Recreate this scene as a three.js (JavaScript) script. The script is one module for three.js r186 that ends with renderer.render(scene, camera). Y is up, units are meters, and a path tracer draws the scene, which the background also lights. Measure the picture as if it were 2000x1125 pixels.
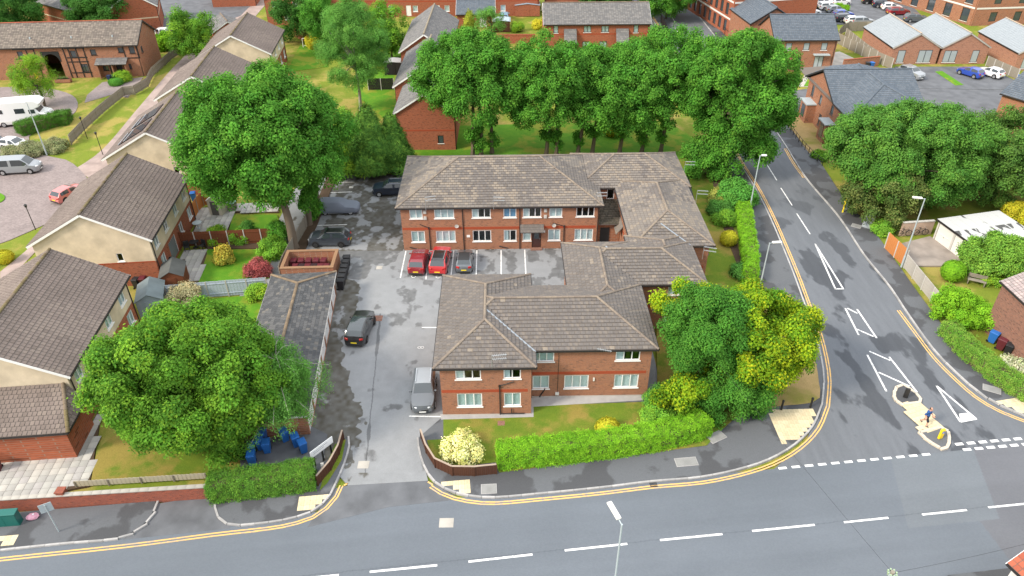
import * as THREE from 'three';
import { mergeGeometries, toCreasedNormals } from 'three/addons/utils/BufferGeometryUtils.js';
import { RoundedBoxGeometry } from 'three/addons/geometries/RoundedBoxGeometry.js';
import { MarchingCubes } from 'three/addons/objects/MarchingCubes.js';

const scene = new THREE.Scene();

// ---------------------------------------------------------------- camera
const camera = new THREE.PerspectiveCamera(42.4, 1024 / 576, 0.5, 1200);
camera.rotation.order = 'YXZ';
camera.position.set(0, 40.7, 0);
camera.rotation.set(-34.6 * Math.PI / 180, 0, -0.0075);
scene.add(camera);

// ---------------------------------------------------------------- overcast sky, one soft sun
{
  const w = 64, h = 32, d = new Float32Array(w * h * 4);
  for (let j = 0; j < h; j++) for (let i = 0; i < w; i++) {
    const e = Math.sin((j + 0.5) / h * Math.PI - Math.PI / 2);         // sine of the elevation
    const l = e > 0 ? 0.76 * (1 + 1.6 * e) / 2.6 : 0.2, k = (j * w + i) * 4;
    d[k] = l * 0.95; d[k + 1] = l * 0.985; d[k + 2] = l * 1.04; d[k + 3] = 1;
  }
  const sky = new THREE.DataTexture(d, w, h, THREE.RGBAFormat, THREE.FloatType);
  sky.mapping = THREE.EquirectangularReflectionMapping; sky.magFilter = THREE.LinearFilter; sky.needsUpdate = true;
  scene.background = sky; scene.environment = sky;
}
const sun = new THREE.DirectionalLight(0xfff3e2, 1.5);
sun.position.set(-105, 90, -13); sun.target.position.set(0, 0, -70);
sun.shadow.radius = 22; sun.castShadow = true;
sun.shadow.mapSize.set(4096, 4096);
Object.assign(sun.shadow.camera, { left: -130, right: 130, top: 130, bottom: -130, near: 1, far: 420 });
scene.add(sun, sun.target);

const renderer = new THREE.WebGLRenderer({ antialias: true });
renderer.setSize(1024, 576);
renderer.toneMapping = THREE.LinearToneMapping;
renderer.toneMappingExposure = 3.0;
renderer.shadowMap.enabled = true;

// ---------------------------------------------------------------- helpers
const V = (x, y, z) => new THREE.Vector3(x, y, z), PI = Math.PI, UP = V(0, 1, 0);
const prng = (s) => () => { s = (s + 0x6d2b79f5) | 0; let t = Math.imul(s ^ (s >>> 15), 1 | s); t = (t + Math.imul(t ^ (t >>> 7), 61 | t)) ^ t; return ((t ^ (t >>> 14)) >>> 0) / 4294967296; };
const hash = (x, y, s) => { let h = Math.imul(x, 374761393) + Math.imul(y, 668265263) + Math.imul(s, 974711); h = Math.imul(h ^ (h >>> 13), 1274126177); return ((h ^ (h >>> 16)) >>> 0) / 4294967296; };
const vnoise = (x, y, p = 0, s = 1) => {
  const i = Math.floor(x), j = Math.floor(y), fx = x - i, fy = y - j, u = fx * fx * (3 - 2 * fx), v = fy * fy * (3 - 2 * fy);
  const w = (a) => (p ? ((a % p) + p) % p : a);
  const a = hash(w(i), w(j), s), b = hash(w(i + 1), w(j), s), c = hash(w(i), w(j + 1), s), d = hash(w(i + 1), w(j + 1), s);
  return a + (b - a) * u + (c - a) * v + (a - b - c + d) * u * v;
};
const fbm = (x, y, oct = 4, p = 0, s = 1) => { let r = 0, a = 0.5, n = 0; for (let o = 0; o < oct; o++) { r += a * vnoise(x, y, p, s + o * 17); n += a; x *= 2; y *= 2; p *= 2; a *= 0.5; } return r / n; };
const clamp = (x, a = 0, b = 1) => Math.min(b, Math.max(a, x)), lerp = (a, b, t) => a + (b - a) * t, sstep = (a, b, x) => { const t = clamp((x - a) / (b - a)); return t * t * (3 - 2 * t); };
const enc = (l) => 255 * (l <= 0.0031308 ? 12.92 * l : 1.055 * l ** (1 / 2.4) - 0.055);

/** A repeating or single-use colour map; f(x, y in metres) gives linear rgb. */
function colourMap(px, mx, my, f, py = px, ox = 0, oy = 0) {
  const d = new Uint8Array(px * py * 4);
  for (let j = 0; j < py; j++) for (let i = 0; i < px; i++) {
    const c = f(ox + (i + 0.5) / px * mx, oy + (j + 0.5) / py * my), k = (j * px + i) * 4;
    d[k] = clamp(enc(c[0]), 0, 255); d[k + 1] = clamp(enc(c[1]), 0, 255); d[k + 2] = clamp(enc(c[2]), 0, 255); d[k + 3] = 255;
  }
  const t = new THREE.DataTexture(d, px, py); t.colorSpace = THREE.SRGBColorSpace; t.magFilter = THREE.LinearFilter;
  t.wrapS = t.wrapT = THREE.RepeatWrapping; t.repeat.set(1 / mx, 1 / my); t.offset.set(-ox / mx, -oy / my); t.needsUpdate = true;
  return t;
}
const rgb = (r, g, b) => new THREE.Color().setRGB(r, g, b);
const mat = (r, g, b, rough = 0.85, o = {}) => new THREE.MeshPhysicalMaterial({ color: rgb(r, g, b), roughness: rough, specularIntensity: rough >= 0.65 ? 0.3 : 1, ...o });
const mul = (c, k) => [c[0] * k, c[1] * k, c[2] * k], mix3 = (a, b, t) => [lerp(a[0], b[0], t), lerp(a[1], b[1], t), lerp(a[2], b[2], t)];

const taken = {};
function numbered(name) { const n = (taken[name] = (taken[name] ?? -1) + 1); return n ? name + '_' + String(n).padStart(3, '0') : name; }
function tag(o, label, category, group) { Object.assign(o.userData, { label, category }); if (group) o.userData.group = group; return o; }
function thing(name, label, category, x = 0, z = 0, turn = 0, group, y = 0) {
  const o = new THREE.Group(); o.name = numbered(name); o.position.set(x, y, z); o.rotation.y = turn; scene.add(o);
  return tag(o, label, category, group);
}
function obj(name, geo, m, parent) {
  const list = [].concat(geo), o = new THREE.Mesh(list.length > 1 ? merge(list) : list[0], m);
  o.name = parent ? name : numbered(name); (parent ?? scene).add(o); return o;
}
function struct(name, geo, m) { const o = obj(name, geo, m); o.userData.kind = 'structure'; return o; }
function structGroup(name) { const o = new THREE.Group(); o.name = numbered(name); o.userData.kind = 'structure'; scene.add(o); return o; }
function copyOf(src, x, z, turn, label, group, y = 0) {
  const c = src.clone(); c.name = numbered(src.name.replace(/_\d{3}$/, '')); c.position.set(x, y, z); c.rotation.y = turn; c.userData = { ...src.userData };
  if (label) c.userData.label = label; if (group) c.userData.group = group; scene.add(c); return c;
}
function merge(list) {
  const keep = ['position', 'normal', 'uv'];
  return mergeGeometries(list.map((g) => {
    g = g.index ? g.toNonIndexed() : g;
    if (!g.attributes.uv) g.setAttribute('uv', new THREE.BufferAttribute(new Float32Array(g.attributes.position.count * 2), 2));
    if (!g.attributes.normal) g.computeVertexNormals();
    for (const k of Object.keys(g.attributes)) if (!keep.includes(k)) g.deleteAttribute(k);
    return g;
  }));
}
const bx = (w, h, d, x = 0, y = 0, z = 0) => new THREE.BoxGeometry(w, h, d).translate(x, y + h / 2, z);   // y is its base
const rbx = (w, h, d, x, y, z, r = 0.02, s = 2) => new RoundedBoxGeometry(w, h, d, s, r).translate(x, y + h / 2, z);
const cyl = (r0, r1, h, x = 0, y = 0, z = 0, n = 12) => new THREE.CylinderGeometry(r1, r0, h, n).translate(x, y + h / 2, z);
function bar(a, b, w, h = w) {                                              // a square bar between two points
  const d = b.clone().sub(a), g = new THREE.BoxGeometry(w, h, d.length());
  return g.applyMatrix4(new THREE.Matrix4().makeRotationFromQuaternion(new THREE.Quaternion().setFromRotationMatrix(new THREE.Matrix4().lookAt(b, a, Math.abs(d.y) > 0.99 * d.length() ? V(1, 0, 0) : UP)))).translate((a.x + b.x) / 2, (a.y + b.y) / 2, (a.z + b.z) / 2);
}
function rod(a, b, r0, r1 = r0, n = 6) {
  const d = b.clone().sub(a);
  return new THREE.CylinderGeometry(r1, r0, d.length(), n).applyMatrix4(new THREE.Matrix4().makeRotationFromQuaternion(new THREE.Quaternion().setFromUnitVectors(UP, d.clone().normalize()))).translate((a.x + b.x) / 2, (a.y + b.y) / 2, (a.z + b.z) / 2);
}
/** A flat slab over a ground polygon [[x, z], ...], uv in metres. */
function slab(pts, top, bottom = -0.3) {
  const s = new THREE.Shape(pts.map(([x, z]) => new THREE.Vector2(x, -z)));
  return new THREE.ExtrudeGeometry(s, { depth: top - bottom, bevelEnabled: false }).rotateX(-PI / 2).translate(0, bottom, 0);
}
/** A prism on any flat polygon of points, thick along -n. */
function plate(pts, thick) {
  const n = faceNormal(pts), k = pts.length, pos = [], uv = [];
  const e = V(0, 1, 0).cross(n).normalize(), d = n.clone().cross(e), put = (p) => { pos.push(p.x, p.y, p.z); uv.push(p.dot(e), p.dot(d)); };
  const low = pts.map((p) => p.clone().addScaledVector(n, -thick));
  for (let i = 1; i < k - 1; i++) { [pts[0], pts[i], pts[i + 1]].forEach(put); [low[0], low[i + 1], low[i]].forEach(put); }
  for (let i = 0; i < k; i++) { const j = (i + 1) % k; [pts[i], low[i], low[j], pts[i], low[j], pts[j]].forEach(put); }
  const g = new THREE.BufferGeometry(); g.setAttribute('position', new THREE.Float32BufferAttribute(pos, 3)); g.setAttribute('uv', new THREE.Float32BufferAttribute(uv, 2)); g.computeVertexNormals(); return g;
}
function faceNormal(p) { const n = V(0, 0, 0); for (let i = 0; i < p.length; i++) { const a = p[i], b = p[(i + 1) % p.length]; n.x += (a.y - b.y) * (a.z + b.z); n.y += (a.z - b.z) * (a.x + b.x); n.z += (a.x - b.x) * (a.y + b.y); } return n.normalize(); }
/** Alike pieces {geo, m (Matrix4), k (tint)}: those nearest the near end of the site become meshes, the rest one part. */
const EYE = V(0, 40, 0);
function pieces(parent, name, list, mats, most) {
  const at = V(0, 0, 0), base = new THREE.Matrix4(); parent.updateWorldMatrix(true, false); base.copy(parent.matrixWorld);
  for (const p of list) p.d = p.m ? at.setFromMatrixPosition(p.m).applyMatrix4(base).distanceTo(EYE) : 1e9;
  list.sort((a, b) => a.d - b.d);
  const rest = [];
  list.forEach((p, i) => {
    if (p.m && i < most) { const o = new THREE.Mesh(p.geo, mats[p.k]); o.name = name; p.m.decompose(o.position, o.quaternion, o.scale); parent.add(o); } else rest.push(p);
  });
  if (!rest.length) return;
  const by = mats.map((_, k) => rest.filter((p) => p.k === k)), gs = [], ms = [];
  by.forEach((l, k) => { if (l.length) { gs.push(merge(l.map((p) => (p.m ? p.geo.clone().applyMatrix4(p.m) : p.geo)))); ms.push(mats[k]); } });
  const o = new THREE.Mesh(mergeGeometries(gs, true), ms); o.name = name; o.userData.kind = 'stuff'; parent.add(o);
}

// ---------------------------------------------------------------- surfaces
const speckle = (s, p) => { const n = prng(s); return colourMap(256, p, p, () => { const k = 0.8 + 0.4 * n(); return [k * 0.8, k * 0.8, k * 0.8]; }); };
const grainMap = colourMap(512, 6, 6, (x, y) => { const k = 0.62 + 0.3 * fbm(x * 2, y * 2, 5, 12, 3) + 0.16 * hash(Math.floor(x * 60), Math.floor(y * 60), 5); return [k, k, k]; });
const mottle = colourMap(512, 8, 8, (x, y) => { const k = 0.55 + 0.5 * fbm(x, y, 6, 8, 9) + 0.1 * (hash(Math.floor(x * 64), Math.floor(y * 64), 2) - 0.5); return [k, k, k]; });
const brickMap = (a, b, mortar, seed) => colourMap(512, 1.8, 1.8, (x, y) => {
  const row = Math.floor(y / 0.075), u = x + (row % 2) * 0.1125, col = Math.floor(u / 0.225), fy = y / 0.075 - row, fx = u / 0.225 - col;
  if (fy > 0.86 || fx > 0.955) return mortar;
  const h = hash(((col % 8) + 8) % 8, row, seed), q = 0.85 + 0.3 * vnoise(x * 40, y * 40, 72, seed);
  return mul(mix3(a, b, h), q * (h > 0.93 ? 0.72 : 1));
});
const M = {
  brick: mat(1, 1, 1, 0.9, { map: brickMap([0.36, 0.145, 0.075], [0.26, 0.11, 0.065], [0.36, 0.285, 0.22], 3) }),
  brickRed: mat(1, 1, 1, 0.9, { map: brickMap([0.38, 0.11, 0.055], [0.28, 0.085, 0.045], [0.28, 0.18, 0.13], 5) }),
  brickPink: mat(1, 1, 1, 0.9, { map: brickMap([0.4, 0.19, 0.12], [0.32, 0.15, 0.1], [0.36, 0.27, 0.21], 13) }),
  brickOld: mat(1, 1, 1, 0.92, { map: brickMap([0.3, 0.14, 0.095], [0.2, 0.1, 0.075], [0.25, 0.2, 0.17], 7) }),
  brickWall: mat(1, 1, 1, 0.92, { map: brickMap([0.34, 0.09, 0.05], [0.22, 0.065, 0.045], [0.24, 0.17, 0.14], 11) }),
  band: mat(0.4, 0.085, 0.04, 0.9, { map: grainMap }),
  cream: mat(0.76, 0.64, 0.47, 0.9, { map: mottle }),
  white: mat(0.8, 0.8, 0.79, 0.4), offwhite: mat(0.68, 0.67, 0.63, 0.6), gutter: mat(0.025, 0.022, 0.022, 0.4), black: mat(0.015, 0.015, 0.016, 0.5), rubber: mat(0.02, 0.02, 0.021, 0.85),
  pane: new THREE.MeshPhysicalMaterial({ color: rgb(0.9, 0.95, 0.96), roughness: 0.03, transmission: 1, thickness: 0, ior: 1.5 }),
  curtain: mat(0.62, 0.66, 0.66, 0.9), blind: mat(0.5, 0.58, 0.56, 0.8), blueBlind: mat(0.16, 0.32, 0.5, 0.8),
  glass: new THREE.MeshPhysicalMaterial({ color: rgb(0.05, 0.065, 0.075), roughness: 0.06, clearcoat: 1, clearcoatRoughness: 0.03 }),
  glassPale: new THREE.MeshPhysicalMaterial({ color: rgb(0.35, 0.4, 0.41), roughness: 0.15, clearcoat: 1, clearcoatRoughness: 0.03 }),
  woodBrown: mat(0.1, 0.045, 0.028, 0.85, { map: grainMap }), woodGrey: mat(0.3, 0.27, 0.22, 0.9, { map: grainMap }), woodOrange: mat(0.6, 0.24, 0.08, 0.8, { map: grainMap }), woodBlack: mat(0.03, 0.027, 0.027, 0.8, { map: grainMap }), woodRed: mat(0.2, 0.07, 0.035, 0.85, { map: grainMap }),
  concrete: mat(0.5, 0.47, 0.42, 0.9, { map: mottle }), concretePale: mat(0.62, 0.6, 0.56, 0.9, { map: mottle }), kerb: mat(0.42, 0.41, 0.4, 0.9, { map: grainMap }),
  galv: mat(0.4, 0.46, 0.48, 0.5, { metalness: 0.1 }), steel: mat(0.55, 0.57, 0.58, 0.35, { metalness: 0.8 }), paint: mat(1, 1, 1, 0.7, { map: colourMap(512, 4, 4, (x, y) => { const w = sstep(0.6, 0.7, fbm(x * 6, y * 6, 4, 24, 14)), k = 0.8 - 0.08 * vnoise(x * 20, y * 20, 80, 3); return mix3([k, k, k * 0.98], [0.36, 0.37, 0.38], w * 0.75); }) }), yellow: mat(1, 1, 1, 0.7, { map: colourMap(512, 4, 4, (x, y) => { const w = sstep(0.52, 0.68, fbm(x * 5, y * 5, 4, 20, 24)); return mix3([0.74, 0.45, 0.15], [0.42, 0.34, 0.25], w * 0.8); }) }),
  bark: mat(0.17, 0.135, 0.1, 0.95, { map: mottle }), barkPale: mat(0.4, 0.37, 0.33, 0.9, { map: mottle }), soil: mat(0.11, 0.075, 0.05, 0.95, { map: mottle }),
};
const tints = (list, rough = 0.82, map = grainMap) => list.map(([r, g, b]) => mat(r, g, b, rough, { map }));

// ---------------------------------------------------------------- walls, windows, roofs
/** Frame of a facade: a (start) to b (end) as seen from outside, in the parent's x and z. */
function face(a, b, base = 0) { const ux = b[0] - a[0], uz = b[1] - a[1], len = Math.hypot(ux, uz); return { a, len, base, turn: Math.atan2(-uz, ux) }; }
const onFace = (F, g) => g.rotateY(F.turn).translate(F.a[0], F.base, F.a[1]);
const facePoint = (F, u, v, out = 0) => V(F.a[0] + Math.cos(F.turn) * u + Math.sin(F.turn) * out, F.base + v, F.a[1] - Math.sin(F.turn) * u + Math.cos(F.turn) * out);
/** Wall panel with the given outline [[u, v], ...] and openings [u, v, w, h] (u, v the lower middle). */
function panel(F, outline, holes = [], t = 0.22, out = 0) {
  const s = new THREE.Shape(outline.map(([x, y]) => new THREE.Vector2(x, y)));
  for (const [u, v, w, h] of holes) { const p = new THREE.Path(); p.moveTo(u - w / 2, v); p.lineTo(u + w / 2, v); p.lineTo(u + w / 2, v + h); p.lineTo(u - w / 2, v + h); p.closePath(); s.holes.push(p); }
  return onFace(F, new THREE.ExtrudeGeometry(s, { depth: t, bevelEnabled: false }).translate(0, 0, out - t));
}
const geoCache = {}, cached = (key, f) => (geoCache[key] ??= f());
/** window > pane, sill, curtain; n lights side by side, optional transom. */
function addWindow(parent, F, [u, v, w, h], o = {}) {
  const { n = 2, frame = M.white, back = M.curtain, deep = 0.07, sill = true, glaze = M.pane, fw = 0.075, transom = 0, name = 'window' } = o;
  const g = cached(['f', w, h, n, fw, transom].join(), () => {
    const l = [bx(w, fw, 0.07, 0, 0, 0), bx(w, fw, 0.07, 0, h - fw, 0), bx(fw, h - 2 * fw, 0.07, -w / 2 + fw / 2, fw, 0), bx(fw, h - 2 * fw, 0.07, w / 2 - fw / 2, fw, 0)];
    for (let i = 1; i < n; i++) l.push(bx(fw, h - 2 * fw, 0.066, -w / 2 + w * i / n, fw, 0));
    if (transom) l.push(bx(w - 2 * fw, fw * 0.8, 0.062, 0, h * transom, 0));
    return merge(l);
  });
  const win = obj(name, g, frame, parent); win.position.copy(facePoint(F, u, v, -deep)); win.rotation.y = F.turn;
  const pw = (w - fw * 2) / n;
  const pg = cached(['p', pw, h, fw].join(), () => bx(pw - 0.012, h - fw * 1.9, 0.012, 0, fw * 0.95, 0));
  for (let i = 0; i < n; i++) obj('pane', pg, glaze, win).position.set(-w / 2 + fw + pw * (i + 0.5), 0, -0.006);
  if (glaze === M.pane) {
    const room = o.open ? 0.35 : 1, cw = (w - 0.03) * room, cg = cached(['c', cw, h].join(), () => bx(cw, h - 0.03, 0.02, 0, 0.015, 0));
    if (back) obj('curtain', cg, back, win).position.set(o.open ? -w * 0.3 : 0, 0, -0.1);
  }
  if (sill) obj('sill', cached('s' + w, () => bx(w + 0.14, 0.07, deep + 0.1, 0, -0.071, (deep + 0.1) / 2 - 0.02)), o.sillMat ?? M.white, win);
  return win;
}
function addDoor(parent, F, [u, v, w, h], m, o = {}) {
  const d = obj('door', bx(w - 0.1, h - 0.05, 0.05, 0, 0, 0), m, parent); d.position.copy(facePoint(F, u, v, -0.08)); d.rotation.y = F.turn;
  obj('frame', [bx(0.06, h, 0.09, -w / 2 + 0.03, 0, 0), bx(0.06, h, 0.09, w / 2 - 0.03, 0, 0), bx(w, 0.06, 0.088, 0, h - 0.06, 0)], o.frame ?? M.white, d);
  obj('handle', bx(0.03, 0.14, 0.05, w / 2 - 0.14, 1, 0.05), M.steel, d);
  if (o.glaze) obj('pane', bx(w * 0.5, h * 0.35, 0.02, 0, h * 0.5, 0.022), M.glass, d);
  return d;
}
const hip = (x0, x1, z0, z1, e, s) => {                                       // z0 < z1, s the slope
  const w = x1 - x0, d = z1 - z0, k = Math.min(w, d) / 2, y = e + k * s, A = V(x0, e, z1), B = V(x1, e, z1), C = V(x1, e, z0), D = V(x0, e, z0);
  const [P, Q] = d >= w ? [V(x0 + k, y, z1 - k), V(x0 + k, y, z0 + k)] : [V(x0 + k, y, z0 + k), V(x1 - k, y, z0 + k)];
  return d >= w ? { planes: [[A, B, P], [B, C, Q, P], [C, D, Q], [D, A, P, Q]], caps: [[A, P], [B, P], [C, Q], [D, Q], [P, Q]], eaves: [[A, B], [B, C], [C, D], [D, A]] }
    : { planes: [[A, B, Q, P], [B, C, Q], [C, D, P, Q], [D, A, P]], caps: [[A, P], [B, Q], [C, Q], [D, P], [P, Q]], eaves: [[A, B], [B, C], [C, D], [D, A]] };
};
const gable = (x0, x1, z0, z1, e, y, cut = 0) => {                            // ridge along z
  const m = (x0 + x1) / 2, A = V(x0, e, z1), B = V(x1, e, z1), C = V(x1, e, z0), D = V(x0, e, z0), P = V(m, y, z1), Q = V(m, y, z0);
  return { planes: [[B, C, Q, P], [D, A, P, Q]], caps: [[P, Q]], eaves: [[B, C], [D, A]], verges: [[A, P], [B, P], [C, Q], [D, Q]] };
};
/** roof > tile, ridge_tile. o: w, step, gap, th, mats, pick(p, rnd) -> tint, most, hidden(p) */
function tiledRoof(parent, shapes, o) {
  const { w = 0.4, step = 0.34, gap = 0.02, th = 0.03, mats, most = 0, capMats, capMost = 0, seed = 1, stagger = true, deck = 0.1, slot = 0.02 } = o, rnd = prng(seed), list = [], caps = [];
  const roof = obj(o.name ?? 'roof', shapes.flatMap((s) => s.planes).map((p) => plate(p, deck)), o.deckMat ?? M.felt, parent);
  const corner = (a, b) => [a, b];
  for (const s of shapes) for (const pl of s.planes) {
    const n = faceNormal(pl), e = UP.clone().cross(n).normalize(), d = n.clone().cross(e), O = pl[0], P2 = pl.map((p) => { const q = p.clone().sub(O); return [q.dot(e), q.dot(d)]; });
    const top = Math.max(...P2.map((p) => p[1])), span = (b) => { let lo = 1e9, hi = -1e9; for (let i = 0; i < P2.length; i++) { const [a0, b0] = P2[i], [a1, b1] = P2[(i + 1) % P2.length]; if ((b0 - b) * (b1 - b) <= 0 && b0 !== b1) { const t = a0 + (a1 - a0) * (b - b0) / (b1 - b0); lo = Math.min(lo, t); hi = Math.max(hi, t); } } return [lo, hi]; };
    const basis = new THREE.Matrix4().makeBasis(e, d, n), at = (a, b, c) => O.clone().addScaledVector(e, a).addScaledVector(d, b).addScaledVector(n, c);
    for (let r = 0, b0 = 0; b0 < top - 0.05; r++, b0 += step) {
      const b1 = Math.min(b0 + step, top - 0.01), [l0, h0] = span(b0 + 0.004), [l1, h1] = span(b1 - 0.004), shift = stagger && r % 2 ? w / 2 : 0;
      for (let k = Math.floor((Math.min(l0, l1) - shift) / w); k * w + shift < Math.max(h0, h1); k++) {
        const x0 = k * w + shift, x1 = x0 + w - gap, bl = clamp(x0, l0, h0), br = clamp(x1, l0, h0), tl = clamp(x0, l1, h1), tr = clamp(x1, l1, h1);
        if (br - bl < 0.03 && tr - tl < 0.03) continue;
        const mid = at((bl + br + tl + tr) / 4, (b0 + b1) / 2, 0);
        if (o.hidden?.(mid)) continue;
        const t = o.pick(mid, rnd, n), full = bl === x0 && tl === x0 && br === x1 && tr === x1 && b1 - b0 > step - 0.01, lift = 0.006 * (rnd() - 0.5);
        if (full) {
          const g = cached(['t', w, step, gap, th, slot].join(), () => tileGeo([[0, slot], [w - gap, slot], [w - gap, step], [0, step]], th));
          list.push({ geo: g, k: t, m: new THREE.Matrix4().copy(basis).setPosition(at(x0, b0, lift)) });
        } else list.push({ geo: tileGeo([[bl, b0 + slot], [br, b0 + slot], [tr, b1], [tl, b1]], th).applyMatrix4(new THREE.Matrix4().copy(basis).setPosition(at(0, 0, lift))), k: t });
      }
    }
  }
  pieces(roof, 'tile', list, mats, most);
  if (capMats) {
    for (const s of shapes) for (const [a, b] of s.caps) {
      const len = a.distanceTo(b), m = Math.max(1, Math.round(len / 0.45)), q = new THREE.Quaternion().setFromRotationMatrix(new THREE.Matrix4().lookAt(b, a, UP));
      const g = cached('cap' + (o.capR ?? 0.13), () => new THREE.CylinderGeometry(o.capR ?? 0.13, (o.capR ?? 0.13) * 1.06, 1, 8, 1, false, PI / 2, PI).rotateX(PI / 2));
      for (let i = 0; i < m; i++) {
        const p = a.clone().lerp(b, (i + 0.5) / m);
        if ((o.capHidden ?? o.hidden)?.(p)) continue;
        p.y += 0.015;
        caps.push({ geo: g, k: Math.floor(rnd() * capMats.length), m: new THREE.Matrix4().compose(p, q, V(1, 0.8, len / m - 0.012)) });
      }
    }
    pieces(roof, 'ridge_tile', caps, capMats, capMost);
  }
  return roof;
}
function tileGeo(q, th) {                                                    // q: lower left, lower right, upper right, upper left
  const T = [V(q[0][0], q[0][1], th), V(q[1][0], q[1][1], th), V(q[2][0], q[2][1], 0.008), V(q[3][0], q[3][1], 0.008)], B = q.map(([x, y]) => V(x, y, -0.004));
  const pos = [], uv = [], quad = (...f) => [0, 1, 2, 0, 2, 3].forEach((i) => { pos.push(f[i].x, f[i].y, f[i].z); uv.push(f[i].x, f[i].y + f[i].z); });
  quad(T[0], T[1], T[2], T[3]); quad(B[0], B[1], T[1], T[0]); quad(B[1], B[2], T[2], T[1]); quad(B[2], B[3], T[3], T[2]); quad(B[3], B[0], T[0], T[3]);
  const g = new THREE.BufferGeometry(); g.setAttribute('position', new THREE.Float32BufferAttribute(pos, 3)); g.setAttribute('uv', new THREE.Float32BufferAttribute(uv, 2)); g.computeVertexNormals(); return g;
}
M.felt = mat(0.14, 0.122, 0.11, 0.95);
/** Ribbon of constant width along ground points. */
function ribbon(pts, w, top, bottom = top - 0.02, off = 0) {
  const side = (k) => pts.map((p, i) => { const a = pts[Math.max(0, i - 1)], b = pts[Math.min(pts.length - 1, i + 1)], l = Math.hypot(b[0] - a[0], b[1] - a[1]) || 1; return [p[0] - (b[1] - a[1]) / l * k, p[1] + (b[0] - a[0]) / l * k]; });
  return slab([...side(off + w / 2), ...side(off - w / 2).reverse()], top, bottom);
}
function smooth(pts, step = 1) {
  const c = new THREE.CatmullRomCurve3(pts.map(([x, z]) => V(x, 0, z)), false, 'centripetal'), n = Math.max(2, Math.round(c.getLength() / step));
  return c.getSpacedPoints(n).map((p) => [p.x, p.z]);
}
function along(pts, s) { let i = 0; for (; i < pts.length - 1; i++) { const l = Math.hypot(pts[i + 1][0] - pts[i][0], pts[i + 1][1] - pts[i][1]); if (s <= l || i === pts.length - 2) { const t = s / l; return { x: lerp(pts[i][0], pts[i + 1][0], t), z: lerp(pts[i][1], pts[i + 1][1], t), turn: Math.atan2(-(pts[i + 1][1] - pts[i][1]), pts[i + 1][0] - pts[i][0]) }; } s -= l; } }
const lengthOf = (pts) => pts.reduce((s, p, i) => (i ? s + Math.hypot(p[0] - pts[i - 1][0], p[1] - pts[i - 1][1]) : 0), 0);
const inside = (pts, x, z) => { let c = false; for (let i = 0, j = pts.length - 1; i < pts.length; j = i++) { const [xi, zi] = pts[i], [xj, zj] = pts[j]; if ((zi > z) !== (zj > z) && x < (xj - xi) * (z - zi) / (zj - zi) + xi) c = !c; } return c; };

// ---------------------------------------------------------------- ground, roads, pavements
const grassMap = (a, b, dry, thr, s) => colourMap(1024, 20, 20, (x, y) => {
  const big = fbm(x * 0.4, y * 0.4, 4, 8, s), mid = fbm(x * 2, y * 2, 3, 40, s + 3), fine = hash(Math.floor(x * 51.2), Math.floor(y * 51.2), s);
  return mul(mix3(mix3(a, b, mid), dry, sstep(thr - 0.08, thr + 0.22, big + 0.25 * (mid - 0.5) + 0.1 * (fine - 0.5))), 0.72 + 0.5 * fine);
});
M.lawn = mat(1, 1, 1, 0.95, { map: grassMap([0.1, 0.17, 0.018], [0.15, 0.2, 0.022], [0.26, 0.205, 0.05], 0.5, 21) });
M.lawnLush = mat(1, 1, 1, 0.95, { map: grassMap([0.07, 0.21, 0.014], [0.12, 0.26, 0.018], [0.22, 0.25, 0.03], 0.52, 31) });
M.verge = mat(1, 1, 1, 0.95, { map: grassMap([0.3, 0.22, 0.09], [0.4, 0.28, 0.13], [0.22, 0.2, 0.05], 0.6, 41) });
M.meadow = mat(1, 1, 1, 0.95, { map: grassMap([0.14, 0.19, 0.022], [0.18, 0.22, 0.026], [0.3, 0.25, 0.065], 0.5, 51) });

struct('ground', slab([[-330, 60], [330, 60], [330, -330], [-330, -330]], -0.1, -1), M.meadow);

const cs = Math.cos(0.108), sn = Math.sin(0.108);
M.mainRoad = mat(1, 1, 1, 0.75, { map: colourMap(2048, 150, 50, (x, y) => {
  const s = x * cs + (-y) * -sn, t = x * sn + -y * cs, q = 0.88 + 0.2 * fbm(s * 0.05, t * 0.9, 4, 0, 61) + 0.1 * (hash(Math.floor(x * 20), Math.floor(y * 30), 3) - 0.5) + 0.12 * (fbm(x * 0.35, y * 0.35, 4, 0, 62) - 0.5);
  let c = [0.135, 0.152, 0.173];
  if (s > 31.8 - (t + 36) * 0.35 && s < 38.2 - (t + 36) * 0.35 && t < -33.2 + 5.2 && t > -42) c = [0.148, 0.164, 0.181];
  else if (s > 34) c = [0.135, 0.14, 0.154];
  if (Math.abs(t + 29 + 0.06 * vnoise(s, 0)) < 0.03) c = mul(c, 0.8);
  return mul(c, q);
}, 1024, -75, -2) });
const mainRoad = struct('main_road', slab([[-54.19,-27.94],[-33.35,-30.45],[-19.85,-31.85],[-0.11,-34.15],[18.48,-36.08],[37.59,-38.3],[67.14,-41.57],[40.8,-14.4],[-36.37,-9.39]], 0), M.mainRoad);

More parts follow.
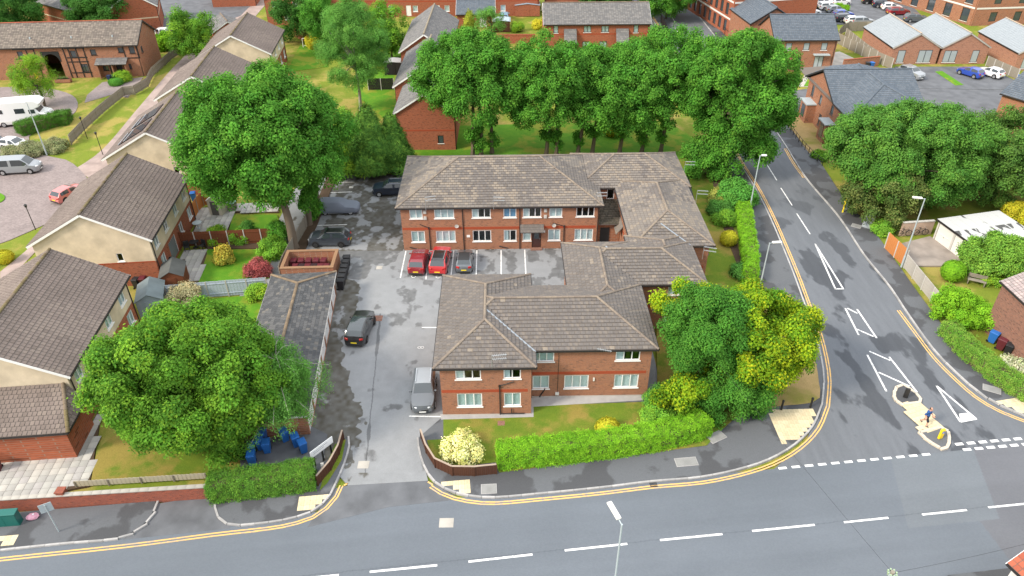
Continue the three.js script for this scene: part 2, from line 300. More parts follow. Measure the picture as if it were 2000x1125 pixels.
// the side road with its damp and patched tarmac
const sideL = smooth([[24.13,-42.6],[25.33,-45.59],[26.16,-48.85],[26.79,-52.41],[27.2,-56.32],[27.7,-60.63],[28.15,-65.4],[28.76,-73.02],[29.03,-79.94],[28.91,-86.66],[29.15,-98],[29.07,-116.99],[28.87,-139.41],[28.61,-161.37],[28.45,-177.06]], 1.5);
const sideR = smooth([[39.25,-41.2],[37.97,-42.45],[37.13,-43.93],[36.58,-46.09],[36.15,-48.73],[36.18,-54.2],[36.39,-58.56],[36.2,-64.29],[36.53,-72.32],[36.08,-82.16],[36.54,-91.76],[36.91,-102.6],[37.9,-119.26],[38.69,-140.79],[38.56,-161.08],[38.29,-176.75]], 1.5);
M.sideRoad = mat(1, 1, 1, 0.72, { map: colourMap(1024, 50, 140, (x, y) => {
  const n = fbm(x * 0.55 + 0.25 * y * 0.2, y * 0.28, 5, 0, 71), near = sstep(95, 60, y), band = fbm(x * 0.2, y * 0.1, 3, 0, 72);
  const damp = sstep(0.555, 0.635, n + 0.28 * (band - 0.5)) * near;
  const c = mix3([0.137, 0.147, 0.162], [0.075, 0.081, 0.091], damp);
  return mul(c, 0.9 + 0.2 * fbm(x * 3, y * 0.4, 3, 0, 73) + 0.1 * (hash(Math.floor(x * 20), Math.floor(y * 20), 4) - 0.5));
}, 2048, 12, 33) });
const sideRoad = struct('side_road', slab([...sideL, ...sideR.slice().reverse(), ...[[42.31,-38.61],[19.09,-32.33],[17.5,-35.2],[21.75,-38.82]]], -0.008), M.sideRoad);
M.tarmacFar = mat(0.16, 0.167, 0.18, 0.8, { map: mottle });
const closeRoad = struct('close_road', slab([[37.85,-104.59],[43.3,-112.44],[48.69,-114.17],[56.51,-113.54],[91.29,-111.41],[83.62,-99.74],[64.7,-98.24],[61.17,-106.17],[46.18,-106.9],[42.34,-104.5],[38.69,-98.74]], -0.004), M.tarmacFar);
struct('car_park_far', slab([[57.25,-150.77],[64.58,-173.54],[89.05,-182.64],[82.81,-150.07],[81.47,-144.05],[68.2,-145.09],[66.88,-149.41]], -0.02), M.tarmacFar);

// pavements
M.pavement = mat(1, 1, 1, 0.85, { map: colourMap(1024, 24, 24, (x, y) => {
  const n = fbm(x * 0.5, y * 0.5, 5, 12, 81), d = sstep(0.5, 0.6, n);
  return mul(mix3([0.12, 0.126, 0.135], [0.078, 0.08, 0.085], d), 0.88 + 0.24 * hash(Math.floor(x * 42), Math.floor(y * 42), 6));
}) });
const curveSE = smooth([[-7.05,-39.32],[-6.8,-37.99],[-6.16,-36.23],[-5.49,-35.19],[-4.36,-34.37],[-2.92,-33.91],[-1.51,-33.76],[2.01,-34.08],[6.3,-34.58],[9.57,-35.05],[13.24,-35.43],[16.32,-36.2],[18.46,-37.04],[20.67,-38.42],[22.62,-40.28],[24.13,-42.6]], 0.9);
const kerbSE = [...curveSE, ...sideL.slice(1)];
struct('corner_pavement', slab([...kerbSE, ...[[26.71,-177.11],[26.97,-139.45],[27.43,-117.02],[28.08,-98.02],[25.77,-84.92],[21.51,-82.83],[16.31,-59],[11.38,-43.21],[1.54,-42.85],[1.35,-41.43],[-5.51,-41.34]]], 0.1), M.pavement);
const kerbW = smooth([[-20.41,-33.9],[-19.98,-32.69],[-19.33,-31.93],[-18.49,-31.63],[-16.93,-31.74],[-15.13,-32.06],[-13.57,-32.71],[-12.76,-33.82],[-12.5,-35.03],[-12.2,-37.15],[-12.19,-38.75],[-12.38,-39.42]], 0.9);
struct('entrance_pavement', slab([...kerbW, ...[[-13.06,-39.17],[-13.43,-37.16],[-16.04,-35.76],[-20.83,-34.88]]], 0.1), M.pavement);
const kerbFarW = smooth([[-45.46,-28.15],[-39.02,-29.01],[-32.99,-29.82],[-29.12,-30.29],[-25.64,-30.69],[-24.84,-31.16],[-24.32,-32.06],[-24.34,-33.24]], 0.9);
struct('street_pavement', slab([...kerbFarW, ...[[-24.47,-33.58],[-34.56,-32.61],[-47.81,-31.09]]], 0.1), M.pavement);
struct('crossing_apron', slab([[-25.41,-30.53],[-24.53,-33.37],[-20.44,-34.21],[-18.67,-31.35]], 0.006), M.tarmacFar);
struct('entrance_apron', slab([[-13.62,-31.39],[-12.55,-34.58],[-11.54,-34.88],[-6,-35.24],[-5.39,-34.83],[-3.61,-33.61],[-8.43,-33]], 0.01), M.tarmacFar);
struct('opposite_pavement', slab([...sideR, ...[[40.6,-176.68],[40.6,-140.74],[40.39,-119.2],[40.28,-107.66],[40.77,-99.64],[39.3,-86.94],[38.79,-79.78],[38.59,-75.53],[39.08,-69.45],[38.81,-63.28],[38.57,-58.71],[38.45,-55.36],[38.38,-52.27],[38.31,-48.7],[39.09,-46.07],[40.69,-43.71],[45.67,-39.09],[43.96,-36.6]]], 0.1), M.pavement);
struct('south_pavement', slab([[26.65,-27.43],[30.36,-27.86],[38.61,-28.79],[34.62,-19.07],[21.28,-19.16]], 0.1), M.pavement);

// kerb stones
const kerbMats = [M.kerb, mat(0.36, 0.355, 0.35, 0.9, { map: grainMap }), mat(0.48, 0.47, 0.46, 0.9, { map: grainMap })];
const stone = rbx(0.895, 0.3, 0.14, 0, -0.17, 0, 0.012, 1);
function kerbRun(pts, most, seed, w = 0.07) {
  const k = structGroup('kerb'), L = lengthOf(pts), r = prng(seed), list = [];
  for (let s = 0.45; s < L; s += 0.905) { const p = along(pts, s); list.push({ geo: stone, k: Math.floor(r() * 3), m: new THREE.Matrix4().makeRotationY(p.turn).setPosition(p.x + Math.sin(p.turn) * w, 0, p.z + Math.cos(p.turn) * w) }); }
  pieces(k, 'kerb_stone', list, kerbMats, most);
}
kerbRun(kerbSE, 95, 1); kerbRun(kerbW, 60, 2, 0.07); kerbRun(kerbFarW, 40, 3); kerbRun(sideR.slice().reverse(), 0, 4); 

// painted lines
function marking(parent, name, geo, m = M.paint) { return obj(name, geo, m, parent); }
const off = (pts, k) => pts.map((p, i) => { const a = pts[Math.max(0, i - 1)], b = pts[Math.min(pts.length - 1, i + 1)], l = Math.hypot(b[0] - a[0], b[1] - a[1]); return [p[0] - (b[1] - a[1]) / l * k, p[1] + (b[0] - a[0]) / l * k]; });
const dbl = (pts) => { for (const k of [0.42, 0.62]) marking(mainRoad, 'yellow_line', ribbon(off(pts, k), 0.1, 0.016, -0.02), M.yellow); };
const seg = (a, b) => kerbSE.slice(a, b);
dbl(kerbSE.slice(5, 118)); dbl(kerbW.slice(5, -5)); 
const longYellow = smooth([[-45,-27.57],[-32.65,-29.22],[-24.61,-30.21],[-19.25,-31.03],[-16.81,-31.33]], 1.5);
for (const k of [0, 0.22]) marking(mainRoad, 'yellow_line', ribbon(longYellow, 0.1, 0.014, -0.02, k), M.yellow);
const yl = smooth([[35.65,-54.92],[35.68,-51.56],[35.76,-47.93],[36.2,-45.34],[36.75,-43.34],[37.66,-41.89],[39.26,-40.54]], 1), yl2 = smooth([[36.28,-90.94],[35.94,-86.24],[35.94,-82.3]], 1);
for (const p of [yl, yl2]) for (const k of [0, 0.22]) marking(sideRoad, 'yellow_line', ribbon(p, 0.1, 0.0, -0.03, k), M.yellow);
marking(mainRoad, 'yellow_line', ribbon([[26.55,-27.22],[30.24,-27.65],[35.05,-28.26]], 0.1, 0.016, -0.02), M.yellow);
marking(mainRoad, 'yellow_line', ribbon([[26.43,-26.97],[30.1,-27.4],[34.89,-28.01]], 0.1, 0.016, -0.02), M.yellow);
for (const [a, b] of [[[-14.93,-27.39],[-10.86,-27.82]], [[-8.99,-28.02],[-4.82,-28.46]], [[-2.87,-28.7],[1.17,-29.19]], [[3.24,-29.47],[7.29,-29.93]], [[9.44,-30.19],[13.57,-30.62]], [[15.57,-30.84],[19.8,-31.29]], [[21.79,-31.47],[24.87,-31.81]], [[27.22,-32.04],[30.37,-32.39]], [[31.92,-32.59],[35.22,-32.94]], [[37.82,-33.22],[41.2,-33.58]]]) marking(mainRoad, 'centre_dash', ribbon([a, b], 0.15, 0.006));
for (const [a, b] of [[[32.39,-86.3],[32.31,-81.67]], [[32.19,-79.62],[32.16,-75.26]], [[32.07,-73.32],[32.05,-68.79]], [[32.5,-95.78],[32.41,-90.85]], [[32.13,-147.82],[32.33,-142.61]], [[32.96,-157.99],[33.01,-152.56]], [[33.41,-165.46],[33.32,-161.23]]]) marking(sideRoad, 'centre_dash', ribbon([a, b], 0.12, -0.002));
for (const l of [[[31.91,-66.78],[31.01,-58.37]], [[31.91,-66.78],[31.78,-58.45]], [[30.95,-58.46],[31.83,-58.45]], [[30.8,-55.3],[30.49,-51.33]], [[31.82,-55.13],[31.88,-50.88]], [[30.99,-55.3],[31.62,-54.49]], [[30.66,-52.14],[31.7,-51.1]], [[30.16,-48.6],[29.88,-44.07]], [[31.91,-48.31],[32.27,-43.92]], [[30.53,-49.07],[31.8,-47.84]], [[30.2,-46.36],[31.98,-44.65]],
  [[34.18,-44.69],[34.07,-40.59]], [[34.18,-44.69],[35.44,-40.91]]]) marking(sideRoad, 'hatch_line', ribbon(l, 0.15, -0.002));
marking(sideRoad, 'give_way_bar', slab([[34.39,-41.47],[35.2,-41.58],[35.49,-40.85],[34.08,-40.54]], -0.0005, -0.02));
for (let i = 0; i < 12; i++) { const p = along([[18.82,-36.12],[30.58,-37.41]], 0.35 + i * 0.985); marking(sideRoad, 'give_way_dash', bx(0.6, 0.02, 0.2, 0, -0.012, 0).rotateY(p.turn).translate(p.x, 0.002, p.z)); }
for (let i = 0; i < 14; i++) for (const [l, s] of [[[[32.54,-38.3],[37.91,-38.86]], 0], [[[32.64,-37.74],[37.97,-38.29]], 0.2]]) { const p = along(l, 0.3 + s + i * 0.92); marking(mainRoad, 'give_way_dash', bx(0.6, 0.02, 0.24, 0, -0.012, 0).rotateY(p.turn).translate(p.x, 0.002, p.z)); }
for (const [x, z, w, d] of [[-4.46,-31.67, 0.95, 0.75]]) marking(mainRoad, 'access_cover', bx(w, 0.02, d, x, -0.012, z), M.concrete);
for (const l of [[[-11.83,-34.89],[-11.57,-35.07]], [[-5.99,-35.15],[-5.64,-34.87]]]) marking(mainRoad, 'yellow_line', ribbon(l, 0.12, 0.02, -0.02), M.yellow);


// the flats' car park
const parkAt = [[-18.22,-65.06],[-14.9,-59.41],[-14.58,-55.23],[-14.97,-52.18],[-14.5,-48.64],[-13.13,-44.78],[-11.6,-40.75],[-11.53,-36.9],[-13.38,-36.92],[-15.84,-41.34]], parkN = [[-20.7,-63.15],[-22.86,-84.3],[-12.79,-85.59],[-11.3,-66.99],[-12.4,-63.03],[-15.12,-60.75],[-17.65,-60.79]], court = [[-5.33,-66.29],[5.66,-66.33],[5.69,-59.14],[-3.47,-59.26]];
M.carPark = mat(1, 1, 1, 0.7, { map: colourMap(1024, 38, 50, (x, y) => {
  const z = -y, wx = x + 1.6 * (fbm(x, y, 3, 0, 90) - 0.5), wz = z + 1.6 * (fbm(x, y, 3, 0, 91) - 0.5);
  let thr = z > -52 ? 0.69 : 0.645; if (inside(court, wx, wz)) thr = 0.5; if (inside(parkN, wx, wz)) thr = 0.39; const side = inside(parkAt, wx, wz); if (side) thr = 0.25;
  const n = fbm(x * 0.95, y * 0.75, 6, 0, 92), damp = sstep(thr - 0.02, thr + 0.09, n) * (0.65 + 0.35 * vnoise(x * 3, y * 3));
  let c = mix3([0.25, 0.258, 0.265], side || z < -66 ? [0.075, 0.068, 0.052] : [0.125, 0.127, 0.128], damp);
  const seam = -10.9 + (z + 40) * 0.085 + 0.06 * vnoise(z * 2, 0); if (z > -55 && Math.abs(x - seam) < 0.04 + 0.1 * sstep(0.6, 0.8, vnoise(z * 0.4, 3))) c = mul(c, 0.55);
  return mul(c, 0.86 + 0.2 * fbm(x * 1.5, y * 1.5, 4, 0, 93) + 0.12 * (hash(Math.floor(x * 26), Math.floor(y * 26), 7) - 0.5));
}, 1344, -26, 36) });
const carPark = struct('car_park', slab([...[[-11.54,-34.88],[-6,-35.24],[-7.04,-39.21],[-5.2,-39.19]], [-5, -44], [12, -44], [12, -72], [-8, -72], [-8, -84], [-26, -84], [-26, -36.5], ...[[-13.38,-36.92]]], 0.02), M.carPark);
for (const l of [[[-11.02,-65.96],[-11,-60.88]], [[-8.69,-64.92],[-8.45,-60.57]], [[-6.03,-65.89],[-6.03,-61.27]], [[-3.63,-65.96],[-3.54,-61.23]], [[-1.11,-65.92],[-1.06,-61.29]], [[1.35,-65.99],[1.38,-61.35]], [[-8.11,-52.84],[-6.46,-52.82]], [[-8.05,-47.24],[-6.46,-47.23]], [[-8.03,-41.64],[-5.53,-41.56]], [[-22.38,-81.88],[-19.14,-81.97]], [[-22.51,-79.19],[-18.95,-79.39]], [[-22.11,-73.92],[-18.52,-74.23]], [[-21.96,-71.37],[-18.16,-71.54]], [[-18.41,-66.06],[-21.85,-65.91]]]) marking(carPark, 'bay_line', ribbon(l, 0.11, 0.026));
for (const [x, z, w, d, m] of [[-12.22,-54.26, 0.75, 0.85, M.brickOld], [-10.77,-36.75, 0.8, 0.7, M.concrete], [-13.34,-62.76, 0.6, 0.6, M.concrete], [-19.28,-80.6, 0.5, 0.5, M.concretePale]]) marking(carPark, 'access_cover', bx(w, 0.03, d, x, 0, z), m);
{ // bay numbers
  const glyph = (x, z, r) => merge([new THREE.TorusGeometry(0.13, 0.03, 4, 14).rotateX(PI / 2).scale(1, 0.1, 1).translate(x, 0.026, z - 0.13), new THREE.TorusGeometry(0.13, 0.03, 4, 14).rotateX(PI / 2).scale(1, 0.1, 1).translate(x, 0.026, z + 0.13)]);
  const p8 = [-7.93,-50.01]; marking(carPark, 'bay_number', glyph(p8[0], p8[1]).translate(-p8[0], 0, -p8[1]).rotateY(PI / 2).translate(p8[0], 0, p8[1]));
  for (const p of [[-9.71,-61.13], [-7.27,-61.01]]) marking(carPark, 'bay_number', new THREE.TorusGeometry(0.2, 0.05, 4, 14, PI * 1.2).rotateX(PI / 2).scale(1, 0.1, 1).translate(p[0], 0.026, p[1]));
}
// lawns, verges and beds
struct('lawn_front', slab([[-5.34,-41.12],[1.5,-41.43],[1.61,-42.56],[11.63,-42.97],[14.01,-46.99],[20.51,-44.41],[15.24,-39.4],[14.23,-38.28],[-1.01,-35.85],[-1.27,-36.8],[-3.76,-36.49],[-5.32,-36.7],[-5.98,-37.58],[-6.41,-39],[-5.19,-39.09]], 0.14), M.lawn);
struct('lawn_side', slab([[23.5,-89.56],[26.83,-89.5],[25.68,-78.02],[24.19,-66.48],[23.45,-58.91],[19.73,-51.03],[13.82,-42.83],[11.37,-42.86],[13.85,-59.03],[20.26,-64.52],[21.68,-82.12]], 0.134), M.lawn);
struct('verge', slab(smooth([[23.72,-55.55],[25.3,-57.17],[26.23,-57.5],[26.28,-55.68],[25.91,-51.68],[25.5,-48.18],[24.85,-45.28],[24.02,-43.01],[20.72,-42.35],[17.37,-41.77],[17.72,-48.27]], 1), 0.13), M.verge);
struct('path_by_wall', slab([[-5.5,-41.12],[1.58,-41.32],[1.61,-42.44],[11.67,-43.2],[11.79,-43.91],[1.76,-43.49],[-5.62,-41.67]], 0.155), M.kerb);
struct('shrub_bed', slab([[24.64,-82.78],[25.11,-82.07],[24.47,-73.09],[23.4,-64.47],[23.45,-58.91],[22.47,-58.92],[22.83,-67.54],[23.48,-75.52]], 0.18), M.soil);
struct('entrance_bed', slab([[-13.38,-36.92],[-13.16,-38.66],[-12.45,-39.16],[-12.39,-37.15],[-13,-35.04],[-13.4,-34.36]], 0.14), M.lawn);
struct('bin_hardstanding', slab([[-19.89,-37.72],[-15.72,-40.79],[-13.93,-39.7],[-13.75,-36.92],[-16.1,-35.99],[-19.25,-35.56]], 0.1), M.tarmacFar);
struct('lawn_corner', slab([[-29.63,-35.19],[-30.62,-38.33],[-27.84,-44.95],[-20.5,-39.77],[-19.25,-35.56],[-21.6,-35.58]], 0.1), M.lawn);
struct('ground_cover_bed', slab([...[[-22.62,-59.52],[-22.56,-71.49],[-22.71,-83.58],[-21.58,-84.27],[-21.42,-71.47],[-21.57,-66.11],[-23.4,-66.14]]], 0.12), M.soil);
struct('lawn_garden', slab([[-30.71,-60.33],[-32.06,-66.46],[-26.78,-66.39],[-24.85,-65.15],[-23.98,-60.87]], 0.05), M.lawnLush);
struct('lawn_garden', slab([[-30.84,-70.49],[-31.5,-73.95],[-26.56,-73.87],[-24.89,-70.63]], 0.05), M.lawnLush);
struct('lawn_garden', slab([[-29.14,-57.46],[-23.52,-58.23],[-22.61,-52.27],[-32.3,-53.13]], 0.05), M.lawnLush);
struct('garden_soil', slab([[-36.15,-70.02],[-25.39,-70.41],[-24.58,-65.15],[-26.87,-66.7],[-32,-66.77]], 0.02), M.soil);
struct('lawn_north', slab([[-16.56,-87.15],[-18.21,-98.91],[-6.71,-99.62],[22.15,-100.95],[26.53,-91.12],[21.87,-88.01],[-13.58,-86.8]], -0.02), M.lawnLush);
struct('lawn_north', slab([[-24.67,-113.44],[-28.15,-139.25],[-19.4,-137.44],[-15.11,-97.03]], -0.03), M.lawnLush);
struct('lawn_north', slab([[-37.6,-123.53],[-39.04,-141.14],[-34.88,-144.36],[-31.21,-126.06]], -0.03), M.lawnLush);
struct('lawn_far', slab([[46.44,-114.69],[48.69,-119.01],[51.34,-118.95],[49.81,-114.62]], 0.02), M.lawnLush);
struct('gravel_garden', slab([[38.9,-98.74],[43.09,-104.48],[43.66,-99.58],[42.74,-89.21],[40.65,-86.16],[38.77,-89.29]], 0.12), M.verge);

// block paving of the cul-de-sac and footpath
M.blockPave = mat(1, 1, 1, 0.85, { map: colourMap(1024, 10, 10, (x, y) => {
  const r = Math.floor(y / 0.1), c = Math.floor((x + (r % 2) * 0.1) / 0.2), k = 0.82 + 0.3 * hash(((c % 50) + 50) % 50, r, 8) + 0.25 * (fbm(x, y, 4, 10, 9) - 0.5);
  return [0.25 * k, 0.208 * k, 0.198 * k];
}) });
M.footpath = mat(0.42, 0.33, 0.295, 0.85, { map: mottle });
struct('cul_de_sac', slab(smooth([[-98.92,-111.64],[-82.12,-117.02],[-74.38,-116.37],[-68.76,-113.24],[-65.67,-108.78],[-64.59,-104.63],[-65.39,-101.71],[-67.12,-98.02],[-62.1,-91.09],[-57.75,-89.11],[-54.08,-85.56],[-51.11,-81.26],[-50.47,-75.45],[-52.72,-70.82],[-54.58,-68.14],[-65.05,-60.08]], 2), -0.03), M.blockPave);
struct('forecourt', slab([[-66.33,-113.19],[-66.59,-119.1],[-60.86,-121.48],[-59.38,-111.92],[-62.69,-113.11],[-65.16,-109.84]], -0.04), M.blockPave);
struct('footpath', slab(smooth([[-55.41,-86.32],[-54.6,-90.96],[-55.99,-107.52],[-57.56,-123.99],[-58.45,-138.42],[-59.76,-148.49],[-60.6,-163.94],[-60.74,-177.41],[-55.45,-177.25],[-52.85,-159.62],[-52.55,-138.27],[-53.27,-126.57],[-52.17,-111.76],[-50.53,-95.93],[-50.51,-89.29],[-50.83,-86.24],[-51.77,-83.35]], 2), -0.05), M.footpath);
struct('footpath', slab(smooth([[-51.48,-62.62],[-51,-67.56],[-51.3,-70.24],[-50.47,-73.06],[-49.91,-65.5],[-49.93,-59.88]], 2), -0.05), M.footpath);
struct('lawn_cul_de_sac', slab([[-54.4,-67.82],[-52.43,-70.26],[-50.46,-71.91],[-51,-67.56],[-49.39,-63.54],[-50.69,-61.23]], -0.06), M.meadow);
struct('turning_island', slab(smooth([[-64.03,-80.53],[-61.55,-79.95],[-59.95,-78.75],[-59.71,-77.46],[-61.88,-76.86]], 0.6), 0.06), M.lawnLush);
struct('service_yard', slab([[-74.46,-148.88],[-80.69,-173.32],[-56.78,-182.21],[-56.07,-159.71],[-59.76,-148.49],[-64.17,-146.85]], -0.03), M.tarmacFar);
// patios
const slabMats = tints([[0.5, 0.49, 0.45], [0.44, 0.43, 0.4], [0.56, 0.54, 0.49], [0.47, 0.45, 0.43]], 0.9, mottle);
function patio(name, poly, size, top, turn, most = 300) {
  const g = struct(name, slab(poly, top - 0.02), M.soil), c = Math.cos(turn), s = Math.sin(turn), r = prng(poly.length * 7 + 1), geo = rbx(size - 0.02, 0.05, size - 0.02, 0, -0.05, 0, 0.006, 1), list = [];
  const us = poly.map(([x, z]) => [x * c - z * s, x * s + z * c]), lo = [0, 1].map((k) => Math.min(...us.map((p) => p[k]))), hi = [0, 1].map((k) => Math.max(...us.map((p) => p[k])));
  for (let u = lo[0]; u < hi[0]; u += size) for (let v = lo[1]; v < hi[1]; v += size) { const cu = u + size / 2, cv = v + size / 2, x = cu * c + cv * s, z = -cu * s + cv * c; if (inside(poly, x, z)) list.push({ geo, k: Math.floor(r() * 4), m: new THREE.Matrix4().makeRotationY(turn).setPosition(x, top + 0.004 * r(), z) }); }
  pieces(g, 'paving_slab', list, slabMats, most); return g;
}
patio('patio', [[-37.15,-33.49],[-39.07,-36.69],[-37.26,-37.4],[-32.14,-38.34],[-32.44,-43.21],[-31.09,-39.35],[-29.63,-34.97],[-33.24,-34.02]], 0.6, 0.1, 0.09);
patio('patio', [[-32.78,-60.09],[-34.26,-66.29],[-32.17,-66.46],[-31.66,-65.75],[-30.77,-60.51]], 0.6, 0.08, 0.09, 60);
patio('patio', [[-34.56,-69.45],[-35.7,-75.22],[-32.25,-76.4],[-27.35,-76.95],[-26.42,-74.47],[-31.69,-74.55],[-30.94,-70.27]], 0.6, 0.08, 0.09, 0);
const buffMats = tints([[0.7, 0.6, 0.39], [0.65, 0.55, 0.36], [0.74, 0.64, 0.43], [0.68, 0.57, 0.37]], 0.9, grainMap);
function tactile(poly, turn, size = 0.4) {
  const g = structGroup('tactile_paving'), c = Math.cos(turn), s = Math.sin(turn), r = prng(5), geo = rbx(size - 0.008, 0.05, size - 0.008, 0, 0, 0, 0.006, 1), list = [];
  const us = poly.map(([x, z]) => [x * c - z * s, x * s + z * c]), lo = [0, 1].map((k) => Math.min(...us.map((p) => p[k]))), hi = [0, 1].map((k) => Math.max(...us.map((p) => p[k])));
  for (let u = lo[0]; u < hi[0] - 0.1; u += size) for (let v = lo[1]; v < hi[1] - 0.1; v += size) { const cu = u + size / 2, cv = v + size / 2, x = cu * c + cv * s, z = -cu * s + cv * c; if (inside(poly, x, z)) list.push({ geo, k: Math.floor(r() * 4), m: new THREE.Matrix4().makeRotationY(turn).setPosition(x, 0.062, z) }); }
  pieces(g, 'paving_slab', list, buffMats, 300);
}
tactile([[19.7,-41.74],[23.57,-42.04],[22.29,-39.86],[21.21,-38.92],[19.84,-38.53]], 0.02);
tactile([[-5.04,-34.96],[-2.98,-35.26],[-2.86,-34.08],[-3.89,-34.18]], 0.1);
tactile([[-14.7,-33.84],[-12.76,-34],[-13.42,-32.84],[-14.52,-32.64]], 0.1);
tactile([[37.82,-42.63],[40.42,-43.24],[42.69,-42.98],[41,-40.2],[39.25,-41.2]], 0.2);
tactile([[-33.52,-30.76],[-32.33,-30.91],[-32.17,-30.13],[-33.08,-29.98]], 0.1);

// ---------------------------------------------------------------- the flats
/** Stretches of a line that hidden() leaves in view. */
function runs(a, b, hidden, step = 0.15) {
  const n = Math.max(1, Math.round(a.distanceTo(b) / step)), out = []; let s = null;
  for (let i = 0; i <= n; i++) { const p = a.clone().lerp(b, (i + 0.5) / (n + 1)), h = hidden(p); if (!h && s === null) s = i; if ((h || i === n) && s !== null) { const e = h ? i : n; if (e - s > 1) out.push([a.clone().lerp(b, s / n), a.clone().lerp(b, e / n)]); s = null; } }
  return out;
}
function yagi(parent, p, h, turn, kind = 0) {
  const l = [rod(V(0, 0, 0), V(0, h, 0), 0.025)], c = Math.cos(turn), s = Math.sin(turn), at = (t, u, y) => V(c * t - s * u, y, -s * t - c * u);
  for (let k = 0; k < (kind ? 2 : 1); k++) { const y = h - k * 0.35; l.push(rod(at(0, 0, y), at(1.1, 0, y - 0.08), 0.022)); for (let i = 0; i < 8; i++) l.push(rod(at(0.1 + i * 0.13, -0.16, y - 0.01 * i), at(0.1 + i * 0.13, 0.16, y - 0.01 * i), 0.012, 0.012, 4)); }
  const o = obj('aerial', l, M.steel, parent); o.position.copy(p); return o;
}
const flats = thing('apartment_building', 'orange brick two storey flats of many hipped wings round a car park', 'apartment building', 2, -56, 0.0105);
{
  const L = ([x, z]) => [x - 2, z + 56], E = 5.1, S = 0.43;
  const R = [[-6, 1.6, -53.7, -41.35], [-5.85, 10.9, -51.9, -43.25], [4.6, 10.85, -58.9, -46.8], [4.75, 16.6, -58.8, -51.8], [10.6, 16.55, -60, -52.5], [11, 18.7, -71.5, -58], [7, 19, -78.5, -69.8], [-11.55, 9.4, -78.3, -65.9]].map(([a, b, c, d]) => [a - 2, b - 2, c + 56, d + 56]);
  const roofs = R.map((r) => hip(...r, E, S)), high = (r, x, z) => { const k = Math.min(x - r[0], r[1] - x, z - r[2], r[3] - z); return k > 0 ? E + S * k : -1; };
  const hiddenIn = (own, slack) => (p) => R.some((r, j) => j !== own && high(r, p.x, p.z) > p.y + (slack ?? (p.y < E + 0.05 ? 0.02 : 0.055)));
  const spots = colourMap(512, 2.6, 2.6, (x, y) => { const l = sstep(0.5, 0.7, fbm(x * 5, y * 5, 4, 13, 44)), w = sstep(0.8, 0.84, vnoise(x * 10, y * 10, 26, 45)), k = 0.72 + 0.2 * fbm(x * 20, y * 20, 2, 52, 46); return mix3(mix3([k, k, k], [1, 0.93, 0.82], l * 0.75), [1.6, 1.6, 1.5], w * 0.35); });
  const own = (c, i) => { const t = spots.clone(); t.offset.set(i * 0.37, i * 0.59); t.needsUpdate = true; return mat(...c, 0.85, { map: t }); };
  const tileMats = [[0.166, 0.15, 0.139], [0.176, 0.159, 0.148], [0.187, 0.169, 0.157], [0.222, 0.198, 0.176], [0.252, 0.221, 0.19], [0.156, 0.14, 0.13]].map(own);
  const capMats = tints([[0.25, 0.205, 0.165], [0.28, 0.23, 0.18], [0.22, 0.18, 0.148]]);
  roofs.forEach((rf, i) => {
    const old = i >= 5 ? 0.8 : i >= 2 ? 0.12 : 0.03;
    tiledRoof(flats, [rf], { w: 0.42, step: 0.33, gap: 0.03, th: 0.055, slot: 0.034, mats: tileMats, capMats, seed: 11 + i, most: i === 0 ? 170 : i === 1 ? 130 : 0, capMost: i === 0 ? 60 : i < 4 ? 45 : i < 6 ? 30 : 0, hidden: hiddenIn(i), capHidden: hiddenIn(i, 0.015),
      capR: 0.11, pick: (p, r) => { const n = fbm(p.x * 0.45 + 40, p.z * 0.45 + 90, 4, 0, 33), q = r(); if (q < old * sstep(0.3, 0.6, n) * 1.25) return r() < 0.55 ? 3 : 4; return q > 0.93 ? 5 : Math.floor(r() * 3); } });
    for (const [a, b] of rf.eaves) for (const [p, q] of runs(a, b, hiddenIn(i))) {
      const y = -0.1, g = obj('gutter', [bar(p.clone().setY(E + y), q.clone().setY(E + y), 0.12, 0.11)], M.gutter, flats); g.position.y = 0;
    }
  });
  // valley leads
  const valley = (a, b) => obj('valley_lead', bar(a, b, 0.14, 0.03), mat(0.27, 0.3, 0.33, 0.6), flats);
  valley(V(-4.1, 6.72, 9.6), V(-0.4, 5.14, 12.9)); valley(V(6.3, 6.5, 0.1), V(9, 5.14, 4.1)); valley(V(11.9, 6.4, -4), V(14.5, 5.14, -2));
  const W = [[-5.55, -41.7], [1.25, -41.7], [1.25, -43.6], [10.5, -43.6], [10.5, -52.2], [16.2, -52.2], [16.2, -58.4], [18.3, -58.4], [18.3, -70.2], [18.6, -70.2], [18.6, -78.1], [-11.1, -78.1], [-11.1, -66.2], [9, -66.2], [9, -70.2], [11.4, -70.2], [11.4, -58.4], [5, -58.4], [5, -51.5], [1.25, -51.5], [1.25, -53.3], [-5.55, -53.3]].map(L);
  const up = 3.75, lo = 0.98, c = M.curtain, d = false, b = M.blind;
